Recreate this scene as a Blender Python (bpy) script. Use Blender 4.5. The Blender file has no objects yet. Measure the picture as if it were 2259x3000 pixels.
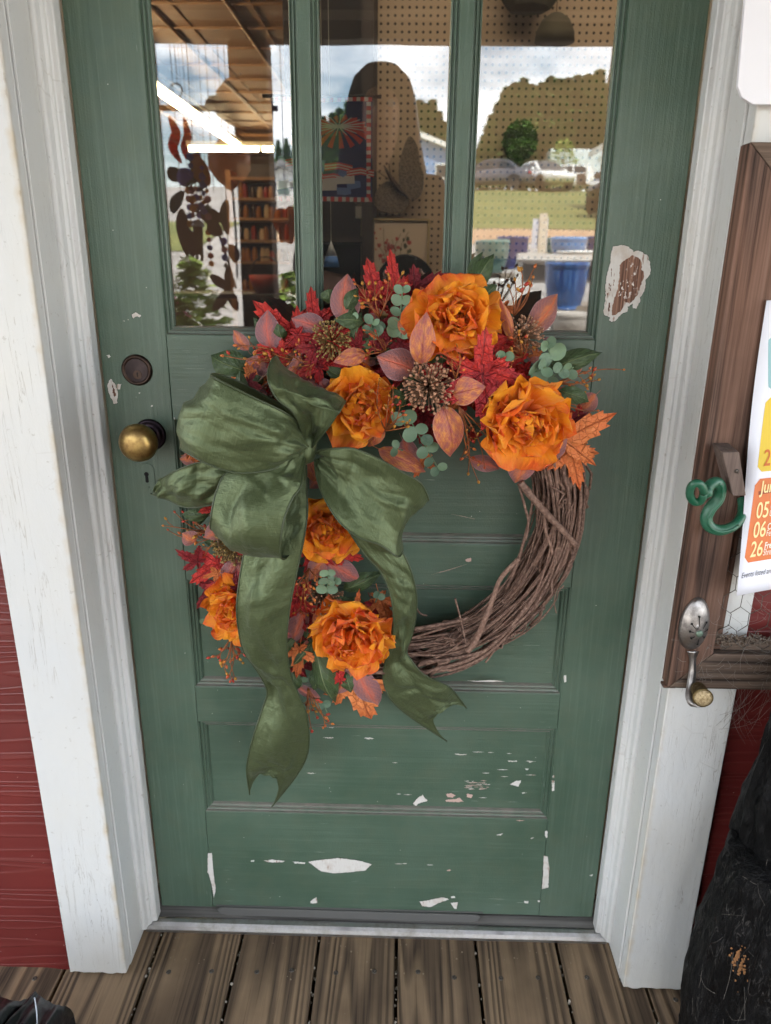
import bpy, bmesh, math, random
from mathutils import Vector, Matrix, noise
V = Vector
SC = bpy.context.scene
COL = SC.collection
R = math.radians
PI = math.pi
rnd = random.Random(7)

# ------------------------------------------------------------------ camera
CAM = V((0.0305, -1.0755, 1.1833))
CR = V((0.999691, 0.022550, 0.010419))
CU = V((-0.017076, 0.319209, 0.947531))
CF = V((-0.018041, 0.947416, -0.319495))
FPX, PW, PH = 2170.0, 2259.0, 3000.0
cd = bpy.data.cameras.new('camera')
cam = bpy.data.objects.new('camera', cd)
COL.objects.link(cam)
cam.matrix_world = Matrix(((CR.x, CU.x, -CF.x, CAM.x), (CR.y, CU.y, -CF.y, CAM.y), (CR.z, CU.z, -CF.z, CAM.z), (0, 0, 0, 1)))
cd.sensor_fit = 'VERTICAL'
cd.sensor_height = 36
cd.lens = 36 * FPX / PH
cd.clip_start = 0.02
cd.clip_end = 900
cd.dof.use_dof = True
cd.dof.focus_distance = 1.03
cd.dof.aperture_fstop = 6.3
SC.camera = cam

# ------------------------------------------------------------------ sky, sun, exposure
SUN_EL, SUN_AZ = R(58), R(28)        # the sun stands high behind the shop
EXPOSURE = 2.27
w = bpy.data.worlds.new('World')
SC.world = w
w.use_nodes = True
wn = w.node_tree
for n_ in list(wn.nodes):
    wn.nodes.remove(n_)
def wnode(t, **k):
    n_ = wn.nodes.new(t)
    for a, b in k.items():
        setattr(n_, a, b)
    return n_
sky = wnode('ShaderNodeTexSky')
sky.sky_type = 'NISHITA'
sky.sun_disc = False
sky.sun_elevation = SUN_EL
sky.sun_rotation = SUN_AZ
sky.air_density = 1.3
sky.dust_density = 1.0
sky.ozone_density = 1.5
tc = wnode('ShaderNodeTexCoord')
sx = wnode('ShaderNodeSeparateXYZ')
wn.links.new(tc.outputs['Generated'], sx.inputs[0])
def wm(op, a, b=None):
    m_ = wnode('ShaderNodeMath', operation=op)
    for i_, q in enumerate((a, b)):
        if q is None:
            continue
        if isinstance(q, (int, float)):
            m_.inputs[i_].default_value = q
        else:
            wn.links.new(q, m_.inputs[i_])
    return m_.outputs[0]
zz = wm('ADD', wm('MAXIMUM', sx.outputs[2], 0.0), 0.22)
cx = wnode('ShaderNodeCombineXYZ')
wn.links.new(wm('DIVIDE', sx.outputs[0], zz), cx.inputs[0])
wn.links.new(wm('DIVIDE', sx.outputs[1], zz), cx.inputs[1])
cx.inputs[2].default_value = 3.1
cn = wnode('ShaderNodeTexNoise')
cn.inputs['Scale'].default_value = 1.9
cn.inputs['Detail'].default_value = 9
cn.inputs['Roughness'].default_value = 0.55
wn.links.new(cx.outputs[0], cn.inputs['Vector'])
cr = wnode('ShaderNodeValToRGB')
cr.color_ramp.elements[0].position = 0.40
cr.color_ramp.elements[1].position = 0.56
wn.links.new(cn.outputs['Fac'], cr.inputs[0])
cn2 = wnode('ShaderNodeTexNoise')
cn2.inputs['Scale'].default_value = 3.2
cn2.inputs['Detail'].default_value = 6
wn.links.new(cx.outputs[0], cn2.inputs['Vector'])
cc = wnode('ShaderNodeMix', data_type='RGBA')
cc.inputs[6].default_value = (7.2, 7.7, 8.4, 1)
cc.inputs[7].default_value = (17.0, 17.1, 17.2, 1)
wn.links.new(cn2.outputs['Fac'], cc.inputs[0])
mx = wnode('ShaderNodeMix', data_type='RGBA')
wn.links.new(cr.outputs[0], mx.inputs[0])
wn.links.new(sky.outputs[0], mx.inputs[6])
wn.links.new(cc.outputs[2], mx.inputs[7])
bg = wnode('ShaderNodeBackground')
bg.inputs['Strength'].default_value = 0.13
wn.links.new(mx.outputs[2], bg.inputs['Color'])
wo = wnode('ShaderNodeOutputWorld')
wn.links.new(bg.outputs[0], wo.inputs[0])

sl = bpy.data.lights.new('sun', 'SUN')
sl.energy = 4.6
sl.angle = R(0.5)
sl.color = (1.0, 0.95, 0.87)
so = bpy.data.objects.new('sun', sl)
COL.objects.link(so)
sd = V((math.sin(SUN_AZ) * math.cos(SUN_EL), math.cos(SUN_AZ) * math.cos(SUN_EL), math.sin(SUN_EL)))
so.rotation_euler = sd.to_track_quat('Z', 'Y').to_euler()
so.location = sd * 40

SC.view_settings.view_transform = 'Standard'
SC.view_settings.look = 'None'
SC.view_settings.exposure = EXPOSURE
SC.view_settings.gamma = 1
SC.view_settings.use_curve_mapping = False
SC.render.engine = 'CYCLES'
SC.cycles.use_denoising = True
SC.cycles.max_bounces = 8
SC.cycles.transparent_max_bounces = 16
SC.cycles.sample_clamp_indirect = 6
SC.cycles.caustics_reflective = False
SC.cycles.caustics_refractive = False

# ------------------------------------------------------------------ helpers
def at(px, py, y=0.0):
    """the point of the photograph at pixel (px, py) where its sight line meets the upright plane at y"""
    d = (px - PW / 2) / FPX * CR - (py - PH / 2) / FPX * CU + CF
    return CAM + d * ((y - CAM.y) / d.y)

GL_Y = 0.014
def refl(px, py, d):
    """where a thing d metres in front of the glass stands when its mirror image shows at the pixel"""
    q = at(px, py, d)
    return V((q.x, 2 * GL_Y - d, q.z))

def pxm(px, py, y=0.0):
    return (at(px + 1, py, y) - at(px, py, y)).length

def srgb(r, g, b, k=1.0):
    f = lambda v: (v / 255 / 12.92 if v / 255 <= 0.04045 else ((v / 255 + 0.055) / 1.055) ** 2.4) * k
    return (f(r), f(g), f(b), 1)

class MB:
    def __init__(s):
        s.v, s.f, s.uv, s.mi = [], [], [], []
    def add(s, vs, fs, uvs=None, m=0):
        o = len(s.v)
        s.v += [tuple(q) for q in vs]
        s.f += [tuple(i + o for i in f) for f in fs]
        s.uv += list(uvs) if uvs else [(0, 0)] * len(vs)
        s.mi += [m] * len(fs)
        return s
    def box(s, x0, x1, y0, y1, z0, z1, m=0):
        vs = [(x, y, z) for z in (z0, z1) for y in (y0, y1) for x in (x0, x1)]
        return s.add(vs, [(0, 2, 3, 1), (4, 5, 7, 6), (0, 1, 5, 4), (2, 6, 7, 3), (0, 4, 6, 2), (1, 3, 7, 5)], None, m)
    def tube(s, pts, r, n=6, cap=True, m=0):
        pts = [V(p) for p in pts]
        rs = r if isinstance(r, (list, tuple)) else [r] * len(pts)
        vs, fs, uv = [], [], []
        t0 = (pts[1] - pts[0]).normalized()
        a = t0.orthogonal().normalized()
        L = 0
        for i, p in enumerate(pts):
            t = (pts[min(i + 1, len(pts) - 1)] - pts[max(i - 1, 0)])
            t = t.normalized() if t.length > 1e-9 else t0
            a = (a - t * a.dot(t))
            a = a.normalized() if a.length > 1e-6 else t.orthogonal().normalized()
            b = t.cross(a)
            if i:
                L += (p - pts[i - 1]).length
            for k in range(n):
                an = 2 * PI * k / n
                vs.append(p + (a * math.cos(an) + b * math.sin(an)) * rs[i])
                uv.append((k / n, L))
        for i in range(len(pts) - 1):
            for k in range(n):
                fs.append((i * n + k, i * n + (k + 1) % n, (i + 1) * n + (k + 1) % n, (i + 1) * n + k))
        if cap:
            fs.append(tuple(range(n))[::-1])
            fs.append(tuple((len(pts) - 1) * n + k for k in range(n)))
        return s.add(vs, fs, uv, m)
    def lathe(s, prof, c=(0, 0, 0), axis=(0, 0, 1), n=16, m=0, sx=1, sy=1):
        ax = V(axis).normalized()
        a = V((1, 0, 0)) if abs(ax.x) < 0.9 else V((0, 0, 1))
        a = (a - ax * a.dot(ax)).normalized()
        b = ax.cross(a)
        c = V(c)
        vs, fs = [], []
        for r, h in prof:
            for k in range(n):
                an = 2 * PI * k / n
                vs.append(c + ax * h + (a * math.cos(an) * sx + b * math.sin(an) * sy) * r)
        for i in range(len(prof) - 1):
            for k in range(n):
                fs.append((i * n + k, i * n + (k + 1) % n, (i + 1) * n + (k + 1) % n, (i + 1) * n + k))
        fs.append(tuple(range(n))[::-1])
        fs.append(tuple((len(prof) - 1) * n + k for k in range(n)))
        return s.add(vs, fs, None, m)
    def poly(s, pts, nrm, th, m=0):
        """a flat outline given real thickness th along nrm"""
        nrm = V(nrm)
        n = len(pts)
        vs = [V(p) for p in pts] + [V(p) + nrm * th for p in pts]
        fs = [tuple(range(n))[::-1], tuple(range(n, 2 * n))] + [(i, (i + 1) % n, n + (i + 1) % n, n + i) for i in range(n)]
        return s.add(vs, fs, None, m)
    def mesh(s, name, mats, smooth=False):
        me = bpy.data.meshes.new(name)
        me.from_pydata(s.v, [], s.f)
        if any(u != (0, 0) for u in s.uv):
            ul = me.uv_layers.new(name='UVMap')
            for lp in me.loops:
                ul.data[lp.index].uv = s.uv[lp.vertex_index]
        for q in (mats if isinstance(mats, (list, tuple)) else [mats]):
            me.materials.append(q)
        for p, i in zip(me.polygons, s.mi):
            p.material_index = i
            p.use_smooth = smooth
        bm = bmesh.new()
        bm.from_mesh(me)
        bmesh.ops.recalc_face_normals(bm, faces=bm.faces)
        bm.to_mesh(me)
        bm.free()
        return me
    def build(s, name, mats, parent=None, smooth=False, bevel=0, **k):
        o = link(name, s.mesh(name, mats, smooth), parent, **k)
        if bevel:
            b = o.modifiers.new('bevel', 'BEVEL')
            b.width = bevel
            b.segments = 2
            b.limit_method = 'ANGLE'
            b.angle_limit = R(40)
        return o

def link(name, data, parent=None, mw=None, label=None, kind=None):
    o = bpy.data.objects.new(name, data)
    COL.objects.link(o)
    if parent is not None:
        put(o, parent, mw)
    elif mw is not None:
        o.matrix_world = mw
    if label:
        o['label'] = label
    if kind:
        o['kind'] = kind
    return o

WM = {}
def put(o, parent, mw=None):
    """parent o, keeping it where its own coordinates say"""
    mw = mw or Matrix.Identity(4)
    o.parent = parent
    o.matrix_parent_inverse = WM.get(parent.name, Matrix.Identity(4)).inverted()
    o.matrix_basis = mw
    WM[o.name] = mw.copy()

def tag(o, label, cat, group=None, kind=None):
    o['label'] = label
    o['category'] = cat
    if group:
        o['group'] = group
    if kind:
        o['kind'] = kind
    return o

def thing(name, label, cat, loc=(0, 0, 0), group=None, kind=None):
    o = bpy.data.objects.new(name, None)
    o.empty_display_size = 0.05
    COL.objects.link(o)
    o.location = loc
    WM[o.name] = Matrix.Translation(V(loc))
    return tag(o, label, cat, group, kind)

def structure(name, loc=(0, 0, 0)):
    o = bpy.data.objects.new(name, None)
    COL.objects.link(o)
    o.location = loc
    WM[o.name] = Matrix.Translation(V(loc))
    o['kind'] = 'structure'
    return o

def crom(pts, n):
    """Catmull-Rom through the points, n samples"""
    out = []
    m = len(pts) - 1
    for i in range(n):
        t = i / (n - 1) * m
        k = min(int(t), m - 1)
        u = t - k
        p0, p1, p2, p3 = pts[max(k - 1, 0)], pts[k], pts[k + 1], pts[min(k + 2, m)]
        out.append(0.5 * ((2 * p1) + (p2 - p0) * u + (2 * p0 - 5 * p1 + 4 * p2 - p3) * u * u + (3 * p1 - p0 - 3 * p2 + p3) * u ** 3))
    return out

# ------------------------------------------------------------------ materials
class Mat:
    def __init__(s, name, **base):
        s.m = bpy.data.materials.new(name)
        s.m.use_nodes = True
        s.t = s.m.node_tree
        s.b = s.t.nodes['Principled BSDF']
        s.out = s.t.nodes['Material Output']
        s.set(**base)
    def put(s, sock, v):
        if isinstance(v, bpy.types.NodeSocket):
            s.t.links.new(v, sock)
        elif isinstance(v, (tuple, list)) and sock.type == 'RGBA' and len(v) == 3:
            sock.default_value = (*v, 1)
        else:
            sock.default_value = v
    def set(s, **k):
        for a, v in k.items():
            s.put(s.b.inputs[{'color': 'Base Color', 'rough': 'Roughness', 'metal': 'Metallic', 'spec': 'Specular IOR Level', 'normal': 'Normal',
                              'sheen': 'Sheen Weight', 'coat': 'Coat Weight', 'emit': 'Emission Color', 'estr': 'Emission Strength', 'alpha': 'Alpha',
                              'aniso': 'Anisotropic', 'trans': 'Transmission Weight', 'sss': 'Subsurface Weight'}[a]], v)
        return s
    def n(s, t, props=None, **ins):
        q = s.t.nodes.new('ShaderNode' + t)
        for a, v in (props or {}).items():
            setattr(q, a, v)
        for a, v in ins.items():
            s.put(q.inputs[int(a[1:]) if a[0] == 'i' and a[1:].isdigit() else a.replace('_', ' ')], v)
        return q
    def obj(s):
        return s.n('TexCoord').outputs['Object']
    def uv(s):
        return s.n('TexCoord').outputs['UV']
    def map(s, v, scale=(1, 1, 1), loc=(0, 0, 0), rot=(0, 0, 0)):
        return s.n('Mapping', Vector=v, Scale=scale, Location=loc, Rotation=rot).outputs[0]
    def noise(s, v, scale, detail=4, rough=0.55, dist=0.0):
        return s.n('TexNoise', Vector=v, Scale=scale, Detail=detail, Roughness=rough, Distortion=dist).outputs['Fac']
    def ramp(s, f, stops):
        q = s.n('ValToRGB', Fac=f)
        e = q.color_ramp.elements
        while len(e) < len(stops):
            e.new(0.5)
        for i, (p, c_) in enumerate(stops):
            e[i].position = p
            e[i].color = c_ if isinstance(c_, (tuple, list)) and len(c_) == 4 else ((*c_, 1) if isinstance(c_, (tuple, list)) else (c_, c_, c_, 1))
        return q.outputs[0]
    def mix(s, f, a, b, mode='MIX'):
        q = s.n('Mix', {'data_type': 'RGBA', 'blend_type': mode})
        s.put(q.inputs[0], f)
        s.put(q.inputs[6], a)
        s.put(q.inputs[7], b)
        return q.outputs[2]
    def math(s, op, a, b=0.0, c_=0.0):
        return s.n('Math', {'operation': op}, i0=a, i1=b, i2=c_).outputs[0]
    def bump(s, h, strength=0.3, dist=0.002, prev=None):
        q = s.n('Bump', Height=h, Strength=strength, Distance=dist)
        if prev is not None:
            s.put(q.inputs['Normal'], prev)
        return q.outputs[0]
    def rand(s):
        return s.n('ObjectInfo').outputs['Random']

def plain(name, col, rough=0.6, **k):
    return Mat(name, color=col, rough=rough, **k).m

def green_paint(name, axis, dust=0.0):
    M = Mat(name)
    o = M.obj()
    sc = (190, 190, 5) if axis == 'z' else (5, 190, 190)
    gr = M.noise(M.map(o, sc), 1.0, 5, 0.6, 0.4)
    gr2 = M.noise(M.map(o, tuple(q * 0.35 for q in sc)), 1.0, 3, 0.5, 0.8)
    lo = M.noise(o, 5, 4)
    lo2 = M.noise(o, 26, 4)
    col = M.mix(M.ramp(lo, [(0.35, 0), (0.68, 1)]), srgb(66, 87, 72), srgb(83, 102, 88))
    col = M.mix(M.math('MULTIPLY', M.ramp(lo2, [(0.45, 0), (0.75, 1)]), 0.35), col, srgb(88, 98, 78))
    col = M.mix(M.math('MULTIPLY', M.ramp(gr, [(0.5, 0), (0.72, 1)]), 0.30 if axis == 'z' else 0.16), col, srgb(110, 128, 113))
    # scratches down to the primer
    st = M.noise(M.map(o, (16, 200, 420) if axis == 'x' else (420, 200, 26)), 1.0, 2, 0.6)
    reg = M.noise(o, 9, 3)
    msk = M.math('MULTIPLY', M.ramp(st, [(0.70, 0), (0.735, 1)]), M.ramp(reg, [(0.52, 0), (0.62, 1)]))
    col = M.mix(M.math('MULTIPLY', msk, 0.4), col, srgb(196, 204, 192))
    vo = M.n('TexVoronoi', Vector=o, Scale=95).outputs['Distance']
    fl = M.math('MULTIPLY', M.ramp(vo, [(0.06, 1), (0.085, 0)]), M.ramp(M.noise(o, 31, 2), [(0.62, 0), (0.66, 1)]))
    col = M.mix(M.math('MULTIPLY', fl, 0.8), col, srgb(205, 205, 195))
    if dust:
        nz = M.n('SeparateXYZ', Vector=M.n('NewGeometry').outputs['Normal']).outputs[2]
        up = M.math('MULTIPLY', M.ramp(nz, [(0.05, 0), (0.75, 1)]), M.ramp(M.noise(o, 60, 5), [(0.25, 0.35), (0.7, 1)]))
        wear = M.ramp(M.noise(M.map(o, (24, 90, 90)), 1, 5), [(0.5, 0), (0.72, 1)])
        up = M.math('MAXIMUM', up, M.math('MULTIPLY', wear, 0.42))
        col = M.mix(M.math('MULTIPLY', up, dust), col, srgb(128, 118, 112))
    h = M.math('ADD', M.math('MULTIPLY', gr, 0.7), M.math('MULTIPLY', gr2, 0.6))
    h = M.math('ADD', h, M.math('MULTIPLY', M.noise(o, 420, 3), 0.35))
    M.set(color=col, rough=M.ramp(lo2, [(0.3, 0.30), (0.7, 0.46)]), normal=M.bump(h, 0.80 if axis == 'z' else 0.5, 0.0016), spec=0.5)
    return M.m

GREEN_V = green_paint('green_gloss_paint_upright', 'z')
GREEN_H = green_paint('green_gloss_paint_level', 'x')
GREEN_M = green_paint('green_gloss_paint_mould', 'x', 0.85)
GREEN_MV = green_paint('green_gloss_paint_mould_upright', 'z', 0.2)

def white_paint(name, tint, dirt=0.5):
    M = Mat(name)
    o = M.obj()
    st = M.noise(M.map(o, (34, 34, 7)), 1, 7, 0.62, 0.8)
    fine = M.noise(o, 260, 4)
    lumps = M.noise(M.map(o, (1, 1, 0.45)), 55, 5, 0.6)
    col = M.mix(M.ramp(M.noise(o, 4, 5), [(0.3, 0), (0.7, 1)]), tint, srgb(199, 201, 202))
    iso = M.math('ABSOLUTE', M.math('SUBTRACT', M.noise(M.map(o, (70, 70, 3.2)), 1, 5, 0.6, 0.6), 0.5))
    reg = M.ramp(M.noise(M.map(o, (9, 9, 3)), 1, 4), [(0.52, 0), (0.62, 1)])
    crack = M.math('MULTIPLY', M.ramp(iso, [(0.002, 0.9), (0.007, 0)]), reg)
    vor = M.n('TexVoronoi', {'feature': 'DISTANCE_TO_EDGE'}, Vector=M.map(o, (46, 46, 20)), Scale=1.0).outputs['Distance']
    craz = M.math('MULTIPLY', M.ramp(vor, [(0.0, 1), (0.03, 0)]), M.ramp(M.noise(o, 7, 4), [(0.54, 0), (0.66, 1)]))
    crack = M.math('MAXIMUM', crack, M.math('MULTIPLY', craz, 0.3))
    col = M.mix(M.math('MULTIPLY', crack, 0.8 * dirt + 0.1), col, srgb(128, 114, 98))
    sep = M.n('SeparateXYZ', Vector=o)
    ex = M.math('ABSOLUTE', M.math('SUBTRACT', M.math('ABSOLUTE', sep.outputs[0]), 0.4305))
    ey = M.math('ADD', sep.outputs[1], 0.12)
    ed = M.math('ADD', M.math('ADD', ex, M.math('ABSOLUTE', ey)), M.math('MULTIPLY', M.math('SUBTRACT', M.noise(o, 48, 5), 0.5), 0.016))
    worn = M.ramp(ed, [(0.0015, 1), (0.0065, 0)])
    col = M.mix(M.math('MULTIPLY', M.math('MULTIPLY', worn, M.ramp(M.noise(M.map(o, (1, 1, 12)), 1, 3), [(0.40, 0.15), (0.60, 1)])), 0.8), col, srgb(186, 172, 148))
    worn2 = M.ramp(M.math('ADD', ed, M.math('MULTIPLY', M.noise(M.map(o, (30, 30, 22)), 1, 4), 0.02)), [(0.0052, 1), (0.0075, 0)])
    col = M.mix(M.math('MULTIPLY', worn2, 0.8), col, srgb(116, 98, 76))
    z = M.n('SeparateXYZ', Vector=o).outputs[2]
    low = M.math('MULTIPLY', M.ramp(M.math('ADD', z, M.math('MULTIPLY', M.noise(o, 24, 5), 0.12)), [(0.05, 1), (0.20, 0)]), 0.42 * dirt)
    col = M.mix(low, col, srgb(150, 140, 122))
    spk = M.ramp(M.noise(o, 110, 4), [(0.66, 0), (0.71, 1)])
    grime = M.ramp(M.noise(M.map(o, (7, 7, 2.4)), 1, 6, 0.65), [(0.50, 0), (0.74, 1)])
    col = M.mix(M.math('MULTIPLY', grime, 0.30 * dirt), col, srgb(176, 162, 138))
    col = M.mix(M.math('MULTIPLY', spk, 0.6 * dirt), col, srgb(128, 118, 105))
    h = M.math('ADD', M.math('ADD', M.math('MULTIPLY', st, 0.8), M.math('MULTIPLY', lumps, 0.8)), M.math('MULTIPLY', fine, 0.12))
    h = M.math('SUBTRACT', h, M.math('MULTIPLY', crack, 0.5))
    M.set(color=col, rough=0.42, normal=M.bump(h, 0.5, 0.0017))
    return M.m
WHITE = white_paint('white_trim_paint', srgb(205, 204, 199))
WHITE_S = white_paint('white_stop_paint', srgb(212, 212, 210), 0.7)

def wood(name, c0, c1, c2, along, fine=1.0, contrast=1.0, rough=0.8, wavy=1.0):
    """weathered timber: dark late-wood lines along an axis of the board, from its own coordinates"""
    M = Mat(name)
    o = M.obj()
    rn = M.rand()
    off = M.n('CombineXYZ', i0=M.math('MULTIPLY', rn, 7.3), i1=M.math('MULTIPLY', rn, 3.1), i2=M.math('MULTIPLY', rn, 5.7)).outputs[0]
    p = M.n('VectorMath', {'operation': 'ADD'}, i0=o, i1=off).outputs[0]
    a = {'x': (0.35, 9, 9), 'y': (9, 0.35, 9), 'z': (9, 9, 0.35)}[along]
    big = M.noise(M.map(p, tuple(q * 0.55 for q in a)), 1.0, 2, 0.5, 0.3 * wavy)
    rings = M.math('FRACT', M.math('MULTIPLY', big, 30.0 * fine))
    line = M.ramp(rings, [(0.0, 0.05), (0.22, 0.35), (0.40, 0.9), (0.72, 1.0), (0.95, 0.1)])
    fib = M.noise(M.map(p, tuple(q * 20 if q > 1 else q * 9 for q in a)), 1.0, 5, 0.65)
    low = M.noise(p, 6, 4)
    col = M.mix(line, c0, c1)
    col = M.mix(M.math('MULTIPLY', M.ramp(fib, [(0.42, 0), (0.62, 1)]), 0.62 * contrast), col, c2)
    col = M.mix(M.math('MULTIPLY', M.ramp(fib, [(0.34, 1), (0.44, 0)]), 0.45), col, tuple(q * 0.55 for q in c0[:3]) + (1,))
    col = M.mix(M.math('MULTIPLY', M.ramp(low, [(0.4, 0), (0.7, 1)]), 0.45), col, tuple(q * 0.62 for q in c0[:3]) + (1,))
    h = M.math('ADD', line, M.math('MULTIPLY', fib, 0.6))
    M.set(color=col, rough=rough, normal=M.bump(h, 0.75, 0.0016), spec=0.3)
    return M.m
DECK = wood('weathered_deck_wood', srgb(58, 47, 39), srgb(150, 126, 99), srgb(124, 104, 84), 'y', 1.3)
BOARD_V = wood('rough_barn_wood_upright', srgb(38, 27, 23), srgb(104, 76, 62), srgb(132, 104, 90), 'z', 1.3)
BOARD_H = wood('rough_barn_wood_level', srgb(44, 35, 30), srgb(102, 85, 73), srgb(126, 108, 95), 'x', 1.3)
BROWNWOOD = wood('brown_stained_wood', srgb(66, 46, 34), srgb(96, 70, 50), srgb(110, 82, 60), 'x', 0.8)

def siding():
    M = Mat('red_siding_paint')
    o = M.obj()
    rn = M.rand()
    p = M.n('VectorMath', {'operation': 'ADD'}, i0=o, i1=M.n('CombineXYZ', i0=M.math('MULTIPLY', rn, 9.0), i2=M.math('MULTIPLY', rn, 4.0)).outputs[0]).outputs[0]
    big = M.noise(M.map(p, (1.0, 6, 12)), 1.0, 2, 0.4, 0.2)
    zc = M.n('SeparateXYZ', Vector=p).outputs[2]
    r = M.math('FRACT', M.math('ADD', M.math('MULTIPLY', big, 17.0), M.math('MULTIPLY', zc, 42.0)))
    ln = M.ramp(r, [(0.0, 0.0), (0.6, 0.25), (0.85, 1.0), (1.0, 0.0)])
    col = M.mix(M.ramp(M.noise(o, 5, 4), [(0.3, 0), (0.7, 1)]), srgb(86, 28, 27), srgb(108, 37, 34))
    col = M.mix(M.math('MULTIPLY', ln, 0.11), col, srgb(146, 80, 72))
    spk = M.math('MULTIPLY', M.ramp(M.noise(o, 170, 2), [(0.72, 0), (0.75, 1)]), M.ramp(M.noise(o, 9, 2), [(0.5, 0), (0.6, 1)]))
    col = M.mix(M.math('MULTIPLY', spk, 0.7), col, srgb(205, 180, 170))
    M.set(color=col, rough=0.42, normal=M.bump(ln, 0.5, 0.0014))
    return M.m
SIDING = siding()

def glass():
    M = Mat('window_glass')
    t = M.t
    o = M.obj()
    tr = M.n('BsdfTransparent', Color=(0.97, 0.98, 0.97, 1))
    wv = M.noise(o, 4.5, 2)
    gl = M.n('BsdfGlossy', Color=(1, 1, 1, 1), Roughness=0.0, Normal=M.bump(wv, 0.02, 0.01))
    fr = M.n('Fresnel', IOR=1.52).outputs[0]
    fac = M.math('MINIMUM', M.math('MULTIPLY', fr, 1.9), 1.0)
    mx_ = M.n('MixShader', Fac=fac)
    t.links.new(tr.outputs[0], mx_.inputs[1])
    t.links.new(gl.outputs[0], mx_.inputs[2])
    # drips, specks and a film of dust on the pane
    drip = M.ramp(M.noise(M.map(o, (260, 1, 7)), 1, 3, 0.6), [(0.74, 0), (0.80, 1)])
    spk = M.ramp(M.noise(o, 190, 2), [(0.76, 0), (0.79, 1)])
    dust = M.math('ADD', M.math('MULTIPLY', drip, 0.10), M.math('MULTIPLY', spk, 0.25))
    dust = M.math('ADD', dust, 0.012)
    df = M.n('BsdfDiffuse', Color=(0.75, 0.74, 0.70, 1))
    m2 = M.n('MixShader', Fac=dust)
    t.links.new(mx_.outputs[0], m2.inputs[1])
    t.links.new(df.outputs[0], m2.inputs[2])
    t.links.new(m2.outputs[0], M.out.inputs[0])
    return M.m
GLASS = glass()

def metal(name, col, rough=0.35, pat=None, amt=0.5, sc=30):
    M = Mat(name, metal=1.0)
    o = M.obj()
    nz = M.noise(o, sc, 6, 0.65)
    c_ = M.mix(M.math('MULTIPLY', M.ramp(nz, [(0.42, 0), (0.68, 1)]), amt), col, pat or col)
    M.set(color=c_, rough=M.ramp(nz, [(0.35, rough), (0.7, min(1, rough + 0.3))]), normal=M.bump(nz, 0.08, 0.001))
    return M.m
BRASS = metal('worn_brass', srgb(172, 146, 92), 0.26, srgb(96, 66, 48), 0.75, 46)
BRONZE = metal('dark_bronze', srgb(72, 60, 56), 0.38, srgb(98, 78, 64), 0.6, 120)
ALU = metal('aluminium_strip', srgb(205, 206, 208), 0.30, srgb(132, 122, 104), 0.6, 22)
STEEL = metal('grey_screw_steel', srgb(110, 104, 98), 0.5, srgb(60, 52, 46), 0.6, 300)
BLACK = plain('black_void', (0.004, 0.004, 0.004, 1), 0.9)
PRIMER = Mat('white_primer')
_o = PRIMER.obj()
_c = PRIMER.mix(PRIMER.ramp(PRIMER.noise(PRIMER.map(_o, (220, 220, 40)), 1, 4), [(0.60, 0), (0.68, 1)]), srgb(206, 203, 198), srgb(150, 122, 106))
_c = PRIMER.mix(PRIMER.ramp(PRIMER.noise(_o, 38, 5), [(0.48, 0), (0.72, 0.8)]), _c, srgb(178, 162, 148))
PRIMER.set(color=_c, rough=0.75, normal=PRIMER.bump(PRIMER.noise(PRIMER.map(_o, (240, 240, 60)), 1, 4), 0.5, 0.001))
PRIMER = PRIMER.m
PINKCHIP = plain('pink_undercoat', srgb(190, 160, 150), 0.75)
def bare():
    M = Mat('bare_door_wood')
    o = M.obj()
    g = M.noise(M.map(o, (420, 420, 10)), 1, 3)
    c_ = M.mix(M.ramp(g, [(0.38, 0), (0.62, 1)]), srgb(92, 62, 50), srgb(150, 112, 92))
    fl = M.math('MULTIPLY', M.ramp(M.noise(M.map(o, (300, 300, 160)), 1, 3), [(0.56, 0), (0.60, 1)]), M.ramp(M.noise(o, 34, 2), [(0.48, 0), (0.58, 1)]))
    M.set(color=M.mix(fl, c_, srgb(225, 220, 214)), rough=0.8, normal=M.bump(g, 0.5, 0.001))
    return M.m
BAREWOOD = bare()
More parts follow.
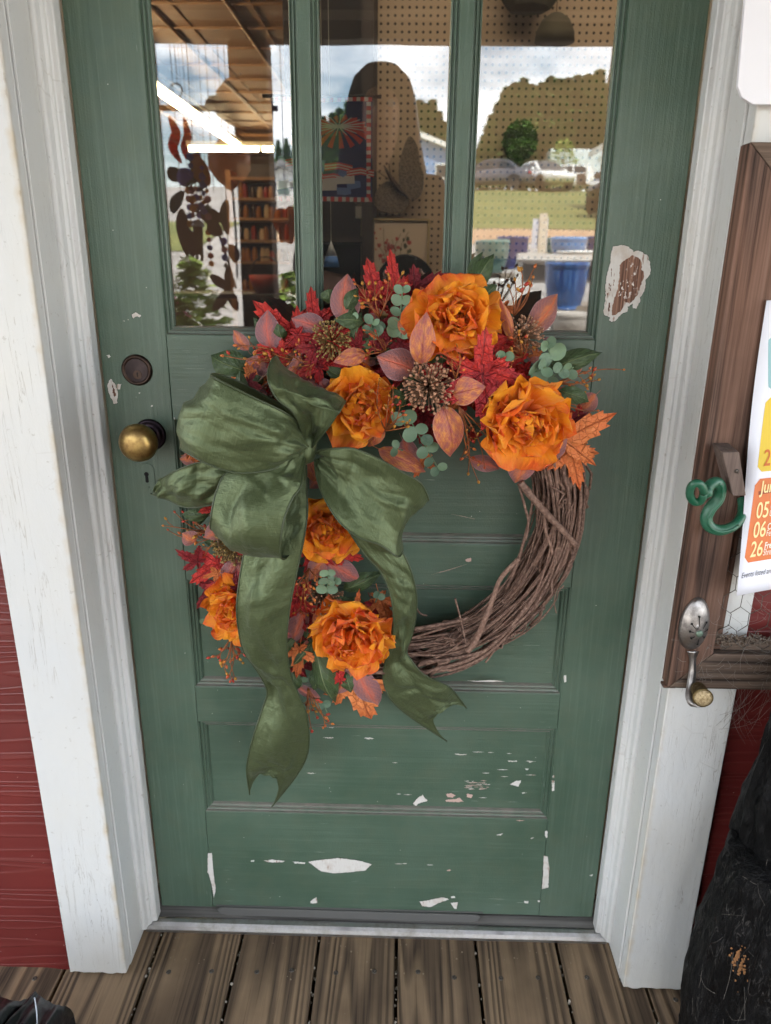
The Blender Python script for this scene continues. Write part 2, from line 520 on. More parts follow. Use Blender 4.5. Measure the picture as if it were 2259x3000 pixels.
# ================================================================== porch floor
floor_ = structure('porch_floor')
seams = [-0.842, -0.693, -0.545, -0.397, -0.2465, -0.1035, 0.0395, 0.185, 0.3335, 0.473, 0.620, 0.767, 0.914]
seams = [-0.842 - 0.147 * k for k in range(14, 0, -1)] + seams + [0.914 + 0.147 * k for k in range(1, 15)]
for i in range(len(seams) - 1):
    a, b = seams[i] + 0.0035, seams[i + 1] - 0.0035
    y1 = -0.022 if -0.5 < (a + b) / 2 < 0.5 else -0.1005
    m_ = MB()
    nx = 7
    dz = rnd.uniform(-0.0012, 0.0012)
    vs, fs = [], []
    ys = [y1 - 0.001, y1 - 0.2, y1 - 0.6, -2.55]
    for y in ys:
        for k in range(nx):
            u = k / (nx - 1)
            z = dz - 0.0022 * (2 * u - 1) ** 8 - (0.001 * (2 * u - 1) ** 2)
            vs.append((a + (b - a) * u, y, z))
        vs += [(b + 0.0006, y, -0.006), (b, y, -0.028), (a, y, -0.028), (a - 0.0006, y, -0.006)]
    st = nx + 4
    for r_ in range(len(ys) - 1):
        for k in range(st):
            fs.append((r_ * st + k, r_ * st + (k + 1) % st, (r_ + 1) * st + (k + 1) % st, (r_ + 1) * st + k))
    fs.append(tuple(range(st)))
    fs.append(tuple((len(ys) - 1) * st + k for k in range(st)))
    m_.add(vs, fs)
    pk = m_.build('plank', DECK, floor_)
    if -1.0 < a < 0.9:
        for sx_, q in ((a + (b - a) * 0.27, 0), (a + (b - a) * 0.74, 1)):
            s_ = MB().lathe([(0.0045, -0.002), (0.0045, 0.0004), (0.0034, 0.0012), (0.0014, 0.0010), (0.0012, 0.0002), (0.0001, 0.0002)], (sx_ + rnd.uniform(-.006, .006), -0.135 + rnd.uniform(-.008, .008) + (0.03 if y1 > -0.05 else 0), dz - 0.0004), n=10)
            s_.build('screw', STEEL, pk, smooth=True)
MB().box(-2.9, 2.95, -2.6, 0.1, -0.40, -0.16).build('porch_substructure', plain('dark_earth', srgb(40, 34, 28)), floor_)
# grit caught in the gaps between the planks
m_ = MB()
for i in range(150):
    s_ = rnd.choice([q for q in seams if -0.6 < q < 0.7])
    r_ = rnd.uniform(0.0012, 0.0034)
    m_.lathe([(r_ * 0.4, -r_), (r_, 0), (r_ * 0.5, r_ * 0.8)], (s_ + rnd.uniform(-.002, .002), rnd.uniform(-0.33, -0.03), -0.007 + rnd.uniform(-0.006, 0.004)), n=5)
m_.build('grit', plain('pale_grit', srgb(150, 142, 130), 0.9), floor_, kind='stuff')
m_ = MB()
for i in range(60):
    x, y = rnd.uniform(-0.4, 0.45), -0.03 - abs(rnd.gauss(0, 0.05))
    r_ = rnd.uniform(0.0007, 0.0018)
    m_.lathe([(r_ * 0.4, -r_), (r_, 0), (r_ * 0.5, r_ * 0.6)], (x, y, 0.0005), n=5)
m_.build('crumbs', plain('wood_crumbs', srgb(138, 122, 100), 0.9), floor_, kind='stuff')

# ================================================================== shop front wall
wall = structure('shop_front_wall')
for side in (-1, 1):
    z = -0.02
    first = True
    for k in range(17):
        z0 = -0.006 if k == 0 else 0.03 + 0.2075 * (k - 1) + 0.2075 - 0.2075 * 0 - 0.0
        z0 = -0.004 if k == 0 else 0.2375 + 0.2075 * (k - 1)
        z1 = 0.2375 + 0.2075 * k
        x0, x1 = (-2.9, -0.5305) if side < 0 else (0.5305, 2.95)
        vs = []
        for x in (x0, x1):
            vs += [(x, -0.1085, z0), (x, -0.1005, z1 + 0.018), (x, -0.094, z1 + 0.018), (x, -0.101, z0)]
        MB().add(vs, [(0, 4, 5, 1), (1, 5, 6, 2), (2, 6, 7, 3), (3, 7, 4, 0), (0, 1, 2, 3), (4, 7, 6, 5)]).build('siding_board', SIDING, wall)
sheath = plain('wall_sheathing', srgb(120, 104, 86), 0.9)
MB().box(-2.9, -0.45, -0.09, 0.1, -0.3, 3.4).build('wall_core', sheath, wall)
MB().box(0.45, 2.95, -0.09, 0.1, -0.3, 3.4).build('wall_core', sheath, wall)
MB().box(-0.45, 0.45, -0.09, 0.1, 2.07, 3.4).build('wall_core', sheath, wall)

# ================================================================== door frame (white casing, jambs, stops)
fr = thing('door_frame', 'white painted wooden door casing with worn edges around the green door', 'door frame', (0, -0.1, 0))
def scribed(x0, x1, y0, y1, z1, seed):
    """a board whose foot is worn and uneven"""
    rr = random.Random(seed)
    n = 12
    m_ = MB()
    vs, fs = [], []
    for y in (y0, y1):
        for k in range(n + 1):
            u = k / n
            vs.append((x0 + (x1 - x0) * u, y, 0.002 + rr.uniform(0, 0.004)))
        for k in range(n + 1):
            u = k / n
            vs.append((x0 + (x1 - x0) * u, y, z1))
    N = 2 * (n + 1)
    for k in range(n):
        fs.append((k, k + 1, n + 2 + k, n + 1 + k))
        fs.append((N + k, N + n + 1 + k, N + n + 2 + k, N + k + 1))
        fs.append((k, N + k, N + k + 1, k + 1))
        fs.append((n + 1 + k, n + 2 + k, N + n + 2 + k, N + n + 1 + k))
    fs.append((0, n + 1, N + n + 1, N))
    fs.append((n, N + n, N + 2 * n + 1, 2 * n + 1))
    return m_.add(vs, fs)
scribed(-0.5295, -0.430, -0.120, -0.0995, 2.15, 1).build('casing', WHITE, fr, bevel=0.0018)
scribed(0.430, 0.5295, -0.120, -0.0995, 2.15, 2).build('casing', WHITE, fr, bevel=0.0018)
MB().box(-0.5295, 0.5295, -0.122, -0.0995, 2.152, 2.25).build('casing', WHITE, fr, bevel=0.002)
for s in (-1, 1):
    a, b = (-0.449, -0.4305) if s < 0 else (0.4305, 0.449)
    MB().box(a, b, -0.0990, 0.09, 0.0, 2.15).build('jamb', WHITE, fr, bevel=0.001)
    # a thin second strip on the reveal, the joint shows as a line
    a, b = (-0.4300, -0.4265) if s < 0 else (0.4265, 0.4300)
    MB().box(a, b, -0.097, -0.0455, 0.0205, 2.11).build('jamb_liner', WHITE, fr, bevel=0.0008)
    # stop moulding: bead, cove and flat
    pr = [(0.4300, -0.0450), (0.4235, -0.0462), (0.4205, -0.0455), (0.4190, -0.0430), (0.4184, -0.0395), (0.4172, -0.0352), (0.4140, -0.0322), (0.4132, -0.0302), (0.4138, -0.0282),
          (0.4120, -0.0262), (0.4062, -0.0256), (0.4046, -0.0240), (0.4046, -0.0045), (0.4300, -0.0045)]
    vs = [(s * x, y, z) for z in (0.021, 2.11) for x, y in pr]
    n = len(pr)
    MB().add(vs, [(k, (k + 1) % n, n + (k + 1) % n, n + k) for k in range(n)] + [tuple(range(n)), tuple(range(n, 2 * n))]).build('stop_moulding', WHITE_S, fr, bevel=0.0006)
MB().box(-0.4298, 0.4298, -0.098, 0.09, 2.11, 2.148).build('head_jamb', WHITE, fr)

# ================================================================== threshold
th = thing('door_threshold', 'metal and grey wood threshold strip under the green door', 'threshold', (0, -0.02, 0))
def strip(prof, x0, x1, name, mats, parent, **k):
    n = len(prof)
    vs = [(x, y, z) for x in (x0, x1) for y, z in prof]
    return MB().add(vs, [(i, (i + 1) % n, n + (i + 1) % n, n + i) for i in range(n)] + [tuple(range(n)), tuple(range(n, 2 * n))]).build(name, mats, parent, **k)
strip([(-0.030, -0.001), (-0.0305, 0.006), (-0.028, 0.0125), (-0.023, 0.0165), (-0.017, 0.0178), (-0.0125, 0.0172), (-0.011, 0.0155), (-0.011, -0.001)], -0.4262, 0.4262, 'metal_nosing', ALU, th, smooth=False, bevel=0.0012)
SILL = wood('dirty_sill_wood', srgb(70, 68, 66), srgb(112, 110, 106), srgb(124, 122, 118), 'x', 0.7)
strip([(-0.0108, -0.001), (-0.0108, 0.0162), (0.006, 0.0205), (0.06, 0.024), (0.06, -0.001)], -0.4290, 0.4290, 'sill', SILL, th)
RUB = plain('dirty_grey_rubber', srgb(92, 92, 90), 0.55)

# ================================================================== the green door
door = thing('door', 'worn green half glazed wooden door with peeling paint patches', 'door', (0, 0.017, 0.03))
DT, DB = 2.075, 0.031
for s in (-1, 1):
    MB().box(-0.4035, -0.3065, 0.0, 0.035, DB, DT).build('stile', GREEN_V, door, bevel=0.001) if s < 0 else MB().box(0.3045, 0.4035, 0.0, 0.035, DB, DT).build('stile', GREEN_V, door, bevel=0.001)
XL, XR = -0.3060, 0.3040
for a, b, e in ((DB, 0.2500, 0.0006), (0.4380, 0.5060, 0.0003), (0.7005, 0.7700, 0.0005), (0.9600, 1.0820, 0.0003), (1.93, DT, 0.0)):
    MB().box(XL, XR, e, 0.0345, a, b).build('rail', GREEN_H, door, bevel=0.0008)
for a, b in ((0.2450, 0.4430), (0.5010, 0.7055), (0.7650, 0.9650)):
    MB().box(XL, XR, 0.0125, 0.0235, a, b).build('door_panel', GREEN_H, door)

def frame_mould(x0, x1, z0, z1, prof, name='moulding', sides='lrbt'):
    """four mitred lengths of moulding inside an opening; prof = (distance in from the edge, y)"""
    n = len(prof)
    cs = {'l': ((x0, z0, 1, 1), (x0, z1, 1, -1)), 'r': ((x1, z0, -1, 1), (x1, z1, -1, -1)), 'b': ((x0, z0, 1, 1), (x1, z0, -1, 1)), 't': ((x0, z1, 1, -1), (x1, z1, -1, -1))}
    for sd_ in sides:
        vs = []
        for x, z, ax, az in cs[sd_]:
            vs += [(x + ax * i, y, z + az * i) for i, y in prof]
        fs = [(k, k + 1, n + k + 1, n + k) for k in range(n - 1)] + [(n - 1, 0, n, 2 * n - 1)]
        MB().add(vs, fs + [tuple(range(n)), tuple(range(n, 2 * n))]).build(name, GREEN_MV if sd_ in 'lr' else GREEN_M, door)
PANEL = [(-0.0005, 0.0115), (-0.0005, 0.0012), (0.0012, 0.0016), (0.0022, 0.0052), (0.0036, 0.0060), (0.0046, 0.0046), (0.0064, 0.0050), (0.0074, 0.0078), (0.0092, 0.0084), (0.0102, 0.0072), (0.0116, 0.0084), (0.0134, 0.0118), (0.0136, 0.0124)]
for a, b in ((0.2500, 0.4380), (0.5060, 0.7005), (0.7700, 0.9600)):
    frame_mould(XL, XR, a, b, PANEL)
# muntins and the three panes
GT = 1.93
for a, b in ((-0.1085, -0.0925), (0.0965, 0.1135)):
    MB().box(a, b, 0.0004, 0.0345, 1.082, GT).build('muntin', GREEN_V, door, bevel=0.0012)
GPROF = [(-0.0004, 0.0135), (-0.0004, 0.0010), (0.0008, 0.0006), (0.0018, 0.0048), (0.0032, 0.0052), (0.0040, 0.0032), (0.0056, 0.0036), (0.0066, 0.0076), (0.0082, 0.0082), (0.0090, 0.0062), (0.0104, 0.0072), (0.0116, 0.0126), (0.0116, 0.0135)]
GNAR = [(i * 0.66, y) for i, y in GPROF]
panes = ((-0.3065, -0.1085, 'l'), (-0.0925, 0.0965, 'c'), (0.1135, 0.3045, 'r'))
for a, b, k in panes:
    # the pane's upright mouldings, then the level ones, mitred together
    frame_mould(a, b, 1.082, GT, GPROF, sides='lrbt')
    MB().box(a + 0.004, b - 0.004, GL_Y, GL_Y + 0.003, 1.087, GT - 0.005).build('glass_pane', GLASS, door)
    frame_mould(a, b, 1.082, GT, [(-0.0004, 0.0335), (-0.0004, 0.0175), (0.009, 0.0175), (0.009, 0.022), (0.003, 0.0335)], 'glazing_bead')
# loose weather strip on the foot of the door
pts = [(-0.298, 0.0305), (-0.292, 0.0195), (-0.27, 0.0165), (-0.1, 0.0160), (0.05, 0.0150), (0.17, 0.0148), (0.19, 0.0200), (0.196, 0.0290), (0.19, 0.0330), (-0.29, 0.0350)]
MB().poly([(x, -0.0012 - 0.004, z) for x, z in pts], (0, 1, 0), 0.004).build('weather_strip', RUB, door, bevel=0.0008)
MB().box(-0.30, 0.2, -0.0006, 0.010, 0.0335, 0.0362).build('weather_strip_lip', RUB, door)

# --- peeled paint
LIP_SHADE = plain('dark_green_edge_shadow', srgb(44, 58, 46), 0.5)  # darker green that paints in the shadow along a chip's edge
def chip(pts, conv, mat=None, y=0.0, th=0.0003, jag=1):
    w_ = [at(*conv(*p), y) for p in pts]
    out = []
    rr = random.Random(int(pts[0][0] * 7 + pts[0][1]))
    for i, p in enumerate(w_):
        q = w_[(i + 1) % len(w_)]
        L = (q - p).length
        k_ = max(1, int(L / 0.0016))
        for j in range(k_):
            v = p.lerp(q, j / k_)
            if jag:
                v = v + V((rr.uniform(-1, 1), 0, rr.uniform(-1, 1))) * 0.0007 * jag
            out.append(V((v.x, y, v.z)))
    m_ = MB()
    if len(pts) > 4 and y > -0.0002 and mat is None:      # shadow of the broken green coat, painted as a rim round the bare patch
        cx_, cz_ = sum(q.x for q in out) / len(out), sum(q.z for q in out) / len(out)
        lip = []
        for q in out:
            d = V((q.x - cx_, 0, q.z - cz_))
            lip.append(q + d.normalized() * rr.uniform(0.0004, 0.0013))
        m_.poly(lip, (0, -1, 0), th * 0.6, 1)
    m_.poly(out, (0, -1, 0), th)
    m_.build('paint_chip', [mat or PRIMER, LIP_SHADE], door)
zA = lambda x, y: (1700 + x / 5.95, 680 + y / 5.95)
zB = lambda x, y: (400 + x / 1.1107, 2300 + y / 1.1107)
zC = lambda x, y: (1150 + x / 2.777, 2200 + y / 2.777)
zD = lambda x, y: (250 + x / 3.403, 850 + y / 3.403)
zE = lambda x, y: (450 + x / 2.38, 2000 + y / 2.38)
zF = lambda x, y: (1150 + x / 2.563, 1250 + y / 2.563)
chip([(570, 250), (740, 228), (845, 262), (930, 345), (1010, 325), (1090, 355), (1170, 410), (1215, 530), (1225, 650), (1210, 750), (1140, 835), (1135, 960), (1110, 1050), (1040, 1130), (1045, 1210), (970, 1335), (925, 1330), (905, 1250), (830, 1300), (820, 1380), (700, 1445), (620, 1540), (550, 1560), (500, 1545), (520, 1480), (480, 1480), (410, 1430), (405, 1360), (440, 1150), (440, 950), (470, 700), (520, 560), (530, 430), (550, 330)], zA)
chip([(760, 500), (900, 410), (1000, 430), (1050, 480), (1080, 560), (1060, 660), (1110, 700), (1100, 800), (1050, 950), (1020, 1070), (950, 1160), (850, 1240), (770, 1200), (760, 1290), (700, 1380), (620, 1440), (550, 1450), (555, 1300), (600, 1140), (650, 1000), (680, 830), (690, 700), (690, 580)], zA, BAREWOOD, -0.0003)
for pts in ([(490, 1230), (520, 1220), (515, 1370), (485, 1380)], [(545, 640), (556, 640), (545, 800), (535, 790)], [(580, 830), (592, 830), (585, 940), (574, 930)], [(500, 900), (515, 900), (505, 1000), (492, 990)], [(470, 1060), (480, 1060), (474, 1160), (462, 1150)], [(530, 920), (538, 920), (525, 1030), (517, 1020)]):
    chip(pts, zA, BAREWOOD, -0.0003)
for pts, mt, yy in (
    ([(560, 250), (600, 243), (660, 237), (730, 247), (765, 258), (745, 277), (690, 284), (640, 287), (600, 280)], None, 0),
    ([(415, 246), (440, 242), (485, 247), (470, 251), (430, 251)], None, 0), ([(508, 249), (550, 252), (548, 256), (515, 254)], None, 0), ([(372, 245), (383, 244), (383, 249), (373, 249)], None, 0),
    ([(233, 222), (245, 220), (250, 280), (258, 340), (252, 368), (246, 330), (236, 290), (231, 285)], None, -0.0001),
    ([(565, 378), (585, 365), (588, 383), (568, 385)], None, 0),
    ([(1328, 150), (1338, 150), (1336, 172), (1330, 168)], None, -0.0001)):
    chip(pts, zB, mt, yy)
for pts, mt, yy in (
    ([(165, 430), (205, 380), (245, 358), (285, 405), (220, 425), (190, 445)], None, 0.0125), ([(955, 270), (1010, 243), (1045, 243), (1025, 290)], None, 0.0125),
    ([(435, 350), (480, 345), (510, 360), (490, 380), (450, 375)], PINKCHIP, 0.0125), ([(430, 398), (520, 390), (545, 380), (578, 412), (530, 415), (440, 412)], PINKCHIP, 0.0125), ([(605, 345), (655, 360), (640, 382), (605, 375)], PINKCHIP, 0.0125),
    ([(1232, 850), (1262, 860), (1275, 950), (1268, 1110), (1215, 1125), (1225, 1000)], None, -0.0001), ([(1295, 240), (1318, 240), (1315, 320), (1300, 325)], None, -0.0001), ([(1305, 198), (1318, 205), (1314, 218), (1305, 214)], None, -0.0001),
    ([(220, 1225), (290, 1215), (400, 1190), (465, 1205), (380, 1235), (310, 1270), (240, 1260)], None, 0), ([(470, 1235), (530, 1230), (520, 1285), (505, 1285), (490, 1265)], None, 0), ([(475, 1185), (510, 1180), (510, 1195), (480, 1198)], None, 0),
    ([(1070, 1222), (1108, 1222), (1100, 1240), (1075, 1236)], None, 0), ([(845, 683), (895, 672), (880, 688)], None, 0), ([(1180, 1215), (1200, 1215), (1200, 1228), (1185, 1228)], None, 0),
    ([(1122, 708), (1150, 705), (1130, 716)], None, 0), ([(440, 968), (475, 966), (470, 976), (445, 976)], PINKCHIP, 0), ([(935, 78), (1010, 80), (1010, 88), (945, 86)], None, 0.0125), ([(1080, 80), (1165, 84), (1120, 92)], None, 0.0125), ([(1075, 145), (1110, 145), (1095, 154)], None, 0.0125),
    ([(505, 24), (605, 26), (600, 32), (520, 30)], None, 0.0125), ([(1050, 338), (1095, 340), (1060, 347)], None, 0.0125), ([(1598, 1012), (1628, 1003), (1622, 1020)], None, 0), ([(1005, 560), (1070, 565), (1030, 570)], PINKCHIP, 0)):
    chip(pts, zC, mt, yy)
for k in range(46):      # thin worn streaks where the grain stands proud
    x, y = rnd.uniform(580, 770), rnd.uniform(240, 312)
    L = rnd.uniform(8, 60)
    chip([(x, y), (x + L * 0.6, y - 1.5), (x + L, y + 1), (x + L * 0.4, y + 3.2)], zC, rnd.choice([PRIMER, PINKCHIP]), 0.0125, 0.0002, 0.3)
for x, y, L in ((700, 380, 70), (730, 180, 60), (0, 95, 45), (850, 152, 90), (880, 208, 60), (1080, 195, 90), (650, 8, 95), (775, 12, 50), (930, 20, 40), (90, 355, 70), (30, 350, 40), (20, 918, 60), (80, 916, 40), (280, 927, 50)):
    chip([(x, y), (x + L * 0.5, y - 2.5), (x + L, y + 1), (x + L * 0.5, y + 3)], zC, PRIMER, 0.0125 if y < 500 else 0, 0.0002, 0.3)
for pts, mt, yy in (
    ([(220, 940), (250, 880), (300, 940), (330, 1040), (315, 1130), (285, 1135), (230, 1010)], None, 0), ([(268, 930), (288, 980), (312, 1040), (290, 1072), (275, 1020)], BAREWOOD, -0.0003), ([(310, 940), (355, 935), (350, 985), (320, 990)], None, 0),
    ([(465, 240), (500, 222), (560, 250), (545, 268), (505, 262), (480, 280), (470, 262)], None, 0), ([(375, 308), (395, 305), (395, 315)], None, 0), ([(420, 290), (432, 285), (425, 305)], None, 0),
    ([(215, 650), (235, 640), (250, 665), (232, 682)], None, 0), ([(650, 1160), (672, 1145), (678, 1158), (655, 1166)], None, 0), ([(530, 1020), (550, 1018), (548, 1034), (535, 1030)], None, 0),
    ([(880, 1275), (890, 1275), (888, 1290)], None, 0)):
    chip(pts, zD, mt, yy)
for pts, mt, yy in (([(1205, 308), (1240, 302), (1285, 306), (1245, 315)], None, 0.0125), ([(1180, 382), (1255, 382), (1240, 390)], None, 0.0125), ([(1470, 385), (1500, 382), (1540, 390), (1495, 393)], None, 0.0125), ([(1065, 628), (1130, 630), (1100, 636)], None, 0.0125)):
    chip(pts, zE, mt, yy)
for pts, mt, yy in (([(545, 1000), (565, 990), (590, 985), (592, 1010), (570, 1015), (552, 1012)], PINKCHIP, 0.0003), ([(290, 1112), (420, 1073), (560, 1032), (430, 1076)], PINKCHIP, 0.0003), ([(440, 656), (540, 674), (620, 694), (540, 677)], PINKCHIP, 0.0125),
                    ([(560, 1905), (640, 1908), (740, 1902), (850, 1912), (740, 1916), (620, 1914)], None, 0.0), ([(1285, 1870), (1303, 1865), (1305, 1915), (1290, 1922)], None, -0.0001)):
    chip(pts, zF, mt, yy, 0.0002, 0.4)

# --- lock, knob and keyhole
lc = at(402, 1084, 0)
LM = MB().lathe([(0.0225, 0.0), (0.0225, 0.0015), (0.0205, 0.0048), (0.0185, 0.0052), (0.0175, 0.0036), (0.0168, 0.0030), (0.0001, 0.0030)], (lc.x, 0, lc.z), (0, -1, 0), 40).build('lock_cylinder', BRONZE, door, smooth=True)
MB().lathe([(0.0165, 0.0024), (0.0165, 0.0034), (0.0001, 0.0034)], (lc.x, 0, lc.z), (0, -1, 0), 32).build('lock_face', metal('lock_face_bronze', srgb(66, 58, 58), 0.45), LM, smooth=False)
k0 = V((lc.x + 0.001, 0, lc.z - 0.0062))
MB().lathe([(0.0062, 0.0030), (0.0062, 0.0040), (0.0001, 0.0040)], (k0.x, 0, k0.z), (0, -1, 0), 20).build('key_plug', BRONZE, LM, smooth=False)
MB().poly([(k0.x + a, -0.0041, k0.z + b) for a, b in ((-.0008, .0032), (.0009, .0032), (.0012, .001), (.0006, .0002), (.0016, -.0008), (.0006, -.0018), (.001, -.0034), (-.0006, -.0034), (-.0003, -.0016), (-.0012, .0004))], (0, -1, 0), 0.0001).build('keyhole', BLACK, LM)
kc = V((-0.342, 0, 0.936))
KN = MB().lathe([(0.0235, 0.0), (0.0240, 0.0015), (0.0225, 0.0042), (0.0195, 0.0050), (0.0185, 0.0042), (0.0150, 0.0050), (0.0115, 0.0058), (0.0108, 0.0080), (0.0108, 0.0300), (0.0001, 0.0300)], kc, (0, -1, 0), 40).build('knob_rosette', metal('dark_rosette', srgb(52, 44, 50), 0.30), door, smooth=True)
MB().lathe([(0.0090, 0.026), (0.0105, 0.030), (0.0150, 0.0345), (0.0215, 0.0395), (0.0262, 0.0460), (0.0276, 0.0525), (0.0262, 0.0590), (0.0215, 0.0650), (0.0140, 0.0688), (0.0060, 0.0700), (0.0001, 0.0702)], kc, (0, -1, 0), 48).build('door_knob', BRASS, KN, smooth=True)
ec = at(433, 1400, 0)
ov = []
for k in range(28):
    an = 2 * PI * k / 28
    ov.append((ec.x + 0.0115 * math.cos(an), 0.0, ec.z + (0.012 if math.sin(an) > 0 else -0.012) + 0.0115 * math.sin(an)))
ES = MB().poly(ov, (0, -1, 0), 0.0013).build('keyhole_plate', GREEN_V, door, bevel=0.0006)
kh = []
for k in range(13):
    an = -0.9 + (PI + 1.8) * k / 12
    kh.append((ec.x - 0.001 + 0.0036 * math.cos(an), -0.00135, ec.z + 0.006 + 0.0036 * math.sin(an)))
kh += [(ec.x - 0.0035, -0.00135, ec.z - 0.0062), (ec.x - 0.0010, -0.00135, ec.z - 0.0074), (ec.x + 0.0017, -0.00135, ec.z - 0.0062)]
MB().poly(kh, (0, -1, 0), 0.0001).build('keyhole', BLACK, ES)
MB().lathe([(0.0013, 0), (0.0013, 0.0008), (0.0003, 0.0012)], (ec.x + 0.0006, -0.0013, ec.z - 0.0145), (0, -1, 0), 10).build('screw', GREEN_V, ES, smooth=True)
# ================================================================== porch roof, beam and post
roof = structure('porch_roof')
CEIL = wood('dark_porch_ceiling_wood', srgb(58, 46, 38), srgb(84, 68, 56), srgb(92, 76, 64), 'x', 0.6)
for k in range(17):
    y0 = -0.13 - 0.15 * k
    MB().box(-2.9, 2.95, y0 - 0.147, y0, 2.330, 2.350).build('ceiling_board', CEIL, roof)
MB().box(-3.0, 3.05, -2.80, 0.2, 2.36, 2.50).build('roof_deck', plain('roof_shingle_grey', srgb(86, 82, 80), 0.9), roof)
MB().box(-2.9, 2.95, -2.33, -2.24, 2.012, 2.325).build('beam', CEIL, roof, bevel=0.004)
MB().box(-2.9, 2.95, -2.239, -2.222, 2.075, 2.105).build('beam_trim', plain('beam_trim_paint', srgb(150, 138, 122), 0.6), roof)
MB().box(-4.2, 4.2, 0.12, 13.2, 3.42, 3.62).build('shop_roof', plain('roof_metal_grey', srgb(96, 96, 98), 0.6), roof)

p0 = refl(692, 300, 2.30)
p1 = refl(790, 300, 2.30)
PXL, PXR, PY = p0.x, p1.x, p0.y
post = thing('porch_post', 'square brown wooden porch post carrying the beam, reflected in the left pane', 'post', ((PXL + PXR) / 2, PY, 0))
MB().box(PXL, PXR, PY - 0.07, PY + 0.07, -0.003, 2.011).build('post_shaft', BROWNWOOD, post, bevel=0.006)
zb = lambda x, y: refl(440 + x / 3.62, 100 + y / 3.62, 2.30)
br = [zb(*q) for q in ((905, 75), (822, 75), (842, 468), (800, 486), (752, 545), (706, 600), (702, 652), (640, 655), (592, 700), (583, 755), (620, 792), (700, 830), (720, 870), (770, 905), (830, 950), (905, 990))]
MB().poly([V((q.x, PY - 0.012, q.z)) for q in br], (0, 1, 0), 0.024).build('scroll_bracket', BROWNWOOD, post, bevel=0.002)
ca, cb2 = zb(75, 795), zb(1382, 858)
MB().box(ca.x, cb2.x, PY + 0.0705, PY + 0.0905, cb2.z, ca.z).build('cross_arm', BROWNWOOD, post, bevel=0.002)
for s in (-1, 1):
    x0 = 2.55 if s > 0 else -2.75
    pp = thing('porch_post', 'square brown porch post at the ' + ('far end by the notice board side' if s > 0 else 'far end beyond the siding'), 'post', (x0, PY, 0))
    MB().box(x0 - 0.07, x0 + 0.07, PY - 0.07, PY + 0.07, -0.003, 2.011).build('post_shaft', BROWNWOOD, pp, bevel=0.006)

# ================================================================== ground
def hz(d):
    pts = [(0, -0.36), (4.6, -0.36), (8, 0.45), (15, 1.80), (45, 5.15), (62, 6.4), (120, 8.5), (420, 12)]
    for (a, b), (c_, e) in zip(pts, pts[1:]):
        if d <= c_:
            return b + (e - b) * (d - a) / (c_ - a)
    return 12
def sheet(name, x0f, x1f, ds, mat, lift=0.0, nx=14, parent=None, kind='structure', amp=0.0):
    m_ = MB()
    vs, fs = [], []
    for d in ds:
        for k in range(nx + 1):
            x = x0f(d) + (x1f(d) - x0f(d)) * k / nx
            vs.append((x, -d, hz(d) + lift + amp * noise.noise(V((x * 0.5, d * 0.5, 0)))))
    for i in range(len(ds) - 1):
        for k in range(nx):
            a = i * (nx + 1) + k
            fs.append((a, a + 1, a + nx + 2, a + nx + 1))
    o = m_.add(vs, fs).build(name, mat, parent, smooth=True)
    o['kind'] = kind
    return o
def ground_mat(name, c0, c1, c2, sc):
    M = Mat(name)
    o = M.obj()
    a = M.noise(o, sc, 6)
    b = M.noise(o, sc * 14, 4)
    c_ = M.mix(M.ramp(a, [(0.35, 0), (0.65, 1)]), c0, c1)
    M.set(color=M.mix(M.ramp(b, [(0.45, 0), (0.7, 1)]), c_, c2), rough=0.95, normal=M.bump(b, 0.4, 0.02))
    return M.m
GRAVEL = ground_mat('pale_gravel', srgb(150, 144, 138), srgb(168, 162, 156), srgb(124, 118, 112), 0.4)
LAWN = ground_mat('lawn_grass', srgb(98, 104, 50), srgb(128, 124, 66), srgb(84, 94, 44), 0.25)
CLAY = ground_mat('bare_clay', srgb(170, 136, 104), srgb(186, 156, 124), srgb(150, 118, 92), 0.6)
ds = [-30, 0, 2, 4.6, 6, 8, 10, 12, 15, 18, 22, 26, 30, 36, 45, 52, 62, 80, 120, 200, 420]
sheet('ground', lambda d: -420, lambda d: 420, ds, GRAVEL, 0, 30)
sheet('lawn', lambda d: -3.0 - d * 0.02, lambda d: 60 + d, [15.4, 18, 22, 26, 30, 36, 45, 52, 62, 80, 120, 200, 420], LAWN, 0.02, 16)
sheet('clay_verge', lambda d: -3.0, lambda d: 14, [13.6, 14.4, 15.0, 15.39], CLAY, 0.012, 10)
sheet('lawn_strip', lambda d: -30, lambda d: -3.6, [12.5, 13.5, 15, 16.8], LAWN, 0.02, 10)
sheet('far_lawn', lambda d: -420, lambda d: -5.0 - d * 0.02, [60, 62, 80, 120, 200, 420], LAWN, 0.03, 10)

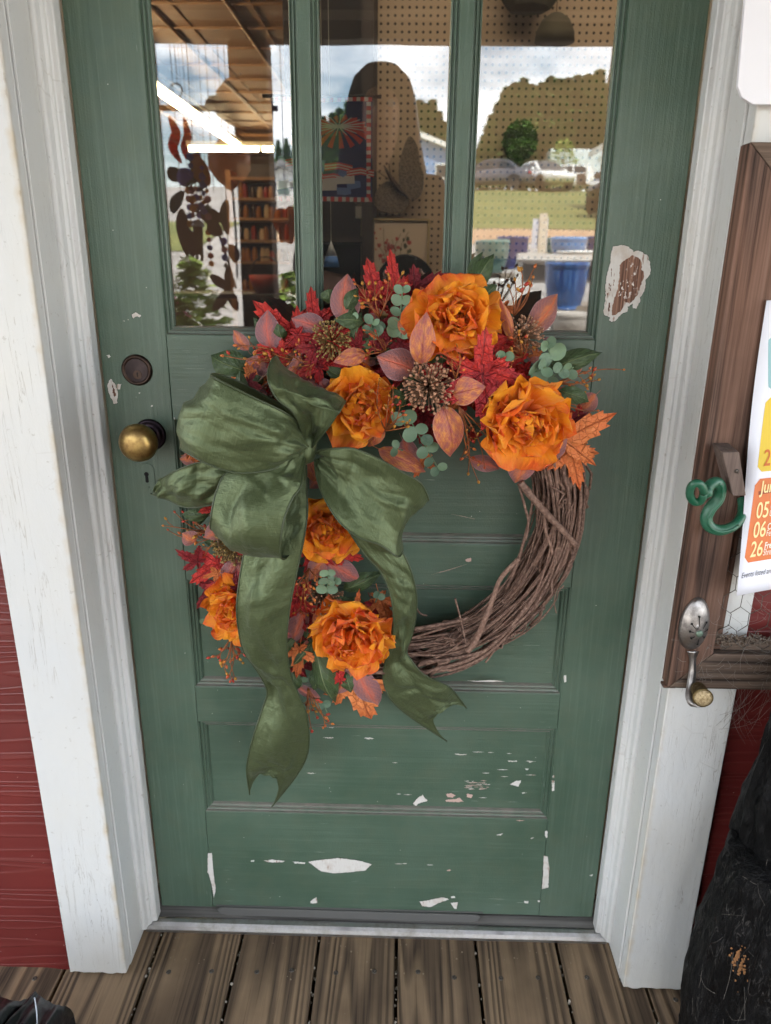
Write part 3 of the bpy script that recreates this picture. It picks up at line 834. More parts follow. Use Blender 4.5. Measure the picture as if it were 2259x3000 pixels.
# ================================================================== trees
def leafmat(name, c0, c1, c2, sc=0.9):
    M = Mat(name)
    o = M.obj()
    a = M.noise(o, sc, 3)
    r = M.rand()
    c_ = M.mix(M.ramp(a, [(0.35, 0), (0.65, 1)]), c0, c1)
    c_ = M.mix(M.math('MULTIPLY', r, 0.6), c_, c2)
    M.set(color=c_, rough=0.7, spec=0.2)
    return M.m
PINE = leafmat('pine_foliage', srgb(64, 96, 40), srgb(98, 128, 58), srgb(84, 118, 50))
LIGHTL = leafmat('light_green_foliage', srgb(112, 138, 58), srgb(148, 166, 84), srgb(128, 150, 70))
BARK = plain('tree_bark', srgb(88, 70, 56), 0.9)
def crown_mesh(name, mat, h, r, n, conical, seed, leaf=0.55):
    rr = random.Random(seed)
    m_ = MB()
    for i in range(n):
        t = rr.random() ** 0.8
        if conical:
            R0 = r * (1 - t) ** 0.85 * (0.75 + 0.35 * math.sin(t * 31 + rr.random() * 3))
        else:
            R0 = r * math.sin(PI * (0.08 + 0.9 * t)) ** 0.6
        an = rr.uniform(0, 2 * PI)
        ra = R0 * math.sqrt(rr.uniform(0.25, 1)) * (0.8 + 0.4 * noise.noise(V((an * 1.3, t * 6, seed))))
        p = V((ra * math.cos(an), ra * math.sin(an), h * (0.10 + 0.90 * t)))
        q = Matrix.Rotation(rr.uniform(0, 6.3), 3, 'Z') @ Matrix.Rotation(rr.uniform(-1.1, 1.1), 3, 'X')
        s_ = leaf * rr.uniform(0.5, 1.2)
        vs = [p + q @ (V(c_) * s_) for c_ in ((-.5, 0, 0), (0, -.28, .06), (.55, 0, -.05), (0, .28, .06))]
        m_.add(vs, [(0, 1, 2, 3)])
    return m_.mesh(name, mat, False)
def trunk_mesh(name, h, r, seed):
    rr = random.Random(seed)
    m_ = MB()
    pts = [V((0.1 * math.sin(k * 1.1 + seed), 0.1 * math.cos(k * 0.9), h * k / 6)) for k in range(7)]
    m_.tube(pts, [r * (1 - 0.13 * k) for k in range(7)], 7)
    for k in range(8):
        t = rr.uniform(0.3, 0.9)
        an = rr.uniform(0, 6.3)
        b = V((0, 0, h * t))
        e = b + V((math.cos(an), math.sin(an), 0.5)) * r * 9 * (1 - t * 0.6)
        m_.tube([b, b.lerp(e, 0.5) + V((0, 0, 0.1)), e], [r * 0.35, r * 0.25, r * 0.1], 5)
    return m_.mesh(name, BARK, True)
PC = [crown_mesh('crown', PINE, 10, 2.3, 2300, True, s_) for s_ in (1, 2, 3)]
PT = trunk_mesh('trunk', 9.0, 0.17, 4)
LC = crown_mesh('crown', LIGHTL, 4.5, 1.6, 1300, False, 9, 0.3)
LT = trunk_mesh('trunk', 3.2, 0.09, 5)
def tree(px, ytop, d, label, kind='pine', wide=1.0, group='trees along the far edge of the lawn'):
    top = refl(px, ytop, d)
    z0 = hz(d - 2 * GL_Y) - 0.1
    hh = top.z - z0
    t = thing(kind + '_tree', label, 'tree', (top.x, top.y, z0), group)
    base = 10.0 if kind == 'pine' else 4.5
    s_ = hh / base
    rot = Matrix.Rotation(rnd.uniform(0, 6), 4, 'Z')
    mw = Matrix.Translation(t.location) @ rot @ Matrix.Diagonal((s_ * wide, s_ * wide, s_, 1))
    link('crown', rnd.choice(PC) if kind == 'pine' else LC, t, mw)
    link('trunk', PT if kind == 'pine' else LT, t, mw)
rows = [(1396, 436, 64), (1412, 400, 63), (1437, 337, 66), (1457, 304, 63), (1476, 271, 66), (1484, 258, 62), (1509, 246, 66), (1537, 232, 63), (1559, 250, 66), (1589, 243, 62), (1614, 227, 66), (1638, 232, 63), (1664, 230, 66),
        (1694, 222, 63), (1725, 220, 67), (1758, 206, 63), (1802, 204, 66), (1840, 210, 63), (1880, 220, 66), (1425, 372, 61), (1548, 262, 60), (1650, 262, 60), (1750, 246, 60),
        (933, 344, 64), (950, 338, 66), (975, 330, 63), (993, 319, 66), (1020, 300, 63), (1060, 290, 66), (1110, 286, 63), (1160, 290, 66), (1205, 296, 63), (1232, 292, 66), (1250, 300, 64), (1268, 290, 66), (1286, 326, 63), (1305, 362, 66), (1316, 386, 64),
        (815, 412, 70), (838, 405, 72), (862, 420, 70), (760, 440, 75), (720, 452, 74)]
for i, (px, yt, d) in enumerate(rows):
    lab = 'dark green pine in the tall tree line beyond the lawn' if px > 1380 else ('dark green pine in the tree line behind the blue barn' if px > 900 else 'small far pine behind the white shed')
    tree(px, yt, d, lab, wide=1.7 if px > 900 else 1.3, group='pines in the tall tree line beyond the lawn' if px > 1380 else ('pines in the tree line behind the blue barn' if px > 900 else 'far pines behind the white shed'))
tree(1655, 405, 50, 'light green leafy tree standing alone before the dark pines', 'leafy', 1.0, None)

# ================================================================== buildings beyond the lot
BLUEM = Mat('blue_metal_siding')
_o = BLUEM.obj()
BLUEM.set(color=srgb(120, 150, 190), rough=0.5, normal=BLUEM.bump(BLUEM.n('TexWave', {'bands_direction': 'X'}, Vector=_o, Scale=1.6).outputs['Fac'], 0.3, 0.02))
BLUEM = BLUEM.m
ROOFW = plain('white_roof_trim', srgb(225, 225, 222), 0.5)
def gable(name, label, cx_, d, wl, hw, hp, depth, wallm, roofm, door_m=None):
    z0 = hz(d) - 0.2
    y = -d
    t = thing(name, label, 'building', (cx_, y, z0))
    MB().add([(cx_ + a, y + b, z) for b in (0, -depth) for a, z in ((-wl, z0), (wl, z0), (wl, z0 + hw), (0, z0 + hp), (-wl, z0 + hw))],
             [(0, 1, 2, 3, 4), (5, 9, 8, 7, 6), (0, 5, 6, 1), (1, 6, 7, 2), (0, 4, 9, 5), (2, 7, 8, 3), (3, 8, 9, 4)]).build('wall', wallm, t)
    for s in (-1, 1):
        sl_ = (hp - hw) / wl
        e = 0.35
        vs = []
        for b in (0.35, -depth - 0.35):
            vs += [(cx_, y + b, z0 + hp + 0.02), (cx_ + s * (wl + e), y + b, z0 + hw - sl_ * e + 0.02), (cx_ + s * (wl + e), y + b, z0 + hw - sl_ * e + 0.24), (cx_, y + b, z0 + hp + 0.24)]
        MB().add(vs, [(0, 1, 2, 3), (4, 7, 6, 5), (0, 4, 5, 1), (1, 5, 6, 2), (2, 6, 7, 3), (3, 7, 4, 0)]).build('roof', roofm, t)
    if door_m:
        MB().box(cx_ - wl * 0.35, cx_ + wl * 0.35, y, y + 0.05, z0 + 0.2, z0 + hw * 0.8).build('door', door_m, t)
        for a in (-0.7, 0.7):
            f = MB().box(cx_ + wl * a - 0.3, cx_ + wl * a + 0.3, y, y + 0.06, z0 + hw * 0.45, z0 + hw * 0.8).build('window', ROOFW, t)
            MB().box(cx_ + wl * a - 0.25, cx_ + wl * a + 0.25, y + 0.06, y + 0.065, z0 + hw * 0.49, z0 + hw * 0.76).build('pane', plain('dark_pane', (0.02, 0.025, 0.03, 1), 0.1), f)
    return t
pk_ = refl(1185, 372, 38)
ev = refl(1345, 452, 38)
gable('barn', 'blue metal barn with white roof edge at the end of the lawn', pk_.x, 38, ev.x - pk_.x, ev.z - hz(38) + 0.2, pk_.z - hz(38), 14, BLUEM, ROOFW, ROOFW)
sh = refl(826, 470, 34)
gable('shed', 'small white shed with a door at the back of the gravel lot', sh.x, 34, 0.75, (refl(826, 500, 34).z - hz(34)), sh.z - hz(34), 3.0, plain('white_shed_paint', srgb(225, 225, 222), 0.6), plain('grey_shed_roof', srgb(120, 118, 116), 0.8), plain('shed_door_green', srgb(88, 104, 98), 0.6))
# open sided shelter with a white eave, at the right edge of the right pane
e0 = refl(1722, 462, 26)
e1 = refl(1840, 395, 26)
t = thing('carport', 'open carport with white sloping eave beside the parked cars', 'building', (e1.x, e0.y, hz(26)))
th_ = 0.22
vs = [(e0.x, e0.y, e0.z), (e1.x, e0.y, e1.z), (e1.x, e0.y, e1.z + th_), (e0.x, e0.y, e0.z + th_)]
vs += [(x, y + 4, z) for x, y, z in vs]
MB().add(vs, [(0, 1, 2, 3), (4, 7, 6, 5), (0, 4, 5, 1), (1, 5, 6, 2), (2, 6, 7, 3), (3, 7, 4, 0)]).build('roof', ROOFW, t)
for yy in (-0.3, -3.6):
    q = refl(1772, 500, 26)
    MB().box(q.x - 0.09, q.x + 0.09, e0.y - yy - 0.09, e0.y - yy + 0.09, hz(26), e0.z + 0.45).build('post', plain('grey_post_paint', srgb(150, 148, 150), 0.6), t)
MB().box(e1.x - 0.2, e1.x + 5, e0.y + 0.3, e0.y + 3.8, hz(26) - 0.3, e0.z + 0.9).build('wall', plain('grey_shelter_wall', srgb(140, 140, 142), 0.7), t)

# ================================================================== cars
TYRE = plain('tyre_rubber', (0.02, 0.02, 0.02, 1), 0.8)
RIM = plain('wheel_alloy', srgb(170, 172, 175), 0.35, metal=0.8)
CGL = plain('car_glass', (0.02, 0.025, 0.03, 1), 0.06)
TAIL = plain('tail_light_red', srgb(170, 30, 24), 0.25)
HEAD = plain('head_light_clear', srgb(220, 222, 225), 0.15)
TRIMB = plain('car_black_trim', (0.015, 0.015, 0.016, 1), 0.5)
def car(name, label, paint, loc, heading, sc=1.0, open_door=False, group='cars parked along the lawn'):
    t = thing(name, label, 'car', loc, group)
    W0 = Matrix.Translation(V(loc)) @ Matrix.Rotation(heading, 4, 'Z') @ Matrix.Scale(sc, 4)
    def P(m_, nm, mt, smooth=True, par=None, bev=0.0):
        o = link(nm, m_.mesh(nm, mt, smooth), par or t, W0)
        if bev:
            b = o.modifiers.new('bevel', 'BEVEL')
            b.width = bev
            b.segments = 2
        return o
    # body: rounded sections along x (front at +x)
    S = [(-2.28, 0.60, 0.50, 0.78), (-2.20, 0.80, 0.34, 0.92), (-1.9, 0.87, 0.26, 0.97), (-1.2, 0.89, 0.22, 0.96), (0.0, 0.90, 0.20, 0.93), (1.0, 0.89, 0.22, 0.88), (1.7, 0.86, 0.26, 0.80), (2.1, 0.76, 0.32, 0.70), (2.26, 0.55, 0.40, 0.60)]
    m_ = MB()
    vs, fs = [], []
    for x, hw, z0, z1 in S:
        zm = (z0 + z1) / 2
        ring = [(-hw * 0.86, z0), (-hw, z0 + 0.12), (-hw, zm), (-hw * 0.97, z1 - 0.08), (-hw * 0.86, z1), (0, z1 + 0.03), (hw * 0.86, z1), (hw * 0.97, z1 - 0.08), (hw, zm), (hw, z0 + 0.12), (hw * 0.86, z0)]
        vs += [(x, a, b) for a, b in ring]
    n = 11
    for i in range(len(S) - 1):
        for k in range(n):
            fs.append((i * n + k, i * n + (k + 1) % n, (i + 1) * n + (k + 1) % n, (i + 1) * n + k))
    fs += [tuple(range(n)), tuple((len(S) - 1) * n + k for k in range(n))]
    body = P(m_.add(vs, fs), 'body', paint)
    C = [(-1.75, 0.74, 0.95), (-1.05, 0.60, 1.40), (-0.35, 0.60, 1.45), (0.25, 0.60, 1.42), (1.05, 0.74, 0.92)]
    vs, fs = [], []
    for x, hw, z in C:
        vs += [(x, -hw, z), (x, 0, z + 0.025), (x, hw, z)]
    for x, hw, z in C:
        vs += [(x, -0.80, 0.90), (x, 0.80, 0.90)]
    for i in range(4):
        fs += [(3 * i, 3 * i + 1, 3 * i + 4, 3 * i + 3), (3 * i + 1, 3 * i + 2, 3 * i + 5, 3 * i + 4), (3 * i, 3 * i + 3, 15 + 2 * i + 2, 15 + 2 * i), (3 * i + 2, 15 + 2 * i + 1, 15 + 2 * i + 3, 3 * i + 5)]
    P(MB().add(vs, fs), 'cabin', paint, False)
    for s in (-1, 1):
        for q in ([(-1.45, 0.98), (-0.98, 1.34), (-0.42, 1.38), (-0.42, 0.98)], [(-0.34, 0.98), (-0.34, 1.38), (0.20, 1.36), (0.78, 0.98)]):
            f = lambda z: s * (0.80 - (z - 0.90) / 0.5 * 0.185 + 0.012)
            P(MB().add([(x, f(z), z) for x, z in q], [(0, 1, 2, 3)]), 'side_window', CGL, False)
        P(MB().lathe([(0.07, -0.03), (0.10, 0), (0.07, 0.05)], (0.72, s * 0.98, 0.98), (1, 0, 0), 10), 'mirror', paint)
        P(MB().box(-2.27, -2.12, s * 0.66 - 0.17, s * 0.66 + 0.17, 0.70, 0.84), 'tail_light', TAIL, False, None, 0.03)
        P(MB().box(2.02, 2.20, s * 0.56 - 0.18, s * 0.56 + 0.14, 0.58, 0.68), 'headlight', HEAD, False, None, 0.03)
        for x in (-1.38, 1.36):
            wl = P(MB().lathe([(0.20, -0.10), (0.30, -0.10), (0.325, -0.06), (0.325, 0.06), (0.30, 0.10), (0.20, 0.10)], (x, s * 0.80, 0.32), (0, 1, 0), 20), 'wheel', TYRE)
            P(MB().lathe([(0.21, -0.02), (0.20, 0.02), (0.05, 0.03), (0.001, 0.03)], (x, s * 0.885, 0.32), (0, s, 0), 12), 'rim', RIM, False, wl)
            P(MB().lathe([(0.37, -0.03), (0.37, 0.03)], (x, s * 0.885, 0.33), (0, 1, 0), 20), 'wheel_arch', TRIMB, False, body)
    P(MB().add([(-1.70, -0.66, 0.99), (-1.70, 0.66, 0.99), (-1.09, 0.55, 1.385), (-1.09, -0.55, 1.385)], [(0, 1, 2, 3)]).add([], []), 'rear_window', CGL, False).location.z += 0
    P(MB().add([(1.02, -0.66, 0.96), (1.02, 0.66, 0.96), (0.30, 0.55, 1.41), (0.30, -0.55, 1.41)], [(0, 1, 2, 3)]), 'windscreen', CGL, False)
    P(MB().box(-2.30, -2.24, -0.26, 0.26, 0.70, 0.83), 'number_plate', HEAD, False)
    P(MB().box(-2.27, -2.10, -0.70, 0.70, 0.28, 0.40), 'rear_bumper', paint, False, None, 0.04)
    if open_door:
        a = R(62)
        dv = [(0.85, 0.90, 0.3), (0.85, 0.90, 0.95), (0.30, 0.80, 1.35)]
        h_ = V((0.85, 0.91, 0))
        q = [(0.85, 0, 0.28), (0.85, 0, 0.92), (0.2, -0.12, 1.36), (-0.2, -0.12, 1.36), (-0.2, 0, 0.28)]
        rot = Matrix.Rotation(-a, 3, 'Z')
        pts = [h_ + rot @ (V((x - 0.85, y, z))) for x, y, z in q]
        P(MB().poly(pts, rot @ V((0, 1, 0)), 0.06), 'open_door', paint, False)
        P(MB().box(-0.15, 0.80, 0.86, 0.915, 0.30, 0.92), 'door_opening', plain('car_interior', srgb(92, 76, 66), 0.8), False, body)
    for o in [q for q in t.children if q.name.startswith('rear_window')]:
        o.matrix_basis = W0 @ Matrix.Translation((-0.02, 0, 0.015))
    for o in [q for q in t.children if q.name.startswith('windscreen')]:
        o.matrix_basis = W0 @ Matrix.Translation((0.03, 0, 0.015))
    return t
WHITEC = plain('white_car_paint', srgb(232, 232, 230), 0.18, coat=0.5)
GREYC = plain('grey_car_paint', srgb(84, 84, 92), 0.2, coat=0.5)
BLACKC = plain('black_car_paint', srgb(30, 29, 33), 0.15, coat=0.5)
def onlawn(px, d):
    q = refl(px, 560, d)
    return (q.x, q.y, hz(d) + 0.02)
car('parked_car', 'white saloon car seen from its tail between the grey car and the open white car', WHITEC, onlawn(1585, 45), R(70), 1.05)
car('parked_car', 'grey saloon car at the pole side of the white saloon', GREYC, onlawn(1432, 44), R(196), 1.05)
car('parked_car', 'white car standing with its front door open', WHITEC, onlawn(1690, 48), R(8), 1.0, True)
car('parked_car', 'black car close to the pots at the lawn edge', BLACKC, onlawn(1872, 21), R(120), 1.0)
q = refl(1715, 520, 58)
t = thing('box_trailer', 'long pale box trailer parked behind the white cars', 'trailer', (q.x, q.y, hz(58)))
MB().box(q.x - 2.6, q.x + 3.4, q.y - 2.2, q.y, hz(58) + 0.5, hz(58) + 3.0).build('trailer_box', plain('pale_trailer_paint', srgb(205, 218, 222), 0.4), t, bevel=0.06)
MB().box(q.x - 2.6, q.x + 3.4, q.y + 0.001, q.y + 0.02, hz(58) + 1.25, hz(58) + 1.4).build('stripe', plain('trailer_stripe', srgb(120, 140, 150), 0.5), t)
for k in (-0.5, 0.5):
    MB().lathe([(0.2, -0.12), (0.38, -0.12), (0.40, 0), (0.38, 0.12), (0.2, 0.12)], (q.x + k, q.y - 0.1, hz(58) + 0.4), (0, 1, 0), 16).build('wheel', TYRE, t)
q = refl(1510, 545, 43)
t = thing('marker_post', 'thin pale post stuck in the lawn beside the cars', 'post', (q.x, q.y, hz(43)))
MB().tube([q - V((0, 0, 0.6)), q + V((0, 0, 1.0))], 0.05, 6).build('stake', ROOFW, t)

# ================================================================== pots on the racks in front of the porch
def glaze(name, c0, c1, streak=(40, 40, 3)):
    M = Mat(name)
    o = M.obj()
    a = M.noise(M.map(o, streak), 1.0, 4, 0.6)
    M.set(color=M.mix(M.ramp(a, [(0.35, 0), (0.65, 1)]), c0, c1), rough=0.12, coat=0.6)
    return M.m
GB = glaze('blue_glaze', srgb(30, 62, 128), srgb(66, 110, 170))
GLB = glaze('light_blue_glaze', srgb(84, 128, 184), srgb(120, 158, 204))
GDB = glaze('dark_blue_glaze', srgb(26, 34, 84), srgb(48, 56, 120))
GT_ = glaze('teal_glaze', srgb(44, 84, 88), srgb(92, 130, 122), (3, 3, 30))
GW = plain('white_glaze', srgb(228, 228, 224), 0.2)
def pot(px0, px1, ytop, ybot, d, mat, label, ribs=0, rim=None):
    c_ = refl((px0 + px1) / 2, ytop, d)
    r = (refl(px1, ytop, d).x - refl(px0, ytop, d).x) / 2
    h = c_.z - refl((px0 + px1) / 2, ybot, d).z
    z0 = c_.z - h
    t = thing('flower_pot', label, 'pot', (c_.x, c_.y - r, z0), 'glazed pots on the racks by the porch')
    pr = [(r * 0.70, 0), (r * 0.74, 0.01)]
    n = 26 if ribs else 10
    for k in range(n + 1):
        u = k / n
        rr_ = r * (0.74 + 0.24 * math.sin(u * PI * 0.55)) + (0.007 * (k % 2) if ribs else 0)
        pr.append((rr_, 0.01 + (h - 0.05) * u))
    pr += [(r * 1.0, h - 0.035), (r * 1.03, h - 0.02), (r * 1.0, h), (r * 0.90, h), (r * 0.88, h - 0.04), (r * 0.8, h * 0.6), (0.001, h * 0.58)]
    b = MB().lathe(pr, (c_.x, c_.y - r, z0), (0, 0, 1), 32).build('pot_body', mat, t, smooth=True)
    if rim:
        MB().lathe([(r * 1.01, h - 0.004), (r * 1.06, h), (r * 1.05, h + 0.02), (r * 0.94, h + 0.02), (r * 0.92, h - 0.004)], (c_.x, c_.y - r, z0), (0, 0, 1), 32).build('rim', rim, t, smooth=True)
    return z0
zP = lambda x, y: (1360 + x / 3.62, 600 + y / 3.62)
zs = {}
pot(1609, 1744, 768, 912, 4.2, GB, 'large streaked blue glazed pot in front with nothing planted in it')
pot(1399, 1498, 703, 800, 5.3, GT_, 'teal ribbed pot at the end of the rear rack', 1)
pot(1462, 1556, 694, 790, 5.9, GDB, 'dark blue pot behind the teal ribbed pot')
pot(1606, 1640, 697, 770, 6.2, GT_, 'small teal pot between the paper sign and the light blue pot', 1)
pot(1626, 1730, 694, 760, 5.6, GLB, 'light blue wide pot beside the paper sign')
pot(1728, 1800, 692, 770, 6.0, GDB, 'dark purple blue pot at the far end of the rear rack')
pot(1645, 1755, 742, 790, 5.0, plain('grey_pot', srgb(128, 120, 116), 0.6), 'grey pot with a thick white rim behind the large blue pot', 0, GW)
pot(1432, 1505, 818, 890, 4.4, GW, 'small round white pot below the teal ribbed pot')
pot(1630, 1740, 918, 990, 3.9, plain('pale_stone_pot', srgb(190, 184, 176), 0.7), 'pale stone pot on the lowest rack')
pot(1680, 1760, 905, 950, 4.5, GLB, 'low light blue bowl behind the pale stone pot')
# rack: white frame with boards
PWD = plain('white_rack_paint', srgb(226, 224, 218), 0.5)
t = thing('pot_rack', 'white framed display rack carrying the glazed pots', 'rack', (refl(1560, 900, 4.9).x, -4.9, -0.36))
a, b = refl(1523, 744, 4.9), refl(1637, 744, 4.9)
for x in (a.x, b.x, 3.0):
    MB().box(x - 0.022, x + 0.022, a.y - 0.02, a.y + 0.02, -0.38, a.z).build('upright', PWD, t)
MB().box(a.x - 0.022, 3.05, a.y + 0.0205, a.y + 0.06, a.z - 0.045, a.z).build('top_rail', PWD, t)
MB().box(a.x + 0.03, 3.0, a.y - 0.03, a.y - 0.021, refl(1560, 830, 4.9).z, a.z - 0.05).build('back_board', plain('grey_weathered_board', srgb(120, 112, 106), 0.85), t)
for yp, d in ((801, 5.6), (893, 4.35), (992, 3.95)):
    z_ = refl(1560, yp, d).z
    MB().box(0.25, 3.0, -d - 0.55, -d + 0.12, z_ - 0.05, z_ - 0.002).build('shelf_board', plain('rack_board_wood', srgb(150, 138, 124), 0.85), t)
    for x in (0.3, 1.6, 2.9):
        MB().box(x - 0.04, x + 0.04, -d - 0.30, -d - 0.22, -0.38, z_ - 0.051).build('leg', PWD, t)
s0, s1 = refl(*zP(808, 90), 5.1), refl(*zP(812, 565), 5.1)
t = thing('price_sign', 'blank looking white paper sign on a pale wooden stake among the pots', 'sign', (s1.x, s1.y, s1.z))
MB().box(s1.x - 0.03, s1.x + 0.03, s1.y, s1.y + 0.02, s1.z - 0.02, s0.z).build('stake', plain('pale_stake_wood', srgb(222, 208, 186), 0.7), t)
pp = [refl(*zP(*q), 5.12) for q in ((725, 150), (895, 150), (865, 485), (700, 470))]
MB().poly([V((q.x, s1.y - 0.003, q.z)) for q in pp], (0, 1, 0), 0.0025).build('paper', plain('white_paper_sign', srgb(214, 216, 226), 0.7), t)

# ================================================================== flowering bushes left
def bush(px, yt, d, r, label, fl, n=900, fn=60, seed=3):
    rr = random.Random(seed)
    c_ = refl(px, yt, d)
    h = c_.z - hz(d)
    t = thing('flowering_bush', label, 'plant', (c_.x, c_.y, hz(d)))
    m_ = MB()
    for i in range(n):
        u = rr.random()
        an = rr.uniform(0, 6.3)
        ra = r * math.sqrt(rr.random()) * math.sin(PI * (0.15 + 0.8 * u)) * (0.8 + 0.5 * noise.noise(V((an, u * 4, seed))))
        p = V((c_.x + ra * math.cos(an), c_.y + ra * math.sin(an), hz(d) + h * (0.15 + 0.85 * u)))
        q = Matrix.Rotation(rr.uniform(0, 6.3), 3, 'Z') @ Matrix.Rotation(rr.uniform(-1.2, 1.2), 3, 'X')
        s_ = rr.uniform(0.03, 0.07)
        m_.add([p + q @ (V(w_) * s_) for w_ in ((-1, 0, 0), (0, -.45, .1), (1, 0, -.1), (0, .45, .1))], [(0, 1, 2, 3)])
    m_.build('foliage', LIGHTL, t)
    MB().tube([V((c_.x, c_.y, hz(d) - 0.05)), V((c_.x + 0.03, c_.y, hz(d) + h * 0.5))], 0.02, 6).build('stem', BARK, t)
    me = None
    for i in range(fn):
        u = rr.uniform(0.25, 1.0)
        an = rr.uniform(0, 6.3)
        ra = r * math.sin(PI * (0.15 + 0.8 * u)) * rr.uniform(0.75, 1.08)
        p = V((c_.x + ra * math.cos(an), c_.y + ra * math.sin(an), hz(d) + h * (0.15 + 0.85 * u)))
        if me is None:
            f_ = MB()
            for k in range(5):
                b_ = 2 * PI * k / 5
                f_.add([(0, 0, 0), (0.022 * math.cos(b_ - .5), 0.022 * math.sin(b_ - .5), 0.012), (0.040 * math.cos(b_), 0.040 * math.sin(b_), 0.014), (0.022 * math.cos(b_ + .5), 0.022 * math.sin(b_ + .5), 0.012)], [(0, 1, 2, 3)])
            me = f_.mesh('blossom', fl)
        link('blossom', me, t, Matrix.Translation(p) @ Matrix.Rotation(rr.uniform(0, 6), 4, 'Z') @ Matrix.Rotation(rr.uniform(0.5, 1.4), 4, 'X') @ Matrix.Scale(rr.uniform(0.8, 1.3), 4))
PINKF = plain('pink_petals', srgb(226, 120, 150), 0.7)
WHF = plain('white_petals', srgb(232, 230, 214), 0.7)
bush(560, 760, 3.6, 0.32, 'white flowered bush low at the porch edge left of the post', WHF, 900, 70, 3)
bush(532, 880, 3.1, 0.20, 'small bush with pink blossoms nearest the porch', PINKF, 500, 26, 5)
bush(846, 800, 4.0, 0.22, 'pale yellow green bush with white blossoms right of the post', WHF, 600, 60, 8)

# ================================================================== ornaments hanging at the porch edge
def hang(name, label, cat, top, parts):
    t = thing(name, label, cat, (top.x, top.y, 2.01), 'garden ornaments hanging at the porch edge')
    MB().tube([V((top.x, top.y, 2.011)), top], 0.0016, 5).build('wire', TRIMB, t)
    for nm, m_, mt, sm in parts:
        m_.build(nm, mt, t, smooth=sm)
    return t
DKM = plain('maroon_enamel', srgb(92, 50, 54), 0.4)
def tinted(name, col, k=0.6):
    M = Mat(name, color=col, rough=0.25)
    tl = M.n('BsdfTranslucent', Color=col)
    mx_ = M.n('MixShader', Fac=k)
    M.t.links.new(M.b.outputs[0], mx_.inputs[1])
    M.t.links.new(tl.outputs[0], mx_.inputs[2])
    M.t.links.new(mx_.outputs[0], M.out.inputs[0])
    return M.m
FLAME = tinted('flame_orange_acrylic', srgb(226, 74, 36))
TEAL = tinted('dark_teal_acrylic', srgb(40, 84, 96), 0.5)
PURP = tinted('purple_bead_acrylic', srgb(120, 96, 190))
COPP = tinted('tan_acrylic', srgb(216, 140, 80), 0.5)
hv = lambda x, y, d=2.05: refl(400 + x / 2.212, y / 2.212, d)
def blade(pts, wd, yo=0.0):
    """an S shaped sheet metal blade along a path, widest in the middle"""
    q = crom([hv(*p) for p in pts], 12)
    m_ = MB()
    L, Rr = [], []
    for i, p in enumerate(q):
        a = (q[min(i + 1, 11)] - q[max(i - 1, 0)]).normalized()
        nrm = V((-a.z, 0, a.x))
        k = math.sin(PI * (0.06 + 0.9 * i / 11)) * wd * 0.68
        L.append(p + nrm * k + V((0, yo, 0)))
        Rr.append(p - nrm * k + V((0, yo, 0)))
    return m_.poly(L + Rr[::-1], (0, 1, 0), 0.002)
hang('wind_spinner', 'flower shaped wind spinner with orange flame blades and a purple bead centre', 'ornament', hv(265, 560),
     [('blade', blade([(210, 750), (255, 860), (235, 960), (290, 1060)], 0.030), FLAME, False), ('blade', blade([(310, 760), (335, 880), (315, 960), (330, 1040)], 0.026, 0.01), FLAME, False),
      ('blade', blade([(205, 1090), (240, 1130), (300, 1160)], 0.040), DKM, False), ('blade', blade([(235, 1380), (255, 1310), (310, 1240)], 0.034, 0.006), TEAL, False), ('blade', blade([(380, 1000), (420, 1110), (480, 1210)], 0.05, 0.02), COPP, False),
      ('bead_centre', MB().lathe([(0.001, -0.05), (0.026, -0.028), (0.036, 0), (0.026, 0.028), (0.001, 0.05)], hv(315, 1150), (0, 1, 0.2), 14), PURP, True), ('ring', MB().tube([hv(255 + 42 * math.cos(k * PI / 8), 590 + 50 * math.sin(k * PI / 8)) for k in range(17)], 0.003, 5), TRIMB, True)])
hang('wind_chime', 'wind chime with a blue ball and dark tubes', 'ornament', hv(393, 1330),
     [('ball', MB().lathe([(0.001, -0.011), (0.008, -0.008), (0.011, 0), (0.008, 0.008), (0.001, 0.011)], hv(393, 1362), (0, 0, 1), 12), GDB, True), ('cap', MB().lathe([(0.032, -0.012), (0.026, 0.004), (0.006, 0.016), (0.001, 0.016)], hv(396, 1445), (0, 0, 1), 14), RIM, True)] +
     [('tube', MB().tube([hv(x, 1460), hv(x, y)], 0.006, 7), DKM, True) for x, y in ((375, 1640), (392, 1680), (408, 1650), (424, 1690))])
hang('metal_leaf', 'dark maroon metal leaf hanging left of the chime', 'ornament', hv(290, 1330), [('leaf_plate', blade([(290, 1350), (300, 1480), (330, 1660)], 0.040), DKM, False), ('leaf_plate', blade([(330, 1480), (360, 1560), (370, 1670)], 0.036, 0.01), DKM, False)])
hang('metal_flower', 'dark maroon metal flower with wide petals near the post', 'ornament', hv(500, 1250), [('petal', blade([(420, 1380), (480, 1400), (560, 1420)], 0.045), DKM, False), ('petal', blade([(470, 1440), (510, 1480), (560, 1520)], 0.04, 0.008), DKM, False), ('petal', blade([(590, 1300), (575, 1400), (600, 1520)], 0.03, 0.016), DKM, False), ('petal', blade([(610, 1580), (640, 1640), (650, 1700)], 0.034, 0.02), DKM, False)])
hang('metal_butterfly', 'tan metal butterfly cut out beside the post', 'ornament', hv(960, 1290), [('wing', blade([(905, 1360), (950, 1440), (1000, 1580)], 0.060), COPP, False), ('wing', blade([(1000, 1340), (985, 1440), (940, 1570)], 0.05, 0.01), COPP, False)])
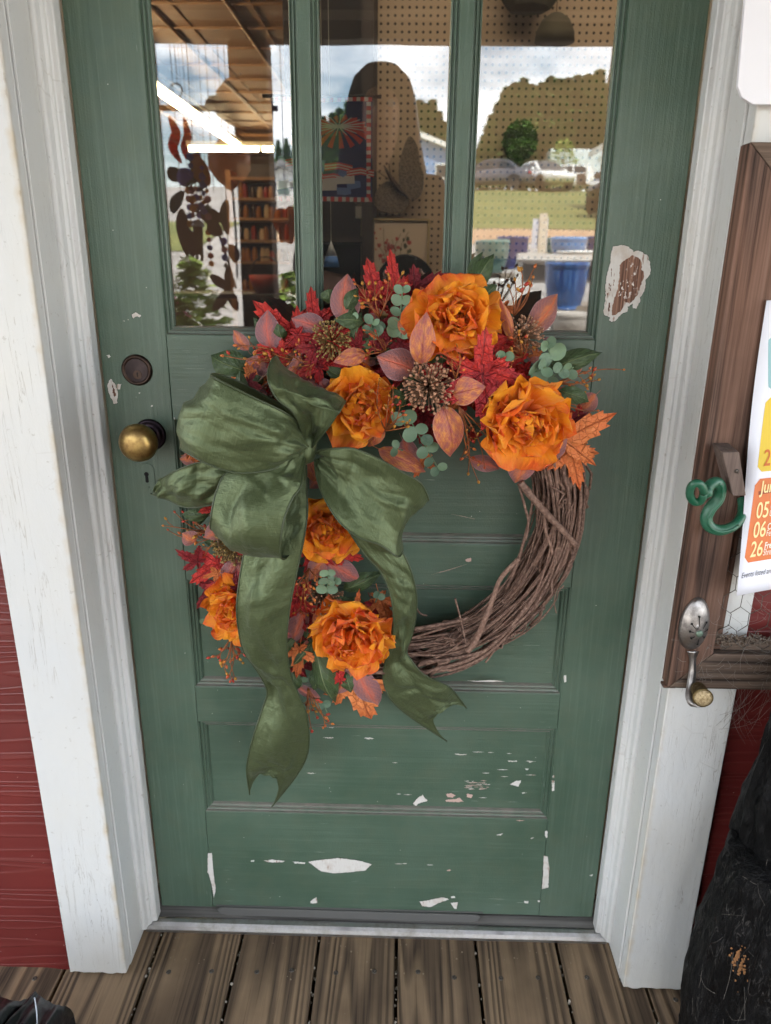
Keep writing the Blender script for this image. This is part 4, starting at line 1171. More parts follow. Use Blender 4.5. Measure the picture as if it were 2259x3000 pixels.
hang('metal_star', 'dark star shaped metal plaque with long points', 'ornament', hv(600, 1700), [('point', blade([(590, 1720), (600, 1830), (600, 1900)], 0.032), DKM, False), ('point', blade([(480, 1780), (540, 1830), (610, 1880)], 0.03, 0.006), DKM, False), ('point', blade([(500, 2010), (560, 1940), (610, 1860)], 0.03, 0.012), DKM, False), ('point', blade([(660, 2010), (630, 1940), (600, 1860)], 0.03, 0.018), DKM, False)])
hang('copper_globe', 'round copper lantern globe near the lamp strip', 'ornament', hv(600, 960), [('globe', MB().lathe([(0.001, -0.10), (0.05, -0.065), (0.08, -0.02), (0.08, 0.03), (0.05, 0.065), (0.02, 0.10), (0.001, 0.10)], hv(600, 1060), (0, 0, 1), 20), COPP, True), ('petal', blade([(600, 1130), (610, 1180), (640, 1200)], 0.05), COPP, False)])
t = thing('plant_stake', 'thin black metal stake leaning at the porch edge', 'stake', hv(620, 1900))
MB().tube([hv(615, 1200), hv(640, 1450), hv(655, 1800)], 0.004, 6).build('rod', TRIMB, t)
MB().tube([hv(540, 1530), hv(600, 1720), hv(645, 1870)], 0.005, 6).build('rod', TRIMB, t)

# strings of small coloured beads and cut shapes among the larger ornaments
bcol = [tinted('blue_bead_acrylic', srgb(70, 110, 190)), tinted('amber_bead_acrylic', srgb(220, 150, 50)), PURP, tinted('rose_bead_acrylic', srgb(200, 120, 130)), TEAL]
for k, (x, y, n) in enumerate(((345, 1020, 7), (372, 1060, 6), (400, 1010, 8), (425, 1090, 6), (355, 1230, 4), (402, 1230, 4), (450, 1130, 6), (330, 1180, 6), (470, 1500, 5), (565, 1560, 4))):
    tp = hv(x, y, 2.02 + 0.02 * (k % 3))
    t = thing('bead_string', 'string of small coloured beads hanging among the porch ornaments', 'ornament', (tp.x, tp.y, 2.01), 'bead strings hanging among the porch ornaments')
    MB().tube([V((tp.x, tp.y, 2.011)), V((tp.x, tp.y, tp.z - n * 0.03))], 0.0008, 4).build('cord', TRIMB, t)
    for i in range(n):
        r_ = rnd.uniform(0.008, 0.016)
        MB().lathe([(0.001, -r_), (r_ * 0.8, -r_ * 0.6), (r_, 0), (r_ * 0.8, r_ * 0.6), (0.001, r_)], V((tp.x, tp.y, tp.z - i * 0.03)), (0, 0, 1), 8).build('bead', rnd.choice(bcol), t, smooth=True)
# ================================================================== inside the shop
shop = structure('shop_interior')
FLOORM = wood('shop_floor_wood', srgb(60, 46, 36), srgb(92, 72, 54), srgb(100, 80, 62), 'y', 0.8)
MB().box(-4.2, 4.2, 0.101, 12.6, -0.3, -0.02).build('floor', FLOORM, shop)
DARKW = plain('dark_shop_wall', srgb(92, 72, 54), 0.8)
MB().box(-4.2, -4.1, 0.101, 12.6, -0.02, 3.0).build('wall', DARKW, shop)
MB().box(4.1, 4.2, 0.101, 12.6, -0.02, 3.0).build('wall', DARKW, shop)
MB().box(-4.2, 4.2, 12.5, 12.6, -0.02, 3.0).build('wall', DARKW, shop)
MB().box(-4.0995, 4.0995, 0.1012, 0.12, 2.07, 2.999).build('wall', DARKW, shop)
for s in (-1, 1):
    MB().box(*((-4.0995, -0.4495) if s < 0 else (0.4495, 4.0995)), 0.1012, 0.12, -0.019, 2.0695).build('wall', DARKW, shop)
TIN = Mat('brown_pressed_tin')
_o = TIN.obj()
_n = TIN.noise(_o, 3, 4)
TIN.set(color=TIN.mix(_n, srgb(140, 98, 62), srgb(172, 126, 82)), rough=0.5)
TIN = TIN.m
MB().box(-4.2, 4.2, 0.1, 12.6, 2.86, 2.90).build('ceiling', TIN, shop)
# raised ribs of the tin panels, one frame per panel row
for k in range(15):
    x = -4.0 + k * 0.56
    MB().tube([(x, 0.13, 2.858), (x, 12.4, 2.858)], 0.022, 6).build('ceiling_rib', TIN, shop, smooth=True)
    MB().tube([(x + 0.16, 0.13, 2.8595), (x + 0.16, 12.4, 2.8595)], 0.009, 5).build('ceiling_rib', TIN, shop, smooth=True)
for k in range(22):
    y = 0.35 + k * 0.56
    MB().tube([(-4.09, y, 2.8585), (4.09, y, 2.8585)], 0.014, 6).build('ceiling_rib', TIN, shop, smooth=True)

TUBE = Mat('lit_fluorescent_tube', color=(0.9, 0.85, 0.7, 1), emit=(1.0, 0.78, 0.46, 1), estr=9.0).m
FIX = plain('lamp_housing', srgb(200, 190, 170), 0.4)
PEG_FILL = Mat('peg_fill_tube', color=(0.9, 0.85, 0.7, 1), emit=(1.0, 0.84, 0.62, 1), estr=6.0).m
def lamp(a, b, label, tm=None):
    a, b = V(a), V(b)
    t = thing('strip_lamp', label, 'lamp', tuple((a + b) / 2), 'fluorescent strip lamps on the shop ceiling')
    d = (b - a).normalized()
    n = max(1, round((b - a).length / 1.25))
    sdv = V((-d.y, d.x, 0))
    up = V((0, 0, 1))
    q = [a - sdv * 0.06, a + sdv * 0.06, a + sdv * 0.04 + up * 0.06, a - sdv * 0.04 + up * 0.06]
    q2 = [v + (b - a) for v in q]
    MB().add(q + q2, [(0, 1, 2, 3), (4, 7, 6, 5), (0, 4, 5, 1), (1, 5, 6, 2), (2, 6, 7, 3), (3, 7, 4, 0)]).build('housing', FIX, t)
    for k in range(n):
        p0_ = a.lerp(b, (k + 0.03) / n) - up * 0.03
        p1_ = a.lerp(b, (k + 0.97) / n) - up * 0.03
        MB().tube([p0_, p1_], 0.032, 10).build('tube', tm or TUBE, t, smooth=True)
    for p in (a, b):
        MB().tube([p + d * 0.1 * (1 if p is a else -1) + up * 0.06, p + d * 0.1 * (1 if p is a else -1) + V((0, 0, 2.858 - p.z))], 0.004, 5).build('hanger', FIX, t)
lamp((-2.21, 3.2, 2.66), (-2.21, 9.85, 2.66), 'long lit strip lamp running away from the door')
qa, qb = at(548, 428, 10), at(980, 432, 10)
lamp((qa.x, 10, qa.z), (qb.x, 10, qb.z), 'lit strip lamp crossing at the far end of the shop')
lamp((-0.5, 0.75, 2.70), (1.9, 0.75, 2.70), 'unseen strip lamp added to light the peg wall near the door', PEG_FILL)  # added out of view to brighten the peg board

# ---- peg board
PEG = Mat('tan_peg_board')
_o = PEG.obj()
_m = PEG.map(_o, (1 / 0.0254,) * 3)
_s = PEG.n('SeparateXYZ', Vector=_m)
_a = PEG.math('SUBTRACT', PEG.math('FRACT', _s.outputs[0]), 0.5)
_b = PEG.math('SUBTRACT', PEG.math('FRACT', _s.outputs[2]), 0.5)
_d = PEG.math('SQRT', PEG.math('ADD', PEG.math('MULTIPLY', _a, _a), PEG.math('MULTIPLY', _b, _b)))
_h = PEG.ramp(_d, [(0.17, 1), (0.21, 0)])
PEG.set(color=PEG.mix(_h, PEG.mix(PEG.noise(_o, 2, 3), srgb(176, 152, 126), srgb(188, 164, 138)), srgb(38, 26, 18)), rough=0.6)
PEG = PEG.m
t = thing('peg_board', 'tan peg board display wall full of small round holes', 'peg board', (0.8, 2.0, 0))
MB().box(-0.075, 2.6, 2.0, 2.008, 0.35, 2.75).build('board', PEG, t)
MB().box(-0.075, 2.6, 2.0085, 2.05, -0.02, 2.75).build('frame', BROWNWOOD, t)
MB().box(-0.075, 2.6, 1.6, 1.999, -0.02, 0.72).build('counter', BROWNWOOD, t, bevel=0.004)
MB().box(0.30, 2.6, 1.62, 1.9985, 0.721, 1.20).build('added_dark_box', plain('dark_box_brown', srgb(44, 34, 28), 0.6), t, bevel=0.004)  # dark box added over the peg board so the reflected pots read clearly
t = thing('display_cabinet', 'dark brown open cabinet standing left of the peg board', 'cabinet', (-0.3, 1.9, 0))
DKB = plain('very_dark_wood', srgb(46, 34, 28), 0.6)
for x in (-0.36, -0.10):
    MB().box(x - 0.02, x + 0.02, 1.75, 2.2, -0.02, 2.35).build('side', DKB, t)
MB().box(-0.34, -0.12, 2.18, 2.2, -0.02, 2.35).build('back', DKB, t)
for z in (0.4, 0.9, 1.25, 2.3):
    MB().box(-0.34, -0.12, 1.76, 2.179, z, z + 0.02).build('shelf', DKB, t)

# ---- flag with fireworks
def flag():
    d = 0.8
    tl, br_ = at(925, 288, d), at(1090, 590, d)
    x0, x1, z0, z1 = tl.x - 0.10, br_.x, br_.z, tl.z
    t = thing('garden_flag', 'small dark blue flag with red fireworks and bunting inside the middle pane', 'flag', ((x0 + x1) / 2, d, z1))
    nx, nz = 18, 26
    yy = lambda u, v: d + 0.006 * math.sin(u * 9 + v * 3) + 0.004 * math.sin(v * 11)
    NAVY = plain('navy_cloth', srgb(44, 44, 92), 0.8)
    vs = [(x0 + (x1 - x0) * i / nx, yy(i / nx, j / nz), z0 + (z1 - z0) * j / nz) for j in range(nz + 1) for i in range(nx + 1)]
    fs = [(j * (nx + 1) + i, j * (nx + 1) + i + 1, (j + 1) * (nx + 1) + i + 1, (j + 1) * (nx + 1) + i) for j in range(nz) for i in range(nx)]
    o = MB().add(vs, fs).build('cloth', NAVY, t, smooth=True)
    md = o.modifiers.new('thick', 'SOLIDIFY')
    md.thickness = 0.001
    prints = {'r': (MB(), plain('red_print', srgb(206, 64, 60), 0.8)), 'w': (MB(), plain('cream_print', srgb(214, 200, 190), 0.8)), 'b': (MB(), plain('pale_blue_print', srgb(112, 130, 180), 0.8)), 'o': (MB(), plain('orange_print', srgb(224, 130, 70), 0.8))}
    def P(u, v, lift=0.002):
        return V((x0 + (x1 - x0) * u, yy(u, v) - lift, z0 + (z1 - z0) * v))
    def band(k, pts, w0, w1, lift=0.002):
        n = len(pts)
        L = []
        for i, (u, v) in enumerate(pts):
            a, b = pts[max(i - 1, 0)], pts[min(i + 1, n - 1)]
            dx, dz = (b[0] - a[0]) * (x1 - x0), (b[1] - a[1]) * (z1 - z0)
            l = math.hypot(dx, dz) or 1
            w_ = (w0 + (w1 - w0) * i / (n - 1)) / 2
            p = P(u, v, lift)
            L.append((p + V((-dz / l, 0, dx / l)) * w_, p - V((-dz / l, 0, dx / l)) * w_))
        prints[k][0].add([q for pr in L for q in pr], [(2 * i, 2 * i + 1, 2 * i + 3, 2 * i + 2) for i in range(n - 1)])
    for c_, rr_, kk in (((0.66, 0.74), 0.30, 'r'), ((0.34, 0.62), 0.17, 'o')):
        for k in range(16):
            an = 2 * PI * k / 16 + 0.1
            pts = [(c_[0] + rr_ * math.cos(an) * s_, c_[1] + 0.52 * rr_ * math.sin(an) * s_ - 0.10 * rr_ * s_ * s_ * 2) for s_ in (0.25, 0.5, 0.75, 1.0)]
            band(kk, pts, 0.003, 0.012)
            band('w', [(c_[0] + rr_ * 0.95 * math.cos(an + .2) * s_, c_[1] + 0.3 * rr_ * math.sin(an + .2) * s_) for s_ in (0.02, 0.5, 1)], 0.003, 0.0015, 0.003)
    for k in range(26):
        v = k / 26
        band('r' if k % 2 else 'w', [(0.965, v), (0.965, v + 0.037)], 0.010, 0.010)
        band('r' if k % 2 else 'w', [(v, 0.018), (v + 0.037, 0.018)], 0.010, 0.010)
        band('r' if k % 2 else 'w', [(v, 0.985), (v + 0.037, 0.985)], 0.008, 0.008)
    for (u, v, w_) in ((0.1, 0.40, 0.05), (0.5, 0.36, 0.045), (0.2, 0.30, 0.05), (0.72, 0.31, 0.05), (0.45, 0.25, 0.05)):
        for s_ in range(5):
            band('r' if s_ % 2 == 0 else 'w', [(u + 0.02, v - 0.013 * s_), (u + 0.16, v + 0.02 - 0.013 * s_), (u + 0.30, v - 0.01 - 0.013 * s_)], 0.0036, 0.0036)
        band('b', [(u - 0.06, v), (u + 0.02, v - 0.02)], 0.02, 0.026)
    for (u, v) in ((0.12, 0.17), (0.42, 0.13), (0.60, 0.20)):
        band('w', [(u - 0.10, v - 0.02), (u + 0.05, v + 0.012), (u + 0.22, v + 0.02)], 0.016, 0.018, 0.003)
    for u, v in ((0.3, 0.1), (0.7, 0.09), (0.8, 0.16), (0.2, 0.24)):
        band('b', [(u - 0.06, v), (u + 0.08, v + 0.015)], 0.02, 0.014)
    for k, nm in (('r', 'red_print'), ('w', 'cream_print'), ('b', 'blue_print'), ('o', 'orange_print')):
        prints[k][0].build(nm, prints[k][1], t)
    MB().tube([(x0 - 0.02, d, z1 + 0.004), (x1 + 0.02, d, z1 + 0.004)], 0.004, 6).build('rod', BLACK, t)
    MB().tube([((x0 + x1) / 2, d, z1 + 0.006), ((x0 + x1) / 2, d, 2.858)], 0.0012, 4).build('cord', FIX, t)
flag()

# ---- framed print, tag, plate, cone, butterfly, small wreath, hats
z2 = lambda x, y, d=1.9: at(900 + x / 1.754, y / 1.754, d)
a, b = z2(285, 1130), z2(608, 1620)
t = thing('picture', 'pale framed print of red flowers leaning at the peg board', 'picture', ((a.x + b.x) / 2, 1.9, b.z))
GOLD = plain('thin_gold_frame', srgb(178, 156, 108), 0.4)
MB().box(a.x, b.x, 1.905, 1.92, b.z, a.z).build('print_sheet', plain('cream_print_paper', srgb(206, 186, 166), 0.8), t)
for bx_ in ((a.x - 0.006, a.x, b.z - 0.006, a.z + 0.006), (b.x, b.x + 0.006, b.z - 0.006, a.z + 0.006)):
    MB().box(bx_[0], bx_[1], 1.895, 1.925, bx_[2], bx_[3]).build('frame', GOLD, t)
for zz_ in ((a.z, a.z + 0.006), (b.z - 0.006, b.z)):
    MB().box(a.x + 0.0003, b.x - 0.0003, 1.896, 1.924, zz_[0], zz_[1]).build('frame', GOLD, t)
fl = MB()
st = MB()
for cx_, top_, sway in ((395, 1170, 10), (430, 1230, -20), (350, 1250, -30), (490, 1200, 30), (530, 1190, 30)):
    pts = [z2(440 + (cx_ - 440) * k / 6 + sway * math.sin(k), 1560 + (top_ - 1560) * k / 6, 1.9045) for k in range(7)]
    st.tube([V((p.x, 1.9046, p.z)) for p in pts], 0.0012, 4)
for k in range(40):
    x_, y_ = rnd.gauss(405, 38), rnd.gauss(1275, 52)
    c_ = z2(x_, y_, 1.904)
    r_ = rnd.uniform(0.004, 0.011)
    fl.poly([V((c_.x + r_ * math.cos(q) * rnd.uniform(.6, 1), 1.9040, c_.z + r_ * math.sin(q) * rnd.uniform(.6, 1))) for q in [2 * PI * i / 7 for i in range(7)]], (0, 1, 0), 0.0003 + 0.00001 * k)
for k in range(14):
    c_ = z2(rnd.gauss(515, 18), rnd.gauss(1290, 50), 1.904)
    r_ = rnd.uniform(0.003, 0.007)
    st.poly([V((c_.x + r_ * math.cos(q), 1.9042, c_.z + r_ * 1.6 * math.sin(q))) for q in [2 * PI * i / 6 for i in range(6)]], (0, 1, 0), 0.0003 + 0.00001 * k)
fl.build('flower_print', plain('faded_red_print', srgb(182, 92, 84), 0.8), t)
st.build('stem_print', plain('faded_green_print', srgb(92, 92, 72), 0.8), t)
q = z2(505, 1440, 1.75)
t = thing('plate', 'dark rimmed round plate behind the top of the wreath', 'plate', (q.x, 1.75, q.z - 0.1))
MB().lathe([(0.001, 0.0), (0.075, 0.0), (0.085, 0.006), (0.105, 0.014), (0.105, 0.018), (0.083, 0.010), (0.001, 0.006)], (q.x, 1.75, q.z - 0.02), (0, -1, 0.1), 32).build('plate_disc', plain('grey_plate_glaze', srgb(92, 84, 82), 0.25), t, smooth=True)
MB().lathe([(0.098, 0.013), (0.108, 0.014), (0.108, 0.022), (0.098, 0.020)], (q.x, 1.75, q.z - 0.02), (0, -1, 0.1), 32).build('rim', BLACK, t, smooth=True)
q0, q1 = at(971, 706, 0.9), at(971, 782, 0.9)
hh = q0.z - q1.z
t = thing('cone_ornament', 'small white and blue pointed cone hanging in the dark', 'ornament', tuple(q1))
MB().lathe([(0.015, hh * 0.42), (0.0005, hh)], (q1.x, 0.9, q1.z), (0, 0, 1), 14).build('white_tip', plain('white_cone_paper', srgb(196, 196, 200), 0.6), t, smooth=True)
MB().lathe([(0.021, 0), (0.0152, hh * 0.418)], (q1.x, 0.9, q1.z), (0, 0, 1), 14).build('blue_base', plain('blue_cone_paper', srgb(70, 120, 190), 0.6), t, smooth=True)
MB().tube([(q1.x, 0.9, q1.z + hh), (q1.x, 0.9, 2.858)], 0.0008, 4).build('cord', FIX, t)
MESHM = Mat('woven_wire_mesh')
_o = MESHM.obj()
_w = MESHM.n('TexVoronoi', Vector=_o, Scale=160).outputs['Distance']
MESHM.set(color=MESHM.mix(MESHM.ramp(_w, [(0.3, 0), (0.6, 1)]), srgb(66, 56, 46), srgb(118, 102, 84)), rough=0.7, normal=MESHM.bump(_w, 0.6, 0.003))
MESHM = MESHM.m
t = thing('mesh_butterfly', 'brown wire mesh butterfly hung on the peg board', 'ornament', tuple(z2(450, 950)))
def wing(pts, nm='wing', yy=1.93, th=0.006):
    c_ = [z2(*p, 1.93) for p in pts]
    q = crom(c_ + [c_[0]], 26)[:-1]
    MB().poly([V((p.x, yy, p.z)) for p in q], (0, 1, 0), th).build(nm, MESHM, t, bevel=0.002)
wing([(478, 990), (470, 860), (505, 730), (535, 700), (570, 760), (580, 840), (600, 900), (590, 990), (540, 1030)])
wing([(475, 985), (430, 930), (370, 960), (340, 1040), (380, 1085), (470, 1100), (520, 1060), (520, 1010)], yy=1.922)
wing([(345, 960), (290, 960), (245, 1010), (255, 1060), (310, 1085), (345, 1050)], yy=1.914)
MB().tube([V((p.x, 1.91, p.z)) for p in [z2(*q_, 1.91) for q_ in ((395, 850), (430, 915), (470, 970), (520, 1020))]], [0.003, 0.008, 0.009, 0.003], 8).build('body', BRONZE, t, smooth=True)
for e in ((360, 880), (420, 840)):
    MB().tube([z2(432, 930, 1.905), z2(*e, 1.90)], 0.0018, 4).build('feeler', BRONZE, t)
a, b = z2(248, 1060, 1.88), z2(302, 1122, 1.88)
t = thing('price_tag', 'little white price tag hanging under the mesh butterfly', 'tag', tuple(b))
MB().box(a.x, b.x, 1.88, 1.8815, b.z, a.z).build('card', plain('tag_card', srgb(196, 186, 174), 0.7), t)
c_ = z2(1098, 720, 1.93)
t = thing('boxwood_wreath', 'small round dark green wreath on the peg board', 'wreath', tuple(c_))
GRN = leafmat('dark_boxwood', srgb(36, 52, 28), srgb(58, 72, 40), srgb(78, 74, 42), 30)
m_ = MB()
for k in range(900):
    an, bn = rnd.uniform(0, 6.3), rnd.uniform(0, 6.3)
    rr_ = 0.038 + 0.026 * math.cos(bn) * rnd.uniform(.7, 1)
    p = V((c_.x + rr_ * math.cos(an), 1.945 - 0.035 * abs(math.sin(bn)), c_.z + rr_ * 1.08 * math.sin(an)))
    q = Matrix.Rotation(rnd.uniform(0, 6.3), 3, 'Y') @ Matrix.Rotation(rnd.uniform(-1, 1), 3, 'X')
    s_ = rnd.uniform(0.005, 0.009)
    m_.add([p + q @ (V(w_) * s_) for w_ in ((-1, 0, 0), (0, .1, -.5), (1, 0, 0), (0, .1, .5))], [(0, 1, 2, 3)])
m_.build('foliage', GRN, t)
MB().lathe([(0.015, 0), (0.06, 0.0), (0.06, 0.02), (0.015, 0.02)], (c_.x, 1.99, c_.z), (0, -1, 0), 20).build('ring', DKB, t)
for (x0, x1, yb, hgt, lab) in ((990, 1285, 48, 0.10, 'dark faceted bowl hat hung high on the peg board'), (1168, 1372, 216, 0.06, 'grey green domed hat hung below the faceted one')):
    a, b = z2(x0, yb, 1.9), z2(x1, yb, 1.9)
    r_ = (b.x - a.x) / 2
    t = thing('sun_hat', lab, 'hat', ((a.x + b.x) / 2, 1.9, a.z), 'hats hung on the peg board')
    hm = plain('hat_felt', srgb(86, 80, 64), 0.9)
    if x0 == 990:
        MB().lathe([(r_ * 0.75, 0), (r_, 0.03), (r_, 0.10), (0.001, 0.14)], ((a.x + b.x) / 2, 1.9, a.z), (0, 0, 1), 8).build('crown', hm, t)
    else:
        MB().lathe([(r_, 0), (r_ * 0.95, 0.03), (r_ * 0.7, 0.065), (r_ * 0.3, 0.085), (0.001, 0.088)], ((a.x + b.x) / 2, 1.9, a.z), (0, 0, 1), 24).build('crown', hm, t, smooth=True)
    MB().tube([((a.x + b.x) / 2, 1.9, a.z + 0.08), ((a.x + b.x) / 2 + 0.004, 1.93, 2.72)], 0.0016, 4).build('cord', BROWNWOOD, t)

# ---- shelves with jars
t = thing('shelf_unit', 'tall wooden shelves of jars deep in the shop', 'shelf', (-2.1, 8, 0))
for k, yp in enumerate((520, 580, 638, 702, 765, 850)):
    z_ = at(740, yp, 8).z
    MB().box(-1.92, -0.98, 7.95, 8.3, z_ - 0.03, z_).build('shelf_board', plain('honey_shelf_wood', srgb(132, 92, 54), 0.6) if k == 0 else bpy.data.materials['honey_shelf_wood'], t)
for x in (-1.95, -0.95):
    MB().box(x - 0.03, x + 0.03, 7.95, 8.3, -0.02, at(740, 500, 8).z).build('side', bpy.data.materials['honey_shelf_wood'], t)
MB().box(-1.92, -0.98, 8.301, 8.32, -0.02, at(740, 470, 8).z).build('back', DKB, t)
jm = [plain('amber_jar', srgb(150, 92, 40), 0.2), plain('dark_jar', srgb(56, 36, 30), 0.2), plain('red_jar', srgb(140, 40, 34), 0.25), plain('cream_jar', srgb(190, 160, 120), 0.3)]
jmesh = [MB().lathe([(0.035, 0), (0.045, 0.01), (0.045, 0.10), (0.03, 0.125), (0.03, 0.14), (0.001, 0.14)], (0, 0, 0), (0, 0, 1), 10).mesh('jar', q, True) for q in jm]
jn = ['amber glass', 'dark glass', 'red', 'cream']
for k, yp in enumerate((580, 638, 702, 765, 850)):
    z_ = at(740, yp, 8).z
    for i in range(12):
        v_ = rnd.randrange(4)
        x = -1.84 + i * 0.072 + rnd.uniform(-.02, .02)
        o = link('jar', jmesh[v_], None, Matrix.Translation((x, 8.05, z_ + 0.001)) @ Matrix.Diagonal((0.72, 0.72, rnd.uniform(.8, 1.25), 1)))
        tag(o, jn[v_] + ' jar standing on the wooden shelves deep in the shop', 'jar', jn[v_] + ' jars on the shop shelves')
q = at(750, 700, 6)
t = thing('display_table', 'dark draped display table in front of the shelves', 'table', (q.x, 6, 0))
MB().box(-2.6, -0.9, 5.8, 6.4, 0.86, 0.90).build('top', DKB, t)
for x in (-2.55, -0.98):
    for y in (5.84, 6.32):
        MB().box(x - 0.03, x + 0.03, y - 0.03, y + 0.03, -0.02, 0.86).build('leg', DKB, t)
q = at(770, 690, 6)
t = thing('basket', 'round basket with a red lining on the display table', 'basket', (q.x, 6.1, 0.90))
MB().lathe([(0.10, 0.001), (0.15, 0.10), (0.16, 0.16), (0.14, 0.16), (0.10, 0.05), (0.001, 0.05)], (q.x, 6.1, 0.90), (0, 0, 1), 20).build('bowl', plain('red_basket', srgb(150, 50, 40), 0.6), t, smooth=True)
MB().tube([(q.x - 0.15 * math.cos(k * PI / 10), 6.1, 1.06 + 0.16 * math.sin(k * PI / 10)) for k in range(11)], 0.008, 6).build('handle', DKB, t, smooth=True)

# ================================================================== the photographer (seen as a reflection)
def skin(name, verts, edges, radii, mat, parent, levels=2, root=0):
    me = bpy.data.meshes.new(name)
    me.from_pydata([tuple(v) for v in verts], edges, [])
    o = link(name, me, parent)
    md = o.modifiers.new('skin', 'SKIN')
    md.use_smooth_shade = True
    sv = me.skin_vertices[0].data
    for i, r_ in enumerate(radii):
        sv[i].radius = (r_, r_) if not isinstance(r_, tuple) else r_
        sv[i].use_root = (i == root)
    s_ = o.modifiers.new('sub', 'SUBSURF')
    s_.levels = s_.render_levels = levels
    me.materials.append(mat)
    return o
hx = at(1119, 190, 1.478)
PX0, PYH, HT = hx.x, -1.45, hx.z
per = thing('person', 'person with long hair in a dark top, holding up a phone', 'person', (PX0, -1.47, 0))
SK = plain('skin_tone', srgb(206, 160, 134), 0.5, sss=0.05)
SHIRT = plain('dark_top_cloth', srgb(50, 52, 66), 0.85)
JEANS = plain('blue_denim', srgb(52, 64, 92), 0.85)
HAIR = plain('dark_brown_hair', srgb(46, 34, 28), 0.5)
pc = CAM - CF * 0.016 - CU * 0.055
vs, es, rs = [], [], []
def vt(p, r_, link_to=None):
    vs.append(V(p))
    rs.append(r_)
    if link_to is not None:
        es.append((link_to, len(vs) - 1))
    return len(vs) - 1
pel = vt((PX0, -1.49, 0.96), (0.15, 0.11))
sp = vt((PX0, -1.49, 1.12), (0.125, 0.095), pel)
ch = vt((PX0, -1.48, 1.30), (0.145, 0.105), sp)
nk0 = vt((PX0, -1.475, 1.44), 0.06, ch)
nk = vt((PX0, -1.465, HT - 0.24), 0.048, nk0)
h1 = vt((PX0, -1.445, HT - 0.19), (0.062, 0.075), nk)
h2 = vt((PX0, -1.445, HT - 0.12), (0.075, 0.092), h1)
h3 = vt((PX0, -1.455, HT - 0.05), (0.068, 0.085), h2)
ns = vt((PX0, -1.350, HT - 0.135), 0.011, h2)
for s in (-1, 1):
    shd = vt((PX0 + s * 0.165, -1.48, 1.385), 0.062, ch)
    el = vt((PX0 + s * 0.235, -1.40, 1.13), 0.043, shd)
    fm = vt((PX0 + s * 0.175, -1.27, 1.125), 0.037, el)
    wr = vt(pc + CR * s * 0.085 - CF * 0.045 - CU * 0.05, 0.025, fm)
    pm = vt(pc + CR * s * 0.052 - CF * 0.022 - CU * 0.02, 0.023, wr)
    for k in range(4):
        b_ = pc + CR * s * 0.046 + CU * (-0.022 + 0.017 * k) - CF * 0.006
        f1 = vt(b_ + CR * s * 0.002 + CF * 0.012, 0.0085, pm)
        f2 = vt(b_ - CR * s * 0.016 + CF * (0.0165 + 0.001 * k) - CU * 0.002, 0.0075, f1)
        f3 = vt(b_ - CR * s * (0.024 + 0.004 * (k % 2)) + CF * 0.013 - CU * 0.004, 0.0065, f2)
    t1 = vt(pc + CR * s * 0.048 - CF * 0.020 + CU * 0.004, 0.011, pm)
    t2 = vt(pc + CR * s * 0.030 - CF * 0.020 + CU * 0.012, 0.009, t1)
    hp = vt((PX0 + s * 0.088, -1.49, 0.88), 0.088, pel)
    kn = vt((PX0 + s * 0.10, -1.47, 0.48), 0.060, hp)
    an_ = vt((PX0 + s * 0.105, -1.50, 0.085), 0.038, kn)
    ft = vt((PX0 + s * 0.115, -1.42, 0.040), 0.036, an_)
    to = vt((PX0 + s * 0.120, -1.33, 0.030), 0.026, ft)
skin('body', vs, es, rs, SK, per)
tv, te, tr_ = [], [], []
def tv_(p, r_, l=None):
    tv.append(V(p)); tr_.append(r_)
    if l is not None:
        te.append((l, len(tv) - 1))
    return len(tv) - 1
a0 = tv_((PX0, -1.49, 0.93), (0.205, 0.130))
a1 = tv_((PX0, -1.49, 1.12), (0.200, 0.122), a0)
a2 = tv_((PX0, -1.48, 1.30), (0.180, 0.124), a1)
a3 = tv_((PX0, -1.475, 1.42), 0.075, a2)
for s in (-1, 1):
    b1 = tv_((PX0 + s * 0.168, -1.48, 1.39), 0.074, a2)
    b2 = tv_((PX0 + s * 0.225, -1.42, 1.18), 0.068, b1)
    b3 = tv_((PX0 + s * 0.225, -1.37, 1.125), 0.060, b2)
skin('shirt', tv, te, tr_, SHIRT, per)
jv = [V((PX0, -1.49, 0.93))]
je, jr = [], [(0.155, 0.118)]
for s in (-1, 1):
    i0 = len(jv)
    jv += [V((PX0 + s * 0.09, -1.49, 0.85)), V((PX0 + s * 0.10, -1.47, 0.48)), V((PX0 + s * 0.105, -1.50, 0.11))]
    jr += [0.100, 0.076, 0.060]
    je += [(0, i0), (i0, i0 + 1), (i0 + 1, i0 + 2)]
skin('trousers', jv, je, jr, JEANS, per)
for s in (-1, 1):
    MB().lathe([(0.030, 0), (0.045, 0.012), (0.045, 0.05), (0.03, 0.07), (0.001, 0.072)], (PX0 + s * 0.115, -1.415, 0.002), (0, 0, 1), 16, sx=1, sy=-2.6).build('shoe', BLACK, per, smooth=True)
    e = V((PX0 + s * 0.030, -1.362, HT - 0.118))
    MB().lathe([(0.001, -0.006), (0.009, -0.004), (0.012, 0.0), (0.009, 0.004), (0.001, 0.005)], e, (0, 1, 0), 12).build('eye', plain('eye_white', srgb(225, 222, 218), 0.2) if s < 0 else bpy.data.materials['eye_white'], per, smooth=True)
MB().lathe([(0.001, -0.004), (0.020, 0), (0.001, 0.004)], (PX0, -1.352, HT - 0.178), (0, 1, 0), 14, sx=1, sy=0.35).build('mouth', plain('lips', srgb(176, 96, 90), 0.4), per, smooth=True)
